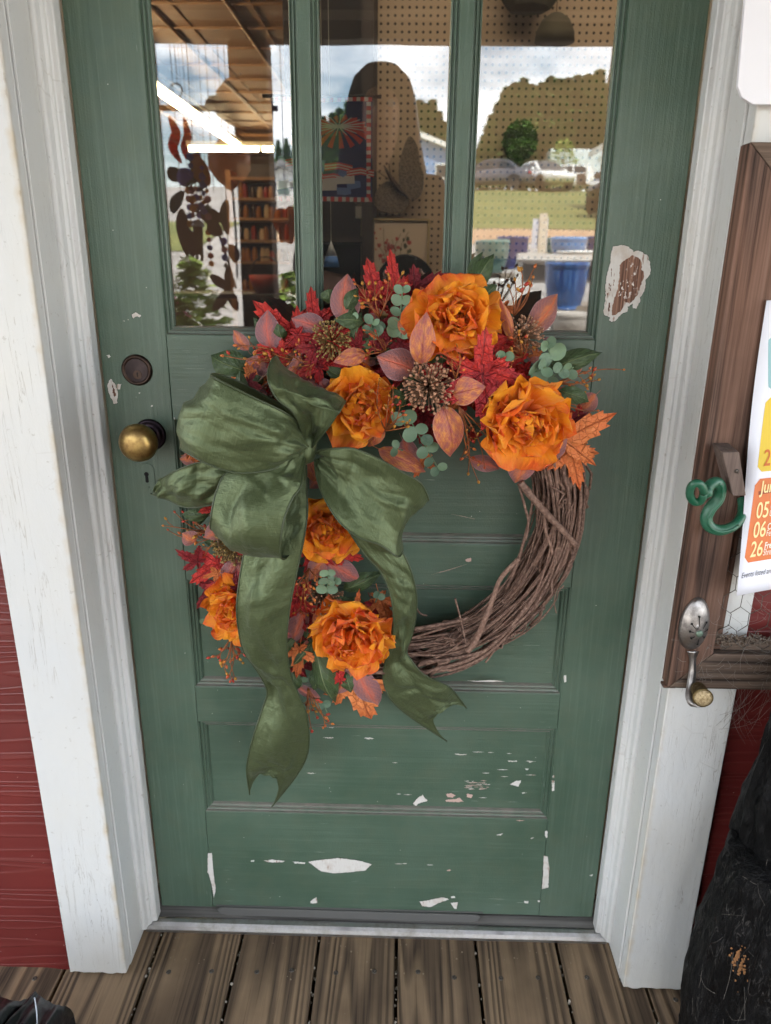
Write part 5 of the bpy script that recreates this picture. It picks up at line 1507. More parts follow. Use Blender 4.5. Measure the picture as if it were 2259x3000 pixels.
# hair: a cap that falls in long locks over both shoulders
hr = MB()
rings = [(0.00, 0.004, 0.004), (0.012, 0.05, 0.055), (0.045, 0.086, 0.098), (0.09, 0.103, 0.112), (0.15, 0.112, 0.115), (0.22, 0.122, 0.112), (0.30, 0.140, 0.108), (0.38, 0.150, 0.100), (0.45, 0.146, 0.085), (0.48, 0.13, 0.065)]
n = 40
vs, fs = [], []
for dz_, rx, ry in rings:
    for k in range(n):
        an = 2 * PI * k / n
        wv = 1 + 0.035 * math.sin(an * 9 + dz_ * 9) * min(1, dz_ * 6)
        y_ = -1.462 - ry * math.sin(an) * wv
        # the face is left open: the front is pushed back behind the cheeks
        if math.sin(an) < -0.35 and dz_ > 0.07:
            y_ = min(y_, -1.462 + 0.035)
        vs.append((PX0 + rx * math.cos(an) * wv, y_, HT + 0.012 - dz_))
for i in range(len(rings) - 1):
    for k in range(n):
        fs.append((i * n + k, i * n + (k + 1) % n, (i + 1) * n + (k + 1) % n, (i + 1) * n + k))
hr.add(vs, fs)
hr.build('hair', HAIR, per, smooth=True)
ph = thing('phone', 'dark mobile phone held up in both hands in front of the person', 'phone', tuple(pc))
b = MB().box(-0.036, 0.036, -0.078, 0.078, -0.004, 0.004)
mwp = Matrix(((CR.x, CU.x, -CF.x, pc.x), (CR.y, CU.y, -CF.y, pc.y), (CR.z, CU.z, -CF.z, pc.z), (0, 0, 0, 1)))
o = link('phone_body', b.mesh('phone_body', plain('phone_shell', (0.02, 0.02, 0.022, 1), 0.3)), ph, mwp)
bv = o.modifiers.new('bevel', 'BEVEL')
bv.width = 0.003
bv.segments = 2
link('screen', MB().box(-0.033, 0.033, -0.074, 0.074, 0.0041, 0.0044).mesh('screen', plain('phone_screen', (0.03, 0.032, 0.04, 1), 0.1)), ph, mwp)
# ================================================================== the autumn wreath
WC = V((0.025, -0.05, 0.842))
WR = 0.238
wreath = thing('wreath', 'grapevine wreath with orange peonies, autumn leaves and a big green satin bow', 'wreath', (WC.x, -0.01, WC.z))

# --- vines
def vine_mat():
    M = Mat('grapevine_bark')
    o = M.obj()
    r = M.rand()
    g = M.noise(o, 210, 5, 0.6)
    c_ = M.mix(r, srgb(84, 60, 50), srgb(124, 94, 80))
    c_ = M.mix(M.ramp(g, [(0.42, 0), (0.72, 1)]), c_, srgb(150, 122, 106))
    c_ = M.mix(M.ramp(M.noise(o, 40, 4), [(0.55, 0), (0.75, 1)]), c_, srgb(60, 42, 36))
    M.set(color=c_, rough=0.75, normal=M.bump(g, 0.6, 0.001))
    return M.m
VINE = vine_mat()
rv = random.Random(21)
def ringpt(an, rad, h):
    return V((WC.x + rad * math.cos(an), WC.y + h, WC.z + rad * math.sin(an)))
for i in range(250):
    a0 = rv.uniform(0, 2 * PI)
    if i < 150:
        a0 = rv.uniform(-2.2, 0.2)
    span = rv.uniform(0.8, 2.6)
    ph1, ph2 = rv.uniform(0, 6.3), rv.uniform(0, 6.3)
    c_a = rv.uniform(0, 2 * PI)
    c_r = 0.036 * math.sqrt(rv.uniform(0.1, 1.0))
    r0 = rv.choice([0.0008, 0.0010, 0.0012, 0.0015, 0.0018, 0.0023, 0.0029]) * rv.uniform(0.85, 1.1)
    n = 26
    pts, rs_ = [], []
    tw = rv.uniform(-1.6, 1.6)
    for k in range(n):
        u = k / (n - 1)
        an = a0 + span * u
        cc_ = c_a + tw * u
        dr = c_r * math.cos(cc_) + 0.005 * math.sin(an * 3.1 + ph1) + 0.003 * math.sin(an * 7 + ph2)
        dh = c_r * math.sin(cc_) * 0.9 + 0.004 * math.sin(an * 4.3 + ph2)
        if k < 2 or k > n - 3:
            dr += rv.uniform(-0.006, 0.012)
        pts.append(ringpt(an, WR + dr, min(dh, 0.043)))
        rs_.append(r0 * (1.15 - 0.45 * u) * (1.0 + (0.35 if rv.random() < 0.08 else 0)))
    MB().tube(pts, rs_, 6).build('vine', VINE, wreath, smooth=True)
def free_vine(px, r_, y=-0.085, dy=0.0):
    q = [at(a, b, y + dy * i) for i, (a, b) in enumerate(px)]
    q = crom(q, 4 * len(q)) if len(q) > 2 else q
    MB().tube(q, [r_ * (1.1 - 0.3 * i / len(q)) * rv.uniform(0.92, 1.08) for i in range(len(q))], 7).build('vine', VINE, wreath, smooth=True)
zV = lambda x, y: (1150 + x / 2.563, 1250 + y / 2.563)
def fv(px, r_, y=-0.085):
    free_vine([zV(*p) for p in px], r_, y)
fv([(960, 420), (1040, 520), (1110, 600), (1190, 690), (1280, 780), (1375, 890)], 0.0052, -0.094)
fv([(560, 1690), (620, 1620), (660, 1530), (720, 1380), (760, 1270), (800, 1160), (860, 1080), (950, 990)], 0.0040, -0.093)
fv([(1140, 660), (1150, 780), (1190, 900), (1200, 960)], 0.0024, -0.090)
fv([(955, 450), (1000, 620), (1020, 720), (1000, 850)], 0.0018, -0.088)
fv([(470, 1290), (490, 1360), (520, 1480), (555, 1640)], 0.0014, -0.092)
fv([(790, 1600), (760, 1680), (700, 1770)], 0.0019, -0.06)
fv([(690, 1640), (640, 1700), (585, 1760)], 0.0013, -0.06)
fv([(1420, 420), (1465, 480), (1450, 580), (1400, 720), (1385, 860)], 0.0022, -0.05)
fv([(1330, 1080), (1260, 1160), (1215, 1300), (1230, 1400)], 0.0009, -0.06)
fv([(1350, 1040), (1290, 1150), (1180, 1290)], 0.0012, -0.05)
fv([(1060, 1440), (1020, 1500), (990, 1560)], 0.0009, -0.05)
fv([(200, 1830), (320, 1780), (480, 1710)], 0.0022, -0.05)
fv([(280, 1810), (380, 1740), (420, 1760)], 0.0015, -0.05)
fv([(540, 1690), (545, 1740), (535, 1765)], 0.0007, -0.05)
fv([(160, 1520), (330, 1490), (480, 1460), (570, 1430)], 0.0030, -0.090)
fv([(170, 1340), (205, 1400), (260, 1420)], 0.0014, -0.07)
for cx_, cy_ in ((440, 1630), (900, 1570), (1220, 760), (690, 1370), (830, 1310), (980, 1330), (1290, 560), (500, 1520), (1250, 590)):     # curled tendrils
    pts = []
    for k in range(16):
        an = k * 0.75 + cx_
        r_ = 8 + 14 * k / 15
        pts.append(at(*zV(cx_ + r_ * math.cos(an) + k, cy_ + r_ * math.sin(an)), -0.092 + 0.0006 * k))
    MB().tube(pts, 0.0007, 5).build('tendril', VINE, wreath, smooth=True)

# --- leaves
def leaf_mesh(name, mat, seed, w=0.5, point=1.0, fold=0.12, bend=0.15, wave=0.03, nx=8, ny=14):
    """unit leaf: base at 0, tip at y=1"""
    rr = random.Random(seed)
    vs, fs, uv = [], [], []
    ph_ = rr.uniform(0, 6)
    tw = rr.uniform(-0.25, 0.25)
    for j in range(ny + 1):
        v = j / ny
        hw = w * (math.sin(PI * min(1, v ** 0.82)) ** (0.72 if v < 0.5 else 0.72 * point)) if 0 < v < 1 else 0.004
        hw = max(hw, 0.006)
        for i in range(nx + 1):
            u = 2 * i / nx - 1
            z = -fold * (1 - abs(u)) * hw * 2 + bend * (v - 0.5) ** 2 * 2 + wave * math.sin(v * 13 + ph_ + (2 if u > 0 else 0)) * abs(u) ** 2 + tw * u * hw * (v - 0.4) + 0.010 * math.sin(v * 38) * abs(u) * (1 - abs(u)) * 2
            x = u * hw + 0.02 * math.sin(v * 5 + ph_)
            vs.append((x, v, -z))
            uv.append((0.5 + u * 0.5, v))
    for j in range(ny):
        for i in range(nx):
            a = j * (nx + 1) + i
            fs.append((a, a + 1, a + nx + 2, a + nx + 1))
    # stem
    m_ = MB().add(vs, fs, uv)
    m_.tube([(0, -0.22, -0.03), (0, -0.1, 0.0), (0, 0.02, 0.0)], [0.012, 0.012, 0.014], 5)
    return m_.mesh(name, mat, True)
def veinmask(M, k=9.0, slope=1.6, width=0.16):
    s = M.n('SeparateXYZ', Vector=M.uv())
    u = M.math('ABSOLUTE', M.math('SUBTRACT', s.outputs[0], 0.5))
    v = s.outputs[1]
    ph_ = M.math('MULTIPLY', M.math('SUBTRACT', v, M.math('MULTIPLY', u, slope * 0.45)), k)
    t_ = M.math('ABSOLUTE', M.math('SUBTRACT', M.math('FRACT', ph_), 0.5))
    side = M.ramp(t_, [(0.0, 1), (width * 0.5, 0)])
    mid = M.ramp(u, [(0.0, 1), (0.03, 0)])
    return side, mid, u, v
def mauve():
    M = Mat('mauve_leaf')
    side, mid, u, v = veinmask(M, 9, 1.9, 0.16)
    o = M.obj()
    r = M.rand()
    nz = M.noise(o, 9, 5, 0.65)
    web = M.n('TexVoronoi', {'feature': 'DISTANCE_TO_EDGE'}, Vector=o, Scale=16.0).outputs['Distance']
    pink = M.mix(M.ramp(r, [(0.3, 0), (0.8, 1)]), srgb(176, 92, 86), srgb(196, 112, 66))
    grey = M.mix(r, srgb(128, 92, 100), srgb(142, 88, 84))
    f = M.math('ADD', M.math('MULTIPLY', u, 2.2), M.math('MULTIPLY', M.math('SUBTRACT', nz, 0.5), 1.5))
    c_ = M.mix(M.ramp(f, [(0.12, 0), (0.62, 1)]), pink, grey)
    c_ = M.mix(M.math('MULTIPLY', side, 0.5), c_, srgb(206, 120, 84))
    c_ = M.mix(M.math('MULTIPLY', mid, 0.75), c_, srgb(206, 84, 62))
    c_ = M.mix(M.ramp(u, [(0.455, 0), (0.5, 0.5)]), c_, srgb(176, 142, 146))
    c_ = M.mix(M.math('MULTIPLY', M.ramp(web, [(0.0, 1), (0.05, 0)]), 0.25), c_, srgb(110, 60, 60))
    h = M.math('SUBTRACT', M.math('MULTIPLY', nz, 0.5), M.math('ADD', M.math('MULTIPLY', side, 0.6), mid))
    M.set(color=c_, rough=0.5, normal=M.bump(h, 0.4, 0.03), sheen=0.15)
    return M.m
def goldleaf():
    M = Mat('pink_gold_leaf')
    side, mid, u, v = veinmask(M, 10, 1.7, 0.16)
    o = M.obj()
    nz = M.noise(o, 7, 6, 0.7)
    r = M.rand()
    c_ = M.mix(M.ramp(nz, [(0.36, 0), (0.62, 1)]), srgb(166, 74, 82), srgb(214, 140, 66))
    c_ = M.mix(M.ramp(M.noise(M.map(o, (3, 3, 3), (4, 1, 2)), 2.0, 4), [(0.45, 0), (0.7, 1)]), c_, M.mix(r, srgb(150, 84, 92), srgb(200, 98, 56)))
    c_ = M.mix(M.math('MULTIPLY', side, 0.4), c_, srgb(224, 164, 104))
    c_ = M.mix(M.math('MULTIPLY', mid, 0.8), c_, srgb(132, 44, 40))
    c_ = M.mix(M.ramp(u, [(0.455, 0), (0.5, 0.5)]), c_, srgb(186, 140, 140))
    h = M.math('SUBTRACT', M.math('MULTIPLY', nz, 0.5), M.math('ADD', M.math('MULTIPLY', side, 0.6), mid))
    M.set(color=c_, rough=0.45, normal=M.bump(h, 0.4, 0.03))
    return M.m
def greenleaf():
    M = Mat('dark_green_leaf')
    side, mid, u, v = veinmask(M, 8, 2.2, 0.12)
    o = M.obj()
    nz = M.noise(o, 6, 5)
    c_ = M.mix(M.ramp(nz, [(0.3, 0), (0.7, 1)]), srgb(46, 64, 38), srgb(72, 92, 56))
    c_ = M.mix(M.math('MULTIPLY', side, 0.5), c_, srgb(116, 132, 88))
    c_ = M.mix(M.math('MULTIPLY', mid, 0.75), c_, srgb(132, 144, 100))
    h = M.math('ADD', M.math('MULTIPLY', side, 0.7), M.math('ADD', mid, M.math('MULTIPLY', nz, 0.4)))
    M.set(color=c_, rough=0.42, normal=M.bump(h, 0.45, 0.03))
    return M.m
def eucal():
    M = Mat('eucalyptus_leaf')
    o = M.obj()
    r = M.rand()
    c_ = M.mix(r, srgb(82, 108, 88), srgb(122, 148, 110))
    c_ = M.mix(M.ramp(M.noise(o, 5, 4), [(0.35, 0), (0.7, 1)]), c_, srgb(104, 130, 106))
    M.set(color=c_, rough=0.55, sheen=0.2)
    return M.m
MAUVE, GOLDL, GREENL, EUC = mauve(), goldleaf(), greenleaf(), eucal()
ML = [leaf_mesh('mauve_leaf', MAUVE, s_, 0.5, 1.25, 0.10, 0.18, 0.02) for s_ in (1, 2, 3)]
GLf = [leaf_mesh('pink_gold_leaf', GOLDL, s_, 0.5, 1.2, 0.12, 0.22, 0.02) for s_ in (4, 5, 6)]
GRL = [leaf_mesh('green_leaf', GREENL, s_, 0.5, 1.35, 0.16, 0.20, 0.035) for s_ in (7, 8)]
def discleaf(seed):
    rr = random.Random(seed)
    vs, uv = [(0, 0.5, 0.02)], [(0.5, 0.5)]
    n = 14
    for ring in (0.5, 1.0):
        for k in range(n):
            an = 2 * PI * k / n
            r_ = 0.5 * ring * (1 + 0.05 * math.sin(an * 2 + seed))
            vs.append((r_ * math.sin(an) * 0.95, 0.5 - r_ * math.cos(an), 0.10 * ring ** 2 * (1 + 0.3 * math.sin(2 * an))))
            uv.append((0.5 + 0.5 * ring * math.sin(an), 0.5 - 0.5 * ring * math.cos(an)))
    fs = [(0, 1 + k, 1 + (k + 1) % n) for k in range(n)] + [(1 + k, 1 + n + k, 1 + n + (k + 1) % n, 1 + (k + 1) % n) for k in range(n)]
    return MB().add(vs, fs, uv).mesh('eucalyptus_leaf', EUC, True)
DL = [discleaf(1), discleaf(2)]
rl = random.Random(5)
def orient(base, tip, width, tilt=None, roll=0.0, unit_w=1.0):
    y = (tip - base)
    L = y.length
    y.normalize()
    nrm = V((rl.uniform(-.22, .22), -1, rl.uniform(-.1, .35))) if tilt is None else V(tilt)
    z = (nrm - y * nrm.dot(y)).normalized()
    x = y.cross(z)
    if roll:
        rm = Matrix.Rotation(roll, 3, y)
        x, z = rm @ x, rm @ z
    m_ = Matrix(((x.x * width / unit_w, y.x * L, z.x * L, base.x), (x.y * width / unit_w, y.y * L, z.y * L, base.y), (x.z * width / unit_w, y.z * L, z.z * L, base.z), (0, 0, 0, 1)))
    return m_
def leaf(kind, tip, base, wpx, y0=-0.075, y1=-0.09, tilt=None, roll=0.0):
    """leaf by the pixels of its tip and base; y0 the depth of the base, y1 of the tip"""
    b, t = at(*base, y0), at(*tip, y1)
    meshes = {'m': ML, 'g': GLf, 'n': GRL}[kind]
    me = rl.choice(meshes)
    link(me.name.split('.')[0], me, wreath, orient(b, t, wpx * pxm(*base, y0) , tilt, roll))
#        kind  tip            base           width depth base/tip
for L in (('m', (781, 906), (791, 1026), 80, -0.070, -0.062), ('m', (852, 931), (952, 965), 70, -0.075, -0.068), ('m', (1014, 799), (1010, 950), 92, -0.078, -0.066),
          ('g', (1251, 918), (1230, 1072), 76, -0.140, -0.150), ('m', (1106, 1042), (1214, 1087), 98, -0.105, -0.110), ('g', (978, 1061), (1073, 1033), 52, -0.100, -0.108),
          ('g', (1421, 1135), (1310, 1156), 84, -0.130, -0.142), ('g', (1325, 1344), (1306, 1192), 95, -0.128, -0.118), ('m', (1510, 1420), (1542, 1320), 92, -0.098, -0.090),
          ('m', (1665, 1272), (1590, 1350), 66, -0.090, -0.095), ('m', (1640, 862), (1555, 968), 84, -0.062, -0.050), ('g', (1471, 880), (1503, 1008), 34, -0.085, -0.105),
          ('g', (1252, 1384), (1112, 1316), 60, -0.082, -0.072), ('m', (1468, 1375), (1380, 1345), 50, -0.080, -0.068), ('m', (1058, 1706), (955, 1640), 66, -0.085, -0.078),
          ('m', (905, 1700), (948, 1636), 56, -0.088, -0.090), ('m', (845, 1893), (895, 1784), 60, -0.088, -0.080), ('m', (972, 2034), (1040, 1968), 58, -0.082, -0.072),
          ('m', (1110, 2076), (1048, 1970), 76, -0.084, -0.070), ('m', (941, 2050), (872, 2012), 34, -0.072, -0.060), ('m', (650, 1735), (695, 1638), 60, -0.075, -0.072),
          ('m', (690, 1725), (720, 1640), 50, -0.074, -0.07), ('m', (524, 1345), (580, 1345), 42, -0.040, -0.035), ('m', (745, 1110), (770, 1040), 62, -0.055, -0.05),
          ('m', (720, 1050), (790, 1085), 60, -0.055, -0.05), ('m', (1225, 1375), (1180, 1290), 60, -0.07, -0.06), ('m', (1690, 1385), (1700, 1300), 40, -0.055, -0.05),
          ('m', (1592, 1020), (1620, 990), 34, -0.06, -0.055), ('g', (1075, 1310), (1120, 1250), 50, -0.085, -0.08), ('g', (930, 1420), (905, 1350), 40, -0.08, -0.08),
          ('m', (905, 1430), (950, 1390), 50, -0.075, -0.08), ('m', (1450, 900), (1490, 990), 60, -0.06, -0.055), ('m', (1360, 930), (1400, 1020), 60, -0.06, -0.055),
          ('n', (1448, 739), (1375, 858), 62, -0.072, -0.058), ('n', (1456, 832), (1396, 890), 58, -0.080, -0.078), ('n', (1418, 737), (1372, 800), 30, -0.050, -0.045),
          ('n', (1768, 1029), (1615, 1076), 64, -0.072, -0.058), ('n', (612, 1040), (722, 1092), 92, -0.050, -0.038), ('n', (1059, 914), (1032, 1022), 52, -0.088, -0.085),
          ('n', (1222, 986), (1105, 1042), 56, -0.085, -0.085), ('n', (1186, 1202), (1148, 1142), 48, -0.095, -0.090), ('n', (982, 2068), (928, 1906), 74, -0.092, -0.078),
          ('n', (836, 1968), (917, 1880), 56, -0.082, -0.072), ('n', (1120, 1678), (1005, 1728), 54, -0.078, -0.068), ('n', (562, 1550), (610, 1484), 32, -0.050, -0.045),
          ('n', (1300, 1000), (1250, 1060), 50, -0.075, -0.07), ('n', (880, 1060), (930, 1120), 54, -0.062, -0.06), ('n', (1180, 1120), (1120, 1180), 52, -0.07, -0.07),
          ('n', (1560, 1080), (1500, 1120), 56, -0.07, -0.07), ('n', (1080, 1800), (1010, 1760), 60, -0.065, -0.06), ('n', (740, 930), (800, 1000), 40, -0.045, -0.04), ('n', (590, 1560), (650, 1600), 46, -0.05, -0.05),
          ('n', (910, 1620), (960, 1700), 60, -0.06, -0.055), ('n', (1120, 1870), (1060, 1830), 60, -0.06, -0.055), ('n', (1190, 900), (1150, 960), 50, -0.06, -0.05)):
    leaf(*L)

# --- maple leaves
def maple_mesh(name, mat, seed, jag=1.0):
    """unit leaf lying in xy: stem at the origin, the middle lobe to y=1"""
    rr = random.Random(seed)
    lobes = [(-2.35, 0.34), (-1.25, 0.70), (-0.62, 0.88), (0.0, 1.0), (0.62, 0.88), (1.25, 0.70), (2.35, 0.34)]
    lobes = [(-2.2, 0.36), (-1.18, 0.78), (0.0, 1.0), (1.18, 0.78), (2.2, 0.36)]
    c_ = V((0, 0.12, 0))
    out = []      # (angle, radius, lobe distance)
    for i, (a, r_) in enumerate(lobes):
        b, r2 = lobes[(i + 1) % len(lobes)]
        if i == len(lobes) - 1:
            b += 2 * PI
        # shape of one lobe: tip, two teeth, sinus
        steps = [(0.0, 1.0, 0), (0.10, 0.80, .2), (0.16, 0.84, .3), (0.22, 0.62, .45), (0.30, 0.66, .6), (0.38, 0.47, .8), (0.5, 0.40 if i < len(lobes) - 1 else 0.22, 1.0)]
        for t, k, w_ in steps:
            out.append((a + (b - a) * t, r_ * k * (1 + rr.uniform(-.03, .03)), w_))
        for t, k, w_ in steps[-2:0:-1]:
            out.append((b - (b - a) * t, r2 * k * (1 + rr.uniform(-.03, .03)), w_))
    vs, uv, fs = [tuple(c_)], [(0, 0)], []
    n = len(out)
    rings = (0.22, 0.45, 0.68, 0.86, 1.0)
    ph_ = rr.uniform(0, 6)
    for ri, k in enumerate(rings):
        for a, r_, w_ in out:
            x, y = r_ * k * math.sin(a), 0.12 + r_ * k * math.cos(a)
            z = 0.05 * w_ * k + 0.10 * (x * x + (y - .3) ** 2) * math.sin(ph_) + 0.045 * math.sin(5 * x + ph_) * math.cos(4 * y) - 0.10 * (r_ * k) ** 3
            z += 0.02 * math.sin(r_ * k * 26 + a * 3) * w_ * (1 - w_) * 3
            vs.append((x, y, z))
            uv.append((w_ * k * r_, k * r_))
    fs += [(0, 1 + i, 1 + (i + 1) % n) for i in range(n)]
    for ri in range(len(rings) - 1):
        for i in range(n):
            fs.append((1 + ri * n + i, 1 + (ri + 1) * n + i, 1 + (ri + 1) * n + (i + 1) % n, 1 + ri * n + (i + 1) % n))
    m_ = MB().add(vs, fs, uv)
    m_.tube([(0, -0.30, -0.06), (0, -0.1, -0.02), (0, 0.10, 0.0)], [0.014, 0.012, 0.012], 5)
    return m_.mesh(name, mat, True)
def maple_mat(name, c0, c1, vein, edge):
    M = Mat(name)
    s = M.n('SeparateXYZ', Vector=M.uv())
    w_, rr_ = s.outputs[0], s.outputs[1]
    o = M.obj()
    nz = M.noise(o, 4.5, 5, 0.6)
    v2 = M.n('TexVoronoi', {'feature': 'DISTANCE_TO_EDGE'}, Vector=o, Scale=7.0).outputs['Distance']
    c_ = M.mix(M.ramp(M.math('ADD', nz, M.math('MULTIPLY', M.rand(), 0.25)), [(0.42, 0), (0.75, 1)]), c0, c1)
    c_ = M.mix(M.ramp(rr_, [(0.5, 0), (1.0, 0.7)]), c_, edge)
    main = M.ramp(w_, [(0.0, 1), (0.035, 0)])
    fine = M.ramp(v2, [(0.0, 1), (0.045, 0)])
    c_ = M.mix(M.math('MULTIPLY', main, 0.7), c_, vein)
    c_ = M.mix(M.math('MULTIPLY', fine, 0.55), c_, vein)
    h = M.math('SUBTRACT', M.math('MULTIPLY', nz, 0.4), M.math('ADD', main, M.math('MULTIPLY', fine, 0.8)))
    M.set(color=c_, rough=0.55, normal=M.bump(h, 0.6, 0.05))
    return M.m
RM = maple_mat('red_maple_leaf', srgb(146, 26, 38), srgb(194, 44, 36), srgb(98, 18, 26), srgb(206, 58, 42))
OM = maple_mat('orange_maple_leaf', srgb(214, 112, 56), srgb(226, 136, 78), srgb(166, 74, 40), srgb(206, 92, 44))
DMM = maple_mat('crimson_maple_leaf', srgb(104, 16, 30), srgb(140, 26, 34), srgb(70, 12, 20), srgb(150, 34, 36))
RMM = [maple_mesh('red_maple_leaf', RM, s_) for s_ in (1, 2)]
OMM = [maple_mesh('orange_maple_leaf', OM, s_) for s_ in (3, 4)]
DMX = [maple_mesh('crimson_maple_leaf', DMM, 5)]
def maple(kind, tip, base, y0=-0.08, y1=-0.085, wf=1.0, tilt=None, roll=0.0):
    b, t = at(*base, y0), at(*tip, y1)
    me = rl.choice({'r': RMM, 'o': OMM, 'd': DMX}[kind])
    L = (t - b).length
    link(me.name.split('.')[0], me, wreath, orient(b, t, L * wf, tilt, roll))
for L in (('r', (1444, 1266), (1408, 1068), -0.128, -0.135, 0.95), ('r', (1424, 972), (1405, 1110), -0.124, -0.140, 0.95), ('r', (1310, 1040), (1430, 1110), -0.126, -0.125, 0.8), ('r', (1500, 1110), (1400, 1080), -0.124, -0.128, 0.8),
          ('r', (1078, 762), (1108, 900), -0.070, -0.055, 0.8), ('r', (1142, 735), (1165, 880), -0.066, -0.050, 0.55), ('r', (909, 846), (925, 960), -0.055, -0.042, 0.8),
          ('r', (752, 887), (868, 1020), -0.062, -0.052, 0.85), ('r', (870, 905), (880, 1030), -0.060, -0.06, 0.7), ('d', (1307, 803), (1200, 860), -0.062, -0.050, 0.8), ('r', (1215, 805), (1180, 900), -0.060, -0.052, 0.7),
          ('o', (722, 1066), (760, 1150), -0.070, -0.065, 0.95), ('o', (1786, 1222), (1632, 1295), -0.086, -0.100, 0.98, (0.1, -1, 0.1)), ('o', (1698, 1424), (1668, 1300), -0.084, -0.080, 0.8, (0, -1, 0.1)),
          ('r', (1060, 1640), (985, 1610), -0.090, -0.085, 0.95), ('r', (900, 1690), (925, 1600), -0.088, -0.085, 0.9), ('o', (1082, 2112), (1042, 1975), -0.076, -0.060, 0.9), ('o', (985, 2070), (1010, 1980), -0.076, -0.064, 0.7),
          ('r', (560, 1706), (655, 1640), -0.066, -0.050, 0.7), ('r', (600, 1730), (700, 1690), -0.070, -0.06, 0.7), ('d', (575, 1785), (640, 1700), -0.055, -0.045, 0.5), ('d', (1245, 1310), (1240, 1200), -0.080, -0.075, 0.95),
          ('o', (1142, 1830), (1110, 1740), -0.070, -0.07, 0.9), ('o', (1052, 1735), (1040, 1800), -0.085, -0.09, 0.5), ('d', (930, 1560), (900, 1480), -0.07, -0.07, 0.9), ('d', (760, 1030), (850, 1050), -0.05, -0.045, 0.9),
          ('r', (1020, 900), (1060, 990), -0.062, -0.06, 0.9), ('d', (1330, 880), (1290, 960), -0.06, -0.05, 0.9), ('r', (1250, 1320), (1300, 1260), -0.07, -0.07, 0.8), ('o', (1215, 1395), (1250, 1330), -0.065, -0.06, 0.8), ('d', (860, 1860), (900, 1790), -0.06, -0.06, 0.9), ('r', (1130, 1830), (1090, 1760), -0.065, -0.06, 0.9)):
    maple(*L)

# --- the packed foliage behind the blooms
rf = random.Random(77)
def ringpx(an, rad):
    return (PW / 2 + FPX * (ringpt(an, rad, -0.02) - CAM).dot(CR) / (ringpt(an, rad, -0.02) - CAM).dot(CF), PH / 2 - FPX * (ringpt(an, rad, -0.02) - CAM).dot(CU) / (ringpt(an, rad, -0.02) - CAM).dot(CF))
for k in range(230):
    an = R(rf.uniform(26, 262))
    if 150 < math.degrees(an) < 205 and rf.random() < 0.4:
        continue
    rad = WR + rf.gauss(0.0, 0.034)
    b_ = ringpx(an, rad)
    out_ = rf.choice((-1, 1, 1)) * rf.uniform(36, 92)
    ta = an + rf.uniform(-1.0, 1.0)
    t_ = (b_[0] + out_ * math.cos(ta), b_[1] - out_ * math.sin(ta))
    yb = rf.uniform(-0.085, -0.060)
    q = rf.random()
    if q < 0.22:
        leaf('n', t_, b_, rf.uniform(30, 54), yb, yb + rf.uniform(-.012, .014))
    elif q < 0.48:
        leaf(rf.choice('mmg'), t_, b_, rf.uniform(38, 60), yb, yb + rf.uniform(-.014, .012))
    else:
        maple(rf.choice('rrddo'), t_, b_, yb, yb + rf.uniform(-.014, .012), rf.uniform(0.7, 1.0))

for k in range(90):
    an = R(rf.choice((rf.uniform(30, 140), rf.uniform(35, 125), rf.uniform(205, 262))))
    b_ = ringpx(an, WR + rf.uniform(-0.045, 0.05))
    ta = rf.uniform(0, 6.28)
    L_ = rf.uniform(55, 95)
    t_ = (b_[0] + L_ * math.cos(ta), b_[1] - L_ * math.sin(ta))
    yb = rf.uniform(-0.098, -0.078)
    q = rf.random()
    if q < 0.30:
        leaf('n', t_, b_, rf.uniform(36, 54), yb, yb + rf.uniform(-.008, .014))
    elif q < 0.45:
        leaf(rf.choice('mg'), t_, b_, rf.uniform(40, 60), yb, yb + rf.uniform(-.010, .012))
    else:
        maple(rf.choice('rrrdd'), t_, b_, yb, yb + rf.uniform(-.010, .012), rf.uniform(0.8, 1.0))

# --- peonies
def petal_mat():
    M = Mat('orange_petal')
    s = M.n('SeparateXYZ', Vector=M.uv())
    u, v = s.outputs[0], s.outputs[1]
    r = M.rand()
    o = M.obj()
    nz = M.noise(o, 3.2, 4)
    st = M.noise(M.map(M.uv(), (26, 2.2, 1)), 1.0, 3)
    c_ = M.mix(M.ramp(M.math('ADD', M.math('MULTIPLY', v, 0.7), M.math('MULTIPLY', nz, 0.6)), [(0.45, 0), (0.95, 1)]), srgb(249, 130, 14), srgb(254, 172, 28))
    red = M.math('MULTIPLY', M.ramp(r, [(0.50, 0), (0.66, 1)]), M.ramp(M.math('ADD', v, M.math('MULTIPLY', M.math('SUBTRACT', nz, 0.5), 0.9)), [(0.60, 0), (1.0, 1)]))
    c_ = M.mix(M.math('MULTIPLY', red, 0.8), c_, srgb(236, 74, 34))
    c_ = M.mix(M.math('MULTIPLY', M.ramp(v, [(0.0, 1), (0.35, 0)]), 0.4), c_, srgb(230, 110, 24))
    c_ = M.mix(M.math('MULTIPLY', M.ramp(st, [(0.5, 0), (0.75, 1)]), 0.22), c_, srgb(250, 184, 72))
    nb = M.bump(M.math('ADD', st, M.math('MULTIPLY', nz, 0.8)), 0.35, 0.03)
    M.set(color=c_, rough=0.55, normal=nb, sheen=0.15)
    tl = M.n('BsdfTranslucent', Color=c_)
    mx_ = M.n('MixShader', Fac=0.30)
    M.t.links.new(M.b.outputs[0], mx_.inputs[1])
    M.t.links.new(tl.outputs[0], mx_.inputs[2])
    M.t.links.new(mx_.outputs[0], M.out.inputs[0])
    return M.m
PETAL = petal_mat()
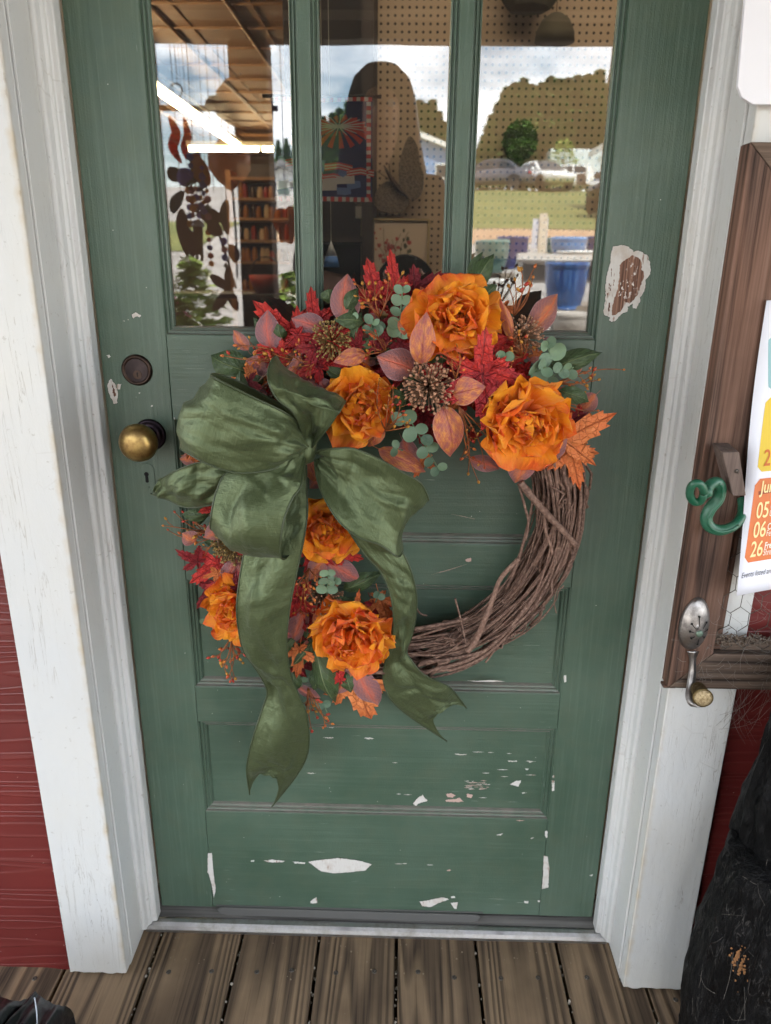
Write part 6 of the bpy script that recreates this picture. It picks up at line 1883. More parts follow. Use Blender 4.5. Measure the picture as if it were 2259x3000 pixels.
def petal_mesh(seed, cup=0.4, ruf=0.06, curl=0.25, wide=0.55, n=11):
    """unit petal: base at 0, rim near y=1, cupped towards +z"""
    rr = random.Random(seed)
    p1, p2, p3 = rr.uniform(0, 6), rr.uniform(0, 6), rr.uniform(0, 6)
    vs, fs, uv = [], [], []
    notch = rr.uniform(0.0, 0.12)
    for j in range(n + 1):
        v = j / n
        hw = wide * (0.16 + 0.84 * math.sin(PI * 0.5 * min(1, v / 0.72)) ** 1.3) * (1 if v < 0.72 else 1 - 0.30 * ((v - 0.72) / 0.28) ** 2)
        for i in range(n + 1):
            u = 2 * i / n - 1
            L = 1 - 0.22 * abs(u) ** 2.4 - notch * math.exp(-(u * 5) ** 2) + 0.06 * math.sin(5 * u + p1) + 0.018 * math.sin(13 * u + p2)
            x = u * hw
            y = v * (1 + (L - 1) * v ** 2)
            z = cup * (u * u * 0.55 * v + 0.9 * v ** 2 * 0.5) - curl * max(0, v - 0.62) ** 2 * 3.0
            z += ruf * v ** 2 * (math.sin(6.5 * u + p2) * 0.9 + 0.35 * math.sin(12 * u + p3)) + 0.4 * ruf * math.sin(5 * v + p1) * u
            vs.append((x, y, z))
            uv.append((0.5 + u / 2, v))
    for j in range(n):
        for i in range(n):
            a = j * (n + 1) + i
            fs.append((a, a + 1, a + n + 2, a + n + 1))
    return MB().add(vs, fs, uv).mesh('petal', PETAL, True)
P_OUT = [petal_mesh(s_, 0.34, 0.14, 0.12, 0.66) for s_ in (1, 2, 3, 4)]
P_MID = [petal_mesh(s_, 0.48, 0.18, 0.05, 0.58) for s_ in (5, 6, 7, 8)]
P_IN = [petal_mesh(s_, 0.55, 0.22, 0.0, 0.52) for s_ in (9, 10, 11)]
P_CORE = [petal_mesh(s_, 0.45, 0.22, -0.1, 0.42) for s_ in (12, 13, 14)]
CALYX = plain('green_calyx', srgb(86, 104, 58), 0.6)
STAM = plain('dark_stamens', srgb(110, 56, 20), 0.7)
def peony(px, py, rpx, y, axis, seed, squash=1.0, half=None):
    rr = random.Random(seed)
    c_ = at(px, py, y)
    rad = rpx * pxm(px, py, y)
    ax = V(axis).normalized()
    a = (V((1, 0, 0)) - ax * ax.x).normalized()
    b = ax.cross(a)
    base = c_ - ax * rad * 0.26
    core = MB().lathe([(0.10 * rad, -0.10 * rad), (0.22 * rad, 0.0), (0.20 * rad, 0.12 * rad), (0.05 * rad, 0.2 * rad), (0.001, 0.2 * rad)], base, ax, 12)
    p_ = core.build('peony', CALYX, wreath, smooth=True)
    sm = MB()
    for k in range(22):
        an, sp_ = rr.uniform(0, 6.3), rr.uniform(0, 0.20)
        d = (ax + (a * math.cos(an) + b * math.sin(an)) * sp_).normalized()
        e = base + d * rad * rr.uniform(0.42, 0.52) + (a * math.cos(an) + b * math.sin(an)) * rad * 0.03
        sm.tube([base + d * rad * 0.2, e], rad * 0.008, 4)
        sm.lathe([(0.001, -0.02 * rad), (0.018 * rad, 0), (0.001, 0.03 * rad)], e, d, 5)
    sm.build('stamens', STAM, p_, kind='stuff')
    for meshes, count, tilt, size, off, h in ((P_OUT, 8, 1.45, 1.04, 0.0, 0.10), (P_OUT, 8, 1.24, 0.98, 0.35, 0.16), (P_MID, 8, 1.05, 0.84, 0.1, 0.22), (P_MID, 8, 0.86, 0.72, 0.5, 0.28), (P_IN, 8, 0.68, 0.58, 0.2, 0.34), (P_CORE, 7, 0.48, 0.42, 0.0, 0.40), (P_CORE, 6, 0.22, 0.36, 0.6, 0.44)):
        for k in range(count):
            an = off + 2 * PI * k / count + rr.uniform(-.4, .4)
            t_ = tilt + rr.uniform(-.26, .26)
            rdir = a * math.cos(an) + b * math.sin(an)
            rdir = (a * math.cos(an) + b * math.sin(an)).normalized()
            yd = (rdir * math.sin(t_) + ax * math.cos(t_)).normalized()
            zd = (ax * math.sin(t_) - rdir * math.cos(t_)).normalized()
            xd = yd.cross(zd)
            s_ = rad * size * rr.uniform(0.80, 1.18)
            s_ *= math.sqrt(math.cos(an) ** 2 + (squash * math.sin(an)) ** 2)
            sw = s_ * rr.uniform(0.85, 1.15)
            if rr.random() < 0.07:
                continue
            o_ = base + ax * rad * h * 0.5 + rdir * rad * 0.06
            rm = Matrix.Rotation(rr.uniform(-.5, .5), 3, yd)
            xd, zd = rm @ xd, rm @ zd
            mw = Matrix(((xd.x * sw, yd.x * s_, zd.x * s_, o_.x), (xd.y * sw, yd.y * s_, zd.y * s_, o_.y), (xd.z * sw, yd.z * s_, zd.z * s_, o_.z), (0, 0, 0, 1)))
            link('petal', rr.choice(meshes), p_, mw)
peony(1338, 932, 128, -0.105, (0.10, -1, 0.25), 1, 0.95)
peony(1046, 1190, 102, -0.094, (0.25, -1, 0.10), 2, 1.32)
peony(1540, 1232, 134, -0.112, (0.25, -1, -0.15), 3, 1.08)
peony(958, 1540, 100, -0.096, (0.15, -1, -0.10), 4)
peony(1035, 1862, 120, -0.106, (-0.15, -1, -0.12), 5, 1.02)
peony(690, 1788, 92, -0.088, (-0.35, -1, 0.0), 6)

# --- seed heads
def seedhead(px, py, rpx, y, axis, col_, n=85, seed=1, spread=1.25):
    rr = random.Random(seed)
    c_ = at(px, py, y)
    rad = rpx * pxm(px, py, y)
    ax = V(axis).normalized()
    a = ax.orthogonal().normalized()
    b = ax.cross(a)
    base = c_ - ax * rad * 0.75
    st, bd = MB(), MB()
    st.tube([base - ax * rad * 0.6, base], 0.0016, 6)
    for k in range(n):
        t_ = spread * math.sqrt((k + 0.5) / n) + rr.uniform(-.08, .08)
        an = k * 2.39996 + rr.uniform(-.2, .2)
        d = (ax * math.cos(t_) + (a * math.cos(an) + b * math.sin(an)) * math.sin(t_)).normalized()
        L = rad * rr.uniform(0.95, 1.22)
        e = base + d * L
        m_ = base + d * L * 0.5 + ax * rad * 0.06
        st.tube([base, m_, e], [0.0008, 0.0007, 0.0006], 4)
        q = rad * rr.uniform(0.050, 0.072)
        bd.lathe([(q * 0.35, -q * 1.2), (q * 0.95, -q * 0.2), (q, q * 0.4), (q * 0.55, q * 1.1), (0.0002, q * 1.25)], e, d, 6)
        if rr.random() < 0.4:
            e2 = base + (d + (a * math.cos(an + 1) + b * math.sin(an + 1)) * 0.14).normalized() * L * 0.86
            bd.lathe([(q * 0.3, -q), (q * 0.8, 0), (q * 0.4, q * 0.9), (0.0002, q)], e2, d, 6)
            st.tube([m_, e2], 0.0005, 4)
    s_ = st.build('seed_head', col_[0], wreath, smooth=True)
    bd.build('seed_buds', col_[1], s_, smooth=True, kind='stuff')
def budmat(name, c0, c1):
    M = Mat(name)
    M.set(color=M.mix(M.ramp(M.noise(M.obj(), 120, 3), [(0.35, 0), (0.7, 1)]), c0, c1), rough=0.6)
    return M.m
OLV = (budmat('olive_stalk', srgb(108, 84, 46), srgb(128, 102, 58)), budmat('olive_bud', srgb(128, 102, 54), srgb(160, 132, 78)))
BRN = (budmat('brown_stalk', srgb(112, 82, 62), srgb(140, 106, 80)), budmat('brown_bud', srgb(150, 108, 82), srgb(184, 140, 110)))
seedhead(968, 992, 60, -0.100, (-0.1, -1, 0.30), OLV, 85, 1)
seedhead(1256, 1136, 74, -0.138, (-0.02, -1, 0.05), BRN, 105, 2)
seedhead(1548, 975, 60, -0.082, (0.55, -1, 0.55), BRN, 80, 3, 1.1)
seedhead(664, 1612, 56, -0.082, (-0.35, -1, -0.25), OLV, 80, 4)
seedhead(950, 1752, 58, -0.088, (0.35, -1, 0.05), BRN, 70, 5)
seedhead(1020, 1075, 40, -0.075, (0.1, -1, -0.2), OLV, 40, 6)

# --- eucalyptus
EST = plain('eucalyptus_stem', srgb(96, 118, 88), 0.6)
def euc(base, tip, n, r0, y0=-0.09, y1=-0.11, seed=0, bow=0.0):
    rr = random.Random(seed)
    b, t = at(*base, y0), at(*tip, y1)
    side = (t - b).cross(V((0, 1, 0))).normalized()
    pts = [b.lerp(t, k / 8) + side * bow * math.sin(PI * k / 8) for k in range(9)]
    sp_ = MB().tube(pts, 0.0010, 5).build('eucalyptus_sprig', EST, wreath, smooth=True)
    k_ = pxm(*tip, y1)
    for i in range(n):
        u = (i + 0.6) / n
        p = pts[0].lerp(pts[-1], u) if not bow else pts[min(8, int(u * 8))]
        for s_ in (-1, 1):
            if n > 2 and rr.random() < 0.1:
                continue
            r_ = r0 * k_ * (1.15 - 0.45 * u) * rr.uniform(0.85, 1.12) * 2
            d = ((t - b).normalized() * rr.uniform(0.1, 0.6) + side * s_ * rr.uniform(0.6, 1.0) + V((0, rr.uniform(-.5, 0.1), 0))).normalized()
            link('eucalyptus_leaf', rr.choice(DL), sp_, orient(p, p + d * r_, r_, (rr.uniform(-.5, .5), -1, rr.uniform(-.1, .7))))
for e in (((1167, 1000), (1180, 842), 5, 21, -0.088, -0.10, 1), ((1078, 1010), (1094, 935), 3, 19, -0.085, -0.095, 2), ((1040, 950), (1030, 925), 1, 15, -0.09, -0.095, 3), ((1100, 1010), (1130, 960), 2, 22, -0.08, -0.09, 13),
          ((1480, 1075), (1476, 1030), 1, 20, -0.115, -0.12, 4), ((1490, 1065), (1484, 1050), 1, 17, -0.112, -0.12, 14), ((1620, 1070), (1600, 1000), 2, 26, -0.09, -0.105, 5), ((1545, 1100), (1600, 1075), 2, 24, -0.092, -0.105, 6), ((1590, 1120), (1650, 1082), 2, 20, -0.09, -0.10, 7), ((1640, 1105), (1680, 1075), 1, 17, -0.085, -0.095, 15),
          ((1207, 1240), (1288, 1380), 5, 19, -0.105, -0.085, 8), ((1180, 1320), (1150, 1310), 1, 15, -0.095, -0.09, 9), ((958, 1745), (962, 1670), 3, 17, -0.098, -0.112, 10), ((975, 1720), (985, 1690), 1, 14, -0.10, -0.11, 16), ((1100, 1765), (1112, 1735), 1, 14, -0.08, -0.085, 11), ((885, 2012), (882, 1980), 1, 14, -0.075, -0.07, 12),
          ((960, 2090), (945, 2055), 1, 15, -0.06, -0.05, 17), ((620, 1800), (592, 1832), 1, 12, -0.05, -0.045, 18), ((1190, 1270), (1180, 1210), 1, 26, -0.095, -0.10, 19)):
    euc(*e)

# --- berry sprays
TWIG = budmat('rusty_twig', srgb(120, 62, 34), srgb(166, 98, 46))
BERRY = Mat('orange_red_berry')
_o = BERRY.obj()
_r = BERRY.rand()
BERRY.set(color=BERRY.mix(BERRY.ramp(_r, [(0.3, 0), (0.9, 1)]), srgb(168, 52, 36), srgb(200, 118, 46)), rough=0.32)
BERRY = BERRY.m
BYEL = plain('golden_bud', srgb(176, 122, 40), 0.45)
bmesh_ = [MB().lathe([(0.16, -1.0), (0.62, -0.6), (0.80, 0.0), (0.62, 0.7), (0.22, 1.25), (0.02, 1.55)], (0, 0, 0), (0, 0, 1), 7).mesh('berry', q, True) for q in (BERRY, BERRY, BYEL)]
nberry = 0
def spray(base, tips, y0=-0.09, y1=-0.10, seed=0, per=4, br=5.2):
    global nberry
    per = min(per, 3)
    rr = random.Random(seed + 100)
    b = at(*base, y0)
    tw = MB()
    todo = []
    for tp in tips:
        t = at(*tp, y1 + rr.uniform(-.012, .012))
        d = t - b
        L = d.length
        side = d.cross(V((0, 1, 0))).normalized()
        bw = rr.uniform(-.12, .12) * L
        path = [b.lerp(t, k / 7) + side * bw * math.sin(PI * k / 7) + V((0, -0.01 * math.sin(PI * k / 7), 0)) for k in range(8)]
        tw.tube(path, [0.0011 - 0.00008 * k for k in range(8)], 5)
        todo.append((path[-1], (path[-1] - path[-2]).normalized()))
        for j in range(per):
            k = rr.randrange(2, 7)
            sg = rr.choice((-1, 1))
            e = path[k] + (side * sg * rr.uniform(.5, 1) + d.normalized() * rr.uniform(.4, 1.2) + V((0, rr.uniform(-.5, .3), 0))).normalized() * rr.uniform(0.007, 0.017)
            tw.tube([path[k], path[k].lerp(e, 0.5) + d.normalized() * 0.002, e], 0.00055, 4)
            todo.append((e, (e - path[k]).normalized()))
    s_ = tw.build('berry_spray', TWIG, wreath, smooth=True)
    for p, d in todo:
        q = br * pxm(*base, y0) * rr.uniform(0.75, 1.2)
        z = d
        x = z.orthogonal().normalized()
        y = z.cross(x)
        link('berry', rr.choice(bmesh_), s_, Matrix(((x.x * q, y.x * q, z.x * q, p.x), (x.y * q, y.y * q, z.y * q, p.y), (x.z * q, y.z * q, z.z * q, p.z), (0, 0, 0, 1))))
        nberry += 1
for s_ in (((1505, 925), [(1528, 788), (1568, 780), (1562, 812), (1555, 836), (1508, 818), (1490, 838)], -0.075, -0.062, 1, 1, 6.4), ((870, 1055), [(652, 1042), (690, 1012), (718, 1050), (745, 1020), (790, 1030), (800, 1062), (760, 1062)], -0.070, -0.075, 2, 4, 5.4),
          ((1112, 930), [(1036, 820), (1062, 830), (1138, 805), (1100, 830), (1180, 800), (1080, 880)], -0.085, -0.082, 3, 4, 5.4), ((930, 1060), [(840, 1030), (870, 1010), (890, 1060), (950, 1040), (900, 1080), (860, 1075)], -0.085, -0.092, 13, 4, 4.6),
          ((1628, 1122), [(1828, 1083), (1755, 1112), (1700, 1076), (1735, 1098), (1680, 1100)], -0.070, -0.060, 4, 3, 5.2), ((1345, 1192), [(1402, 1412), (1372, 1388), (1350, 1345), (1420, 1370), (1390, 1290), (1440, 1300)], -0.118, -0.085, 5, 4, 5.4),
          ((1130, 1262), [(1112, 1112), (1152, 1130), (1182, 1215), (1172, 1180), (1140, 1160), (1195, 1250)], -0.110, -0.118, 6, 4, 5.2), ((648, 1560), [(536, 1500), (550, 1556), (556, 1622), (592, 1642), (600, 1540), (575, 1590), (620, 1500)], -0.060, -0.052, 7, 3, 5.4), ((600, 1560), [(478, 1540), (512, 1500), (548, 1510), (492, 1552)], -0.05, -0.045, 17, 1, 5.4),
          ((680, 1865), [(650, 1952), (668, 1982), (690, 1988), (712, 1942), (700, 1915), (640, 1925), (670, 1900)], -0.065, -0.058, 8, 3, 5.6), ((902, 2015), [(914, 2142), (953, 2126), (962, 2112), (930, 2102), (915, 2080), (940, 2085), (900, 2120)], -0.068, -0.055, 9, 2, 6.0),
          ((905, 1665), [(880, 1795), (902, 1802), (922, 1760), (870, 1740), (915, 1720), (890, 1700), (940, 1690)], -0.095, -0.100, 10, 4, 4.8), ((1530, 1045), [(1462, 1010), (1470, 1040), (1500, 990), (1545, 1010), (1520, 980), (1500, 1030)], -0.085, -0.092, 11, 4, 5.0),
          ((1640, 1175), [(1690, 1157), (1713, 1150), (1716, 1180), (1752, 1203), (1700, 1190)], -0.075, -0.065, 12, 1, 5.6), ((1335, 1110), [(1338, 1010), (1326, 1030), (1345, 1060)], -0.125, -0.125, 14, 3, 4.0), ((560, 1240), [(540, 1232), (552, 1228)], -0.04, -0.04, 15, 0, 6.0), ((1130, 1030), [(1082, 1010), (1100, 970), (1075, 1040), (1120, 990)], -0.09, -0.1, 16, 3, 5)):
    spray(*s_)

# --- the bow
def satin():
    M = Mat('olive_green_satin')
    o = M.obj()
    slub = M.noise(M.map(M.uv(), (0.8, 40, 1)), 3.0, 3, 0.5, 0.2)
    ln = M.ramp(M.noise(M.map(M.uv(), (1.6, 120, 1)), 1.0, 2, 0.5), [(0.68, 0), (0.72, 1)])
    weave = M.noise(o, 1100, 2)
    crm = M.noise(M.map(M.uv(), (2.6, 2.6, 1)), 1.5, 5, 0.6, 0.3)
    c_ = M.mix(M.ramp(slub, [(0.3, 0), (0.7, 1)]), srgb(75, 86, 56), srgb(88, 100, 68))
    c_ = M.mix(M.math('MULTIPLY', ln, 0.5), c_, srgb(50, 58, 38))
    nb_ = M.bump(crm, 0.5, 0.009)
    nb_ = M.bump(M.math('ADD', M.math('SUBTRACT', M.math('MULTIPLY', slub, 0.5), M.math('MULTIPLY', ln, 0.5)), M.math('MULTIPLY', weave, 0.3)), 0.55, 0.0010, nb_)
    M.set(color=c_, rough=0.44, normal=nb_, sheen=0.05, spec=0.5, metal=0.5)
    return M.m
SATIN = satin()
PIPE = plain('olive_ribbon_edge', srgb(58, 68, 44), 0.5)
bowp = MB().lathe([(0.003, -0.022), (0.012, -0.016), (0.0145, -0.006), (0.013, 0.006), (0.0145, 0.014), (0.003, 0.022)], at(897, 1313, -0.128), (0.15, 0.2, 1), 14).build('bow', SATIN, wreath, smooth=True)
z5 = lambda x, y: (400 + x / 1.851, 1000 + y / 1.851)
z6 = lambda x, y: (500 + x / 1.851, 1500 + y / 1.851)
def ribbon(name, conv, st, bulge=0.006, pleat=0.006, seed=1, notch=0.0, nt=84, ns=34, fade=5.0, wob=0.004, bulges=None):
    rr = random.Random(seed)
    Ls = [at(*conv(s_[0], s_[1]), s_[2]) for s_ in st]
    Rs = [at(*conv(s_[3], s_[4]), s_[5]) for s_ in st]
    A, B = crom(Ls, nt), crom(Rs, nt)
    p1, p2, p3 = rr.uniform(0, 6), rr.uniform(0, 6), rr.uniform(0, 6)
    base = [[A[j].lerp(B[j], i / (ns - 1)) for i in range(ns)] for j in range(nt)]
    length = [0.0]
    for j in range(1, nt):
        length.append(length[-1] + ((A[j] - A[j - 1]).length + (B[j] - B[j - 1]).length) / 2)
    T = length[-1]
    creases = [(rr.uniform(0.1, 0.9), rr.uniform(0, T), rr.choice((0, 0, 1)) * PI / 2 * 0.8 + rr.uniform(-.6, .6), rr.uniform(0.012, 0.04), rr.uniform(0.0035, 0.008), rr.choice((-1, 1)) * rr.uniform(0.0014, 0.0044)) for _ in range(int(16 + T * 80))]
    vs, uv, fs = [], [], []
    grid = [[None] * ns for _ in range(nt)]
    for j in range(nt):
        for i in range(ns):
            s_ = i / (ns - 1)
            jj = j
            p = base[j][i]
            if notch and j > nt - 14:
                k = (j - (nt - 14)) / 13
                back = notch * math.sin(PI * s_) ** 0.7 * k * (1 + 0.03 * math.sin(s_ * 31))
                q = base[max(0, nt - 20)][i]
                p = p.lerp(q, back)
            tj = A[min(j + 1, nt - 1)] - A[max(j - 1, 0)] + B[min(j + 1, nt - 1)] - B[max(j - 1, 0)]
            cr_ = (B[j] - A[j])
            nrm = tj.cross(cr_)
            if nrm.length < 1e-9:
                nrm = V((0, -1, 0))
            nrm.normalize()
            t_ = length[j] / T
            d = bulge * math.sin(PI * s_) + wob * math.sin(t_ * 17 + s_ * 5 + p1) * math.sin(PI * s_) ** 0.6 + 0.5 * wob * math.sin(t_ * 31 - s_ * 9 + p3) * math.sin(PI * s_)
            e = min(length[j], (T - length[j]) if not notch else 9)
            rg = (1 - abs(math.sin(s_ * PI * 3.6 + p2 + 1.2 * t_))) ** 1.6 - 0.36
            rg2 = (1 - abs(math.sin(s_ * PI * 6.1 + p3 - 0.8 * t_))) ** 2 - 0.3
            d += pleat * 1.1 * math.exp(-e * fade * 5.0) * rg * min(1, cr_.length / 0.03)
            d += pleat * 0.4 * math.exp(-e * fade * 2.4) * rg2 * min(1, cr_.length / 0.05)
            for s0, l0, ang, ln_, wd_, am in creases:
                ds_, dl_ = (s_ - s0) * cr_.length, length[j] - l0
                al = dl_ * math.cos(ang) + ds_ * math.sin(ang)
                ac = ds_ * math.cos(ang) - dl_ * math.sin(ang) + 0.06 * al * al / ln_
                d += am * math.exp(-(al / ln_) ** 2) * math.exp(-abs(ac / wd_) ** 1.3) * min(1, 6 * s_ * (1 - s_) + 0.15)
            grid[j][i] = p + nrm * d
    sgn = 1
    for j in range(nt):
        for i in range(ns):
            vs.append(grid[j][i])
            uv.append((i / (ns - 1), length[j] * 7))
    for j in range(nt - 1):
        for i in range(ns - 1):
            a = j * ns + i
            fs.append((a, a + 1, a + ns + 1, a + ns))
    o = MB().add(vs, fs, uv).build(name, SATIN, bowp, smooth=True)
    md = o.modifiers.new('thickness', 'SOLIDIFY')
    md.thickness = 0.0004
    md.offset = 0
    # wired edges: a rolled hem on each side, which is the ribbon's own border
    hem = MB()
    for i in (0, ns - 1):
        hem.tube([grid[j][i] for j in range(nt)], [0.0010 * (1 + 0.25 * (j % 2)) for j in range(nt)], 6)
    me = hem.mesh('hem', PIPE, True)
    bm = bmesh.new()
    bm.from_mesh(o.data)
    bm.from_mesh(me)
    nf = len(o.data.polygons)
    bm.faces.ensure_lookup_table()
    for f in bm.faces[nf:]:
        f.material_index = 1
    bm.to_mesh(o.data)
    bm.free()
    o.data.materials.append(PIPE)
    return o
ribbon('tail', z5, [(700, 640, -.112, 690, 690, -.112), (500, 640, -.115, 460, 860, -.108), (330, 660, -.118, 350, 898, -.106), (220, 700, -.11, 250, 897, -.098), (150, 738, -.095, 180, 862, -.085), (118, 752, -.085, 75, 828, -.07)], 0.008, 0.004, 1, 0.25)
ribbon('tail', z6, [(650, -250, -.118, 735, -300, -.118), (560, -150, -.120, 738, -150, -.122), (440, 60, -.126, 742, 0, -.132), (405, 190, -.13, 725, 130, -.14), (375, 350, -.135, 690, 300, -.142), (358, 520, -.14, 655, 470, -.14), (370, 650, -.13, 632, 640, -.135), (400, 760, -.12, 632, 770, -.125), (480, 880, -.10, 650, 880, -.112),
                     (523, 975, -.085, 690, 985, -.10), (500, 1060, -.085, 735, 1090, -.09), (460, 1180, -.092, 750, 1200, -.08), (430, 1290, -.092, 742, 1310, -.07), (412, 1400, -.082, 690, 1420, -.06), (428, 1530, -.06, 548, 1600, -.045)], 0.008, 0.004, 2, 0.55, 110, wob=0.004)
ribbon('tail', z6, [(900, -40, -.118, 960, -60, -.118), (940, 60, -.12, 1040, 50, -.118), (990, 140, -.125, 1180, 150, -.115), (1060, 240, -.12, 1245, 200, -.115), (1135, 320, -.12, 1300, 310, -.115), (1180, 410, -.12, 1330, 430, -.11), (1205, 520, -.12, 1332, 540, -.10), (1208, 640, -.11, 1312, 660, -.09), (1185, 750, -.10, 1280, 750, -.085),
                     (1158, 840, -.085, 1310, 810, -.09), (1155, 920, -.08, 1370, 880, -.09), (1190, 1010, -.08, 1450, 920, -.08), (1270, 1090, -.07, 1510, 950, -.07), (1370, 1160, -.06, 1560, 1005, -.055), (1498, 1243, -.05, 1602, 1062, -.045)], 0.006, 0.003, 3, 0.60, 110, wob=0.003)
ribbon('loop', z5, [(965, 612, -.13, 965, 640, -.13), (1010, 590, -.145, 985, 760, -.15), (1100, 580, -.16, 1040, 890, -.175), (1190, 585, -.17, 1110, 990, -.185), (1320, 640, -.18, 1210, 1065, -.19), (1440, 710, -.185, 1320, 1105, -.19), (1540, 770, -.18, 1410, 1165, -.185), (1582, 862, -.155, 1436, 1150, -.165), (1520, 800, -.13, 1420, 1100, -.13),
                     (1300, 700, -.115, 1200, 950, -.115), (1000, 610, -.12, 990, 650, -.12)], 0.012, 0.008, 4, 0, 96)
ribbon('loop', z5, [(905, 600, -.13, 930, 608, -.13), (895, 480, -.148, 985, 535, -.15), (850, 385, -.165, 1045, 460, -.17), (765, 315, -.17, 1085, 400, -.185), (718, 225, -.172, 1098, 385, -.198), (716, 150, -.152, 1118, 350, -.180), (745, 88, -.126, 1132, 325, -.158), (775, 110, -.108, 1110, 345, -.115), (850, 300, -.11, 1030, 450, -.11), (905, 590, -.12, 930, 600, -.12)], 0.006, 0.006, 5, 0, 90)
ribbon('loop', z5, [(880, 600, -.135, 915, 612, -.135), (700, 640, -.15, 908, 700, -.16), (500, 705, -.162, 890, 790, -.18), (438, 800, -.172, 842, 860, -.19), (411, 900, -.18, 800, 970, -.20), (402, 975, -.18, 781, 1090, -.20), (402, 1015, -.166, 784, 1172, -.186), (425, 1015, -.140, 816, 1172, -.152), (455, 950, -.118, 856, 1085, -.128), (520, 850, -.112, 872, 950, -.118), (700, 720, -.112, 878, 850, -.116), (880, 620, -.12, 912, 640, -.12)], 0.010, 0.007, 6, 0, 96)
ribbon('loop', z5, [(910, 548, -.135, 905, 580, -.13), (880, 450, -.152, 800, 662, -.158), (800, 385, -.172, 700, 702, -.175), (640, 308, -.186, 545, 712, -.188), (520, 248, -.19, 400, 672, -.192), (440, 206, -.186, 300, 620, -.188), (404, 185, -.166, 240, 582, -.165), (424, 176, -.146, 262, 572, -.142), (500, 196, -.130, 400, 600, -.122), (650, 268, -.122, 560, 620, -.118), (860, 400, -.118, 800, 600, -.118), (910, 548, -.122, 905, 575, -.12)], 0.012, 0.009, 7, 0, 96)

# ================================================================== notice board on the right casing
FX0, FX1, FZ0, FZ1, FY0, FY1 = 0.4178, 1.02, 0.6125, 1.3155, -0.1205, -0.1465
nb = thing('notice_board', 'weathered brown wooden frame with chicken wire hung over the right casing', 'notice board', (FX0, -0.12, FZ0))
MW = 0.0560
def mitred(a, b, c_, d, name, mat):
    """one member of the frame, mitred at both ends: a,b outer corners, c_,d inner corners"""
    vs = []
    for y in (FY0, FY1):
        vs += [(q[0], y, q[1]) for q in (a, b, c_, d)]
    return MB().add(vs, [(0, 1, 2, 3), (4, 7, 6, 5), (0, 4, 5, 1), (1, 5, 6, 2), (2, 6, 7, 3), (3, 7, 4, 0)]).build(name, mat, nb, bevel=0.0012)
g = 0.0004
mitred((FX0, FZ0 + g), (FX0, FZ1 - g), (FX0 + MW, FZ1 - MW - g), (FX0 + MW, FZ0 + MW + g), 'frame_side', BOARD_V)
mitred((FX1, FZ0 + g), (FX1, FZ1 - g), (FX1 - MW, FZ1 - MW - g), (FX1 - MW, FZ0 + MW + g), 'frame_side', BOARD_V)
mitred((FX0 + g, FZ0), (FX1 - g, FZ0), (FX1 - MW - g, FZ0 + MW), (FX0 + MW + g, FZ0 + MW), 'frame_rail', BOARD_H)
mitred((FX0 + g, FZ1), (FX1 - g, FZ1), (FX1 - MW - g, FZ1 - MW), (FX0 + MW + g, FZ1 - MW), 'frame_rail', BOARD_H)
MB().box(FX0 + MW + 0.0004, FX0 + MW + 0.014, -0.1340, -0.1212, FZ0 + MW + 0.001, FZ1 - MW - 0.001).build('inner_strip', BOARD_V, nb)
MB().box(FX0 + MW + 0.0145, FX1 - MW - 0.001, -0.1340, -0.1212, FZ0 + MW + 0.0004, FZ0 + MW + 0.014).build('inner_strip', BOARD_H, nb)
MB().box(FX0 - 0.0035, FX0 + 0.014, -0.1400, -0.1260, FZ0 - 0.0045, FZ0 - 0.0003).build('corner_splinter', BOARD_V, nb, bevel=0.001)
cw = MB()
s_ = 0.0145
for i in range(-1, 12):
    for j in range(0, 26):
        cx_ = FX0 + MW + 0.006 + i * s_ * math.sqrt(3) * 1.05 + (s_ * math.sqrt(3) * 0.5 if j % 2 else 0)
        cz_ = FZ0 + MW - 0.005 + j * s_ * 1.5 * 1.25
        P6 = [V((cx_ + s_ * math.sin(PI / 3 * k) * 1.05, -0.1365 + 0.002 * math.sin(i * 3 + j * 2 + k), cz_ + s_ * math.cos(PI / 3 * k) * 1.25)) for k in range(4)]
        for a, b in zip(P6, P6[1:]):
            if FX0 + 0.05 < a.x < 0.95 and FZ0 + 0.05 < a.z < FZ1 - 0.04:
                cw.tube([a, b], 0.00055, 4, cap=False)
cw.build('chicken_wire', STEEL, nb, kind='stuff')
# dust, dead leaves and web at the foot of the wire
db = MB()
rd = random.Random(3)
for k in range(420):
    x, z = rd.uniform(FX0 + MW + 0.002, 0.62), FZ0 + MW + 0.013 + abs(rd.gauss(0, 0.006))
    a = rd.uniform(0, 6.3)
    L = rd.uniform(0.003, 0.010)
    p = V((x, -0.136 + rd.uniform(-.006, .003), z))
    db.tube([p, p + V((math.cos(a), rd.uniform(-.3, .3), math.sin(a) * 0.7)) * L], rd.uniform(0.0003, 0.0011), 4, cap=False)
db.build('debris', plain('grey_brown_debris', srgb(104, 90, 78), 0.95), nb, kind='stuff')

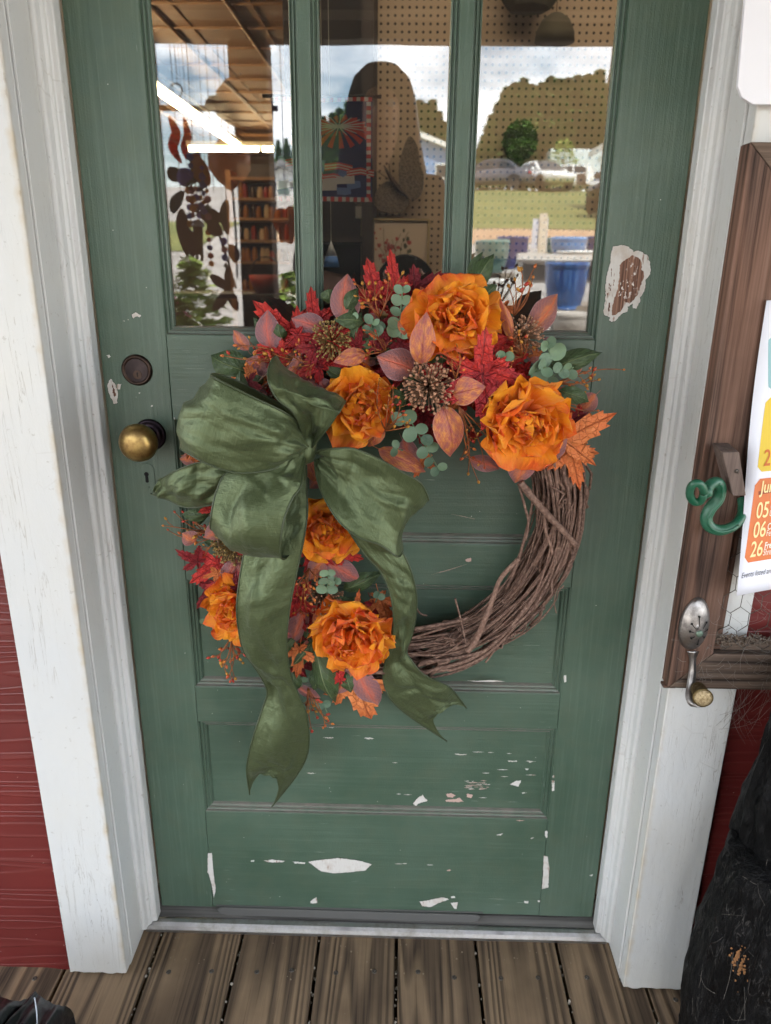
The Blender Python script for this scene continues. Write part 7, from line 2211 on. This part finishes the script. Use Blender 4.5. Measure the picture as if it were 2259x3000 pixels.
# slotted spoon handle and round knob on the frame
o3 = lambda x, y, d: at(1850 + x / 4.022, 1550 + y / 4.022, d)
SPM = metal('tarnished_silver', srgb(164, 160, 157), 0.34, srgb(92, 84, 80), 0.7, 60)
sc_ = o3(768, 1150, -0.156)
wx = (o3(950, 1150, -0.156) - o3(590, 1150, -0.156)).length / 2
wz = (o3(768, 830, -0.156) - o3(768, 1450, -0.156)).length / 2
vs, fs = [], []
nr, na = 7, 30
for i in range(nr + 1):
    r_ = i / nr
    for k in range(na):
        an = 2 * PI * k / na
        taper = 1 - 0.10 * math.sin(an)
        vs.append((sc_.x + wx * r_ * math.cos(an) * taper, -0.1475 - 0.0115 * (1 - r_ ** 2.2), sc_.z + wz * r_ * math.sin(an)))
for i in range(nr):
    for k in range(na):
        fs.append((i * na + k, i * na + (k + 1) % na, (i + 1) * na + (k + 1) % na, (i + 1) * na + k))
sp = MB().add(vs, fs).build('spoon_bowl', SPM, nb, smooth=True)
sd_ = sp.modifiers.new('thickness', 'SOLIDIFY')
sd_.thickness = 0.0009
def on_bowl(x, y):
    q = o3(x, y, -0.156)
    r_ = min(1, math.hypot((q.x - sc_.x) / wx, (q.z - sc_.z) / wz))
    return V((q.x, -0.1475 - 0.0115 * (1 - r_ ** 2.2) - 0.0012, q.z))
hub = (792, 1222)
for an, L in ((90, 150), (128, 95), (168, 62), (212, 60), (268, 95), (318, 55), (10, 70), (52, 105)):
    a = R(an)
    ux, uy = math.cos(a), -math.sin(a)
    r1 = 62 + L * 0.35
    tip = (hub[0] + ux * (62 + L), hub[1] + uy * (62 + L))
    inn = (hub[0] + ux * r1 * 0.75, hub[1] + uy * r1 * 0.75)
    px_, py_ = -uy, ux
    pts = [(inn[0] + px_ * 3, inn[1] + py_ * 3), (tip[0] - ux * 26 + px_ * 5, tip[1] - uy * 26 + py_ * 5), (tip[0] - ux * 12 + px_ * 18, tip[1] - uy * 12 + py_ * 18), tip, (tip[0] - ux * 12 - px_ * 18, tip[1] - uy * 12 - py_ * 18), (tip[0] - ux * 26 - px_ * 5, tip[1] - uy * 26 - py_ * 5), (inn[0] - px_ * 3, inn[1] - py_ * 3)]
    MB().poly([on_bowl(*p) for p in pts], (0, -1, 0), 0.0003).build('slot', BLACK, sp)
MB().lathe([(0.0050, 0), (0.0050, 0.0012), (0.0030, 0.0024), (0.0005, 0.0022)], on_bowl(*hub) + V((0, 0.001, 0)), (0, -1, 0), 14).build('screw', plain('green_tarnish', srgb(104, 122, 108), 0.5, metal=0.6), sp, smooth=True)
hpts = [o3(725, 1440, -0.152), o3(722, 1550, -0.151), o3(718, 1680, -0.153), o3(700, 1840, -0.160), o3(695, 1960, -0.170), o3(730, 2050, -0.178), o3(790, 2095, -0.180)]
hq = crom(hpts, 26)
hm_ = MB()
vs, fs = [], []
for i, p in enumerate(hq):
    u = i / 25
    wd = (0.0045 + 0.0060 * u ** 2) if u > 0.15 else 0.0045 + 0.004 * (0.15 - u) / 0.15
    for dx, dy in ((-1, 0), (0, -0.0018), (1, 0), (0, 0.0012)):
        vs.append(p + V((dx * wd, dy, 0)))
for i in range(25):
    for k in range(4):
        fs.append((4 * i + k, 4 * i + (k + 1) % 4, 4 * i + 4 + (k + 1) % 4, 4 * i + 4 + k))
fs += [(0, 1, 2, 3), tuple(100 + k for k in range(4))]
hm_.add(vs, fs).build('spoon_handle', SPM, nb, smooth=True)
kq = o3(832, 1965, -0.186)
KG = metal('worn_gilt', srgb(196, 180, 146), 0.6, srgb(112, 84, 52), 0.6, 300)
kb = MB().lathe([(0.010, -0.02), (0.0115, 0.0), (0.0128, 0.006), (0.0135, 0.0085), (0.0120, 0.0090)], kq + V((0, 0.002, 0)), (-0.15, -1, 0.1), 26).build('round_knob', metal('knob_side', srgb(120, 104, 70), 0.5, srgb(60, 48, 34), 0.7, 200), nb, smooth=True)
MB().lathe([(0.0121, 0.0086), (0.0100, 0.0104), (0.0040, 0.0112), (0.0005, 0.0112)], kq + V((0, 0.002, 0)), (-0.15, -1, 0.1), 26).build('knob_face', KG, kb, smooth=True)

# turn block and the green hook
ob = lambda x, y, d: at(1850 + x / 2.328, 1200 + y / 2.328, d)
tf = [ob(*p, -0.196) for p in ((618, 292), (735, 290), (782, 588), (692, 590))]
tb = [V((p.x + 0.0075, -0.1467, p.z + 0.000)) for p in tf]
MB().add(tf + tb, [(0, 1, 2, 3), (4, 7, 6, 5), (0, 4, 5, 1), (1, 5, 6, 2), (2, 6, 7, 3), (3, 7, 4, 0)]).build('turn_block', wood('block_wood', srgb(84, 70, 64), srgb(116, 100, 92), srgb(128, 112, 104), 'z', 0.8), nb, bevel=0.0012)
tsc = ob(718, 420, -0.1962)
MB().lathe([(0.0028, 0), (0.0028, 0.0008), (0.0006, 0.0014)], tsc, (0, -1, 0), 10).build('screw', STEEL, nb, smooth=True)
GRNI = Mat('green_cast_iron')
_o = GRNI.obj()
GRNI.set(color=GRNI.mix(GRNI.ramp(GRNI.noise(_o, 60, 5), [(0.4, 0), (0.75, 1)]), srgb(20, 84, 60), srgb(62, 104, 84)), rough=0.42, normal=GRNI.bump(GRNI.noise(_o, 180, 4), 0.25, 0.001))
GRNI = GRNI.m
hk = thing('hook', 'green painted cast iron hook with a ring end slung round the turn block', 'hook', tuple(ob(560, 640, -0.17)))
ring = [ob(445 + 48 * math.cos(2 * PI * k / 20), 566 + 66 * math.sin(2 * PI * k / 20), -0.205 + 0.010 * math.sin(2 * PI * k / 20)) for k in range(21)]
MB().tube(ring, 0.0050, 10).build('ring', GRNI, hk, smooth=True)
hp_ = crom([ob(512, 560, -0.200), ob(545, 505, -0.196), ob(590, 500, -0.190), ob(605, 545, -0.186), ob(590, 610, -0.184), ob(540, 670, -0.184), ob(510, 740, -0.184), ob(535, 800, -0.184), ob(610, 822, -0.182), ob(700, 790, -0.176), ob(748, 730, -0.168), ob(760, 660, -0.158), ob(755, 610, -0.150)], 44)
MB().tube(hp_, [0.0062 + 0.0016 * math.sin(PI * min(1, k / 43 * 1.3)) for k in range(44)], 12).build('hook_body', GRNI, hk, smooth=True)
MB().tube([p + V((0, -0.0066, 0.0)) for p in hp_[6:34]], 0.0022, 7).build('ridge', GRNI, hk, smooth=True)
MB().lathe([(0.004, -0.006), (0.0078, -0.003), (0.0078, 0.003), (0.004, 0.006)], ob(512, 560, -0.200), (1, 0.2, 0.5), 14).build('collar', GRNI, hk, smooth=True)

# ------------------------------------------------------------------ poster
PAPER = plain('white_poster_paper', srgb(222, 224, 234), 0.55)
po = thing('poster', 'white events calendar poster with coloured date boxes curling over the board', 'poster', (0.48, -0.16, 0.78))
PA, PB = V((0.4628, -0.1520, 1.145)), V((0.4722, -0.1685, 0.7760))    # left edge, top and bottom
PXW = 0.30
pslope = 0.10
def pp_(u, v, lift=0.0):
    """a point on the sheet: u metres in from its left edge, v from 0 at the top to 1 at the foot"""
    p = PA.lerp(PB, v)
    p = p + V((u, 0, 0)) + V((0, 0, u * pslope * (0.55 + 0.6 * v)))
    p.y += 0.006 * math.sin(v * 5.0) - 0.012 * v * v * math.exp(-u * 16) + 0.012 * (1 - math.exp(-u * 9)) + 0.0
    return p + V((0, -lift, 0))
nu, nv = 16, 24
vs = [pp_(PXW * i / nu, j / nv) for j in range(nv + 1) for i in range(nu + 1)]
fs = [(j * (nu + 1) + i, j * (nu + 1) + i + 1, (j + 1) * (nu + 1) + i + 1, (j + 1) * (nu + 1) + i) for j in range(nv) for i in range(nu)]
o = MB().add(vs, fs).build('sheet', PAPER, po, smooth=True)
md = o.modifiers.new('thickness', 'SOLIDIFY')
md.thickness = 0.0003
def inv(px, py):
    """sheet coordinates of a photo pixel"""
    u, v = 0.02, 0.5
    for _ in range(30):
        p = pp_(u, v)
        d = p - CAM
        f = d.dot(CF)
        x, y = PW / 2 + FPX * d.dot(CR) / f, PH / 2 - FPX * d.dot(CU) / f
        u += (px - x) * 0.00045
        v += (py - y) * 0.0010
    return u, v
zT = lambda x, y: (2120 + x / 3.453, 1100 + y / 3.457)
def pbox(corners, mat, name, lift=0.0004, rad=10):
    """printed box with rounded corners given by photo pixels (left-top, left-bottom), running to the sheet's right"""
    (ax_, ay_), (bx_, by_) = [inv(*zT(*c_)) for c_ in corners]
    vs = []
    N = 10
    r_ = 0.006
    rows = []
    n_ = 14
    for j in range(n_ + 1):
        t_ = j / n_
        v = ay_ + (by_ - ay_) * t_
        u0 = ax_ + (bx_ - ax_) * t_
        hgt = abs(by_ - ay_) * 0.37
        e = min(t_, 1 - t_) * hgt
        ins = r_ - math.sqrt(max(0, r_ * r_ - max(0, r_ - e) ** 2)) if e < r_ else 0
        rows.append((u0 + ins, v))
    for u0, v in rows:
        for i in range(N + 1):
            vs.append(pp_(u0 + (PXW - 0.012 - u0) * i / N, v, lift))
    fs = [(j * (N + 1) + i, j * (N + 1) + i + 1, (j + 1) * (N + 1) + i + 1, (j + 1) * (N + 1) + i) for j in range(n_) for i in range(N)]
    return MB().add(vs, fs).build(name, mat, po, smooth=True)
pbox(((452, -400), (452, 155)), plain('teal_print_box', srgb(140, 184, 190), 0.6), 'printed_box')
pbox(((430, 222), (338, 980)), plain('yellow_print_box', srgb(214, 184, 56), 0.6), 'printed_box')
pbox(((324, 1050), (203, 1903)), plain('orange_print_box', srgb(206, 112, 58), 0.6), 'printed_box')
def word(txt, x, y, hpx, mat, bold=0.0, sx_=0.62, shear=0.0, lift=0.0022):
    """lettering laid on the sheet; (x, y) is the photo position of its lower left corner, hpx its cap height in photo pixels * 3.45"""
    u, v = inv(*zT(x, y))
    c_ = bpy.data.curves.new('lettering', 'FONT')
    c_.body = txt
    c_.shear = shear
    c_.offset = bold
    k_ = 0.00053 * hpx / 3.45 / 0.7
    c_.size = 1
    tmp = bpy.data.objects.new('lettering_curve', c_)
    c_.materials.append(mat)
    me = bpy.data.meshes.new_from_object(tmp)
    bpy.data.objects.remove(tmp)
    o = bpy.data.objects.new('lettering', me)
    for vx in me.vertices:
        y_ = vx.co.y
        vx.co = pp_(u + vx.co.x * k_ * sx_, v - y_ * k_ / 0.37, 0.0012)
    COL.objects.link(o)
    put(o, po)
CRM = plain('cream_lettering', srgb(240, 216, 156), 0.6)
WHT = plain('white_lettering', srgb(236, 226, 214), 0.6)
ORL = plain('orange_lettering', srgb(198, 104, 36), 0.6)
GRY = plain('grey_lettering', srgb(66, 68, 78), 0.6)
word('29', 396, 915, 135, ORL, 0.008, 0.64)
word('1', 462, 628, 120, ORL, 0.008, 0.64)
MB().add([pp_(*inv(*zT(*q)), 0.0006) for q in ((352, 1172), (640, 1120), (636, 1160), (350, 1208))], [(0, 1, 2, 3)]).build('heading_bar', plain('brown_print_bar', srgb(142, 68, 40), 0.6), po)
word('Jun', 368, 1188, 100, CRM, 0.015, 0.66, 0.12)
word('05', 318, 1445, 132, CRM, 0.008, 0.60, 0.1)
word('06', 288, 1642, 132, CRM, 0.008, 0.60, 0.1)
word('26', 258, 1838, 132, CRM, 0.008, 0.60, 0.1)
word('Ch', 436, 1558, 54, WHT, 0.012, 0.6, 0.1)
word('Fest', 424, 1625, 54, WHT, 0.0, 0.55, 0.1)
word('Free', 406, 1752, 56, WHT, 0.02, 0.6, 0.1)
word('Shrek', 392, 1820, 56, WHT, 0.0, 0.5, 0.15)
word('O', 468, 1352, 44, WHT, 0.012, 0.6, 0.1)
word('U', 456, 1422, 50, WHT, 0.0, 0.6, 0.1)
word('Events listed are FREE', 174, 2052, 48, GRY, 0.0, 0.62, 0.2)

# ------------------------------------------------------------------ white sign, top right
sg = thing('hanging_sign', 'blank white sign board with clipped lower corner above the notice board', 'sign', (0.4, -0.13, 1.36))
c1, c2, c3, c4, c5 = [at(1850 + a / 2.457, b / 2.457, -0.1365) for a, b in ((818, 0), (765, 620), (795, 700), (878, 752), (1005, 752))]
out = [V((c1.x - 0.004, -0.1365, 1.60)), c1, c2, c3, c4, c5, V((0.86, -0.1365, c5.z + 0.002)), V((0.86, -0.1365, 1.60))]
SGN = plain('white_sign_vinyl', srgb(226, 226, 232), 0.4)
MB().poly(out, (0, 1, 0), 0.006).build('panel', SGN, sg, bevel=0.0008)
MB().poly([p + V((0.0012 if i not in (6, 7) else -0.001, 0, 0.0012 if i > 0 else 0)) for i, p in enumerate([V((q.x, -0.1298, q.z)) for q in out])], (0, 1, 0), 0.003).build('backing', plain('sign_backing', srgb(188, 180, 168), 0.6), sg)

# ================================================================== black cobwebbed sacks by the right casing
def fur():
    M = Mat('black_crinkled_plastic')
    o = M.obj()
    a = M.noise(M.map(o, (1, 1, 0.35)), 34, 7, 0.68, 0.6)
    b = M.noise(M.map(o, (1, 1, 0.25)), 120, 5, 0.7)
    web = M.noise(M.map(o, (1, 1, 0.22)), 66, 4, 0.5, 1.8)
    wl = M.ramp(M.math('ABSOLUTE', M.math('SUBTRACT', web, 0.5)), [(0.0, 1), (0.014, 0)])
    reg = M.ramp(M.noise(o, 8, 3), [(0.42, 0), (0.62, 1)])
    c_ = M.mix(M.ramp(a, [(0.45, 0), (0.8, 1)]), srgb(4, 4, 5), srgb(17, 17, 19))
    c_ = M.mix(M.math('MULTIPLY', M.math('MULTIPLY', wl, reg), 0.34), c_, srgb(120, 116, 112))
    c_ = M.mix(M.math('MULTIPLY', M.ramp(b, [(0.58, 0), (0.75, 1)]), 0.2), c_, srgb(84, 82, 82))
    h = M.math('ADD', a, M.math('MULTIPLY', b, 0.4))
    M.set(color=c_, rough=M.ramp(a, [(0.3, 0.38), (0.7, 0.7)]), normal=M.bump(h, 1.0, 0.010), spec=0.16)
    return M.m
FUR = fur()
WEB = plain('grey_cobweb', srgb(128, 122, 115), 0.9)
def lump(name, prof, cx_, cy_, seed, sy=0.8, label=None, cat='sack', group=None):
    """prof: (z, left edge x) from the foot up"""
    t = thing(name, label, cat, (cx_, cy_, 0), group)
    q = crom([V((a, b, 0)) for a, b in prof], 110)
    n = 150
    vs, fs = [], []
    for p in q:
        z, r_ = p.x, max(0.004, cx_ - p.y)
        for k in range(n):
            an = 2 * PI * k / n
            d = V((math.cos(an), math.sin(an), 0))
            f = 1 + 0.05 * noise.noise(V((d.x * 2, d.y * 2, z * 5 + seed))) + 0.035 * noise.noise(V((d.x * 7, d.y * 7, z * 9 + seed)))
            f += 0.030 * (1 - abs(noise.noise(V((d.x * 5 + z * 3, d.y * 5, z * 4 + seed * 2)))) * 2)
            f += 0.016 * (1 - abs(noise.noise(V((d.x * 14 + z * 9, d.y * 14, z * 9 + seed)))) * 2.2) + 0.010 * noise.noise(V((d.x * 30, d.y * 30, z * 26)))
            vs.append((cx_ + d.x * r_ * f, cy_ + d.y * r_ * sy * f, z))
    for i in range(len(q) - 1):
        for k in range(n):
            fs.append((i * n + k, i * n + (k + 1) % n, (i + 1) * n + (k + 1) % n, (i + 1) * n + k))
    fs += [tuple(range(n)), tuple((len(q) - 1) * n + k for k in range(n))]
    o = MB().add(vs, fs).build('sack_body', FUR, t, smooth=True)
    return t, vs, n
xq = lambda x, y, d=-0.24: at(1950 + x / 2.327, 2050 + y / 2.329, d)
def silhouette(pts, d):
    return [(p.z, p.x) for p in (xq(a, b, d) for a, b in pts)]
low = silhouette([(48, 2230), (60, 2100), (95, 1930), (150, 1780), (200, 1620), (255, 1430), (310, 1250), (370, 1100), (430, 1020), (455, 1000)], -0.25)
low = [(0.001, low[0][1] + 0.01)] + [q for q in low if q[0] > 0.02] + [(low[-1][0] + 0.012, low[-1][1] + 0.10)]
tL, vL, nL = lump('black_sack', [(a, b + 0.010) for a, b in low], 0.715, -0.27, 3, 0.62, 'lower black crinkled sack covered with cobwebs and a rust coloured patch', 'sack', 'black sacks beside the right casing')
up_ = silhouette([(495, 1060), (470, 960), (455, 890), (475, 780), (520, 610), (570, 470), (620, 320), (668, 150), (705, 0), (740, -160)], -0.22)
up_ = [(up_[0][0] - 0.03, up_[0][1] + 0.07)] + up_ + [(up_[-1][0] + 0.03, up_[-1][1] + 0.05)]
tU, vU, nU = lump('black_sack', [(a, b + 0.008) for a, b in up_], 0.77, -0.235, 8, 0.45, 'upper black sack slumped over the lower one under the notice board', 'sack', 'black sacks beside the right casing')
def webs(parent, vs_, n, cnt, seed, xr, name='cobweb'):
    rr = random.Random(seed)
    m_ = MB()
    pool = [V(v) for v in vs_ if v[1] < -0.27 and v[0] < xr]
    for k in range(cnt):
        a = rr.choice(pool)
        cand = [p for p in rr.sample(pool, min(60, len(pool))) if 0.015 < (p - a).length < 0.10]
        if not cand:
            continue
        b = min(cand, key=lambda p: abs(p.x - a.x) + 0.2 * abs(p.z - a.z))
        o_ = V((0, -0.004 - rr.uniform(0, 0.004), 0))
        m = a.lerp(b, 0.5) + V((rr.uniform(-.006, .006), -0.004, rr.uniform(-.006, .006)))
        m_.tube(crom([a + o_, m + o_, b + o_], 7), 0.00008 + rr.random() * 0.00009, 3, cap=False)
    m_.build(name, WEB, parent, kind='stuff')
webs(tL, vL, nL, 110, 4, 0.72)
webs(tU, vU, nU, 40, 5, 0.72)
# the rust coloured patch
pt = MB()
def seen(v):
    d = V(v) - CAM
    f = d.dot(CF)
    return PW / 2 + FPX * d.dot(CR) / f, PH / 2 - FPX * d.dot(CU) / f, d.length
front = [(seen(v), V(v)) for v in vL if v[1] < -0.27]
for k in range(150):
    tx, ty = rnd.gauss(2166, 9), rnd.gauss(2818, 26)
    near = min(front, key=lambda q: (q[0][0] - tx) ** 2 + (q[0][1] - ty) ** 2 + (q[0][2] * 60) ** 2)[1]
    r_ = rnd.uniform(0.0006, 0.0022)
    pt.lathe([(r_ * 0.3, -r_), (r_, 0), (r_ * 0.5, r_ * 0.4)], near + V((rnd.uniform(-.003, .003), -0.0008, rnd.uniform(-.003, .003))), (0, -1, 0.3), 5)
pt.build('rusty_patch', plain('rusty_leaf_litter', srgb(132, 92, 56), 0.9), tL, kind='stuff')
# loose web hanging between the notice board, the casing and the sacks
wb = thing('cobweb', 'grey cobweb strands hanging below and across the notice board corner', 'cobweb', (0.5, -0.14, 0.6), kind='stuff')
m_ = MB()
rw = random.Random(12)
def strand(a, b, sag=0.01):
    m = a.lerp(b, 0.5) + V((rw.uniform(-.008, .008), rw.uniform(-.006, .002), -sag * rw.random()))
    m_.tube(crom([a, m, b], 8), rw.uniform(0.00010, 0.00020), 3, cap=False)
for k in range(26):
    strand(V((rw.uniform(0.49, 0.60), -0.14, 0.612)), V((rw.uniform(0.50, 0.58), -0.122, rw.uniform(0.50, 0.60))), 0.02)
for k in range(80):
    a = V((rw.uniform(0.42, 0.60), -0.148, rw.uniform(0.615, 0.70)))
    b = a + V((rw.gauss(0, 0.018), -0.001, rw.gauss(0, 0.014)))
    strand(a, b, 0.004)
for k in range(50):
    a = V((rw.uniform(0.455, 0.62), -0.150, rw.uniform(0.67, 0.76)))
    b = a + V((rw.gauss(0.005, 0.02), 0.0, rw.gauss(0, 0.018)))
    strand(a, b, 0.004)
m_.build('strands', WEB, wb, kind='stuff')

# ================================================================== black plastic thing at the lower left
zK = lambda x, y, d: at(x / 4.76, 2750 + y / 4.76, d)
BP = Mat('black_plastic_film')
_o = BP.obj()
_n = BP.noise(_o, 42, 5)
BP.set(color=srgb(22, 23, 27), rough=0.32, normal=BP.bump(_n, 0.35, 0.004))
BP = BP.m
bp = thing('plastic_bag', 'black plastic bag with a pointed folded peak at the lower left', 'bag', (-0.52, -0.33, 0))
rim = [(-700, 700), (-350, 740), (0, 800), (130, 850), (270, 870), (370, 845), (440, 790), (482, 738), (530, 770), (610, 830), (720, 905), (840, 930), (920, 935), (985, 985), (1030, 1060), (1035, 1150), (1000, 1300)]
rim = crom([zK(x, y, -0.30 - 0.012 * math.sin(x * 0.01)) for x, y in rim], 48)
vs, fs = [], []
nr = 14
for i, p in enumerate(rim):
    for j in range(nr + 1):
        u = j / nr
        q = p + V((0.012 * math.sin(i * 0.55 + 2 * u) * u, -0.20 * u - 0.02 * math.sin(i * 0.9) * u, 0.020 * math.sin(PI * u) * (1 + 0.5 * math.sin(i * 0.8)) - (p.z - 0.012) * max(0, u - 0.35) / 0.65 * 0.9))
        q += V((0, 0, 0.004 * noise.noise(V((i * 0.4, u * 5, 1)))))
        q.z = max(q.z, 0.004)
        vs.append(q)
n1 = nr + 1
for i in range(len(rim) - 1):
    for j in range(nr):
        fs.append((i * n1 + j, i * n1 + j + 1, (i + 1) * n1 + j + 1, (i + 1) * n1 + j))
back = len(vs)
for i, p in enumerate(rim):
    vs.append(V((p.x, p.y + 0.004, 0.004)))
for i in range(len(rim) - 1):
    fs.append((i * n1, (i + 1) * n1, back + i + 1, back + i))
MB().add(vs, fs).build('bag_film', BP, bp, smooth=True)
sm = [zK(500, 810, -0.322), zK(520, 930, -0.330), zK(535, 1080, -0.338), zK(540, 1250, -0.35)]
MB().tube(crom([p + V((0, -0.003, 0.003)) for p in sm], 14), 0.0009, 5).build('pale_seam', plain('pale_seam', srgb(170, 178, 186), 0.5), bp, smooth=True)
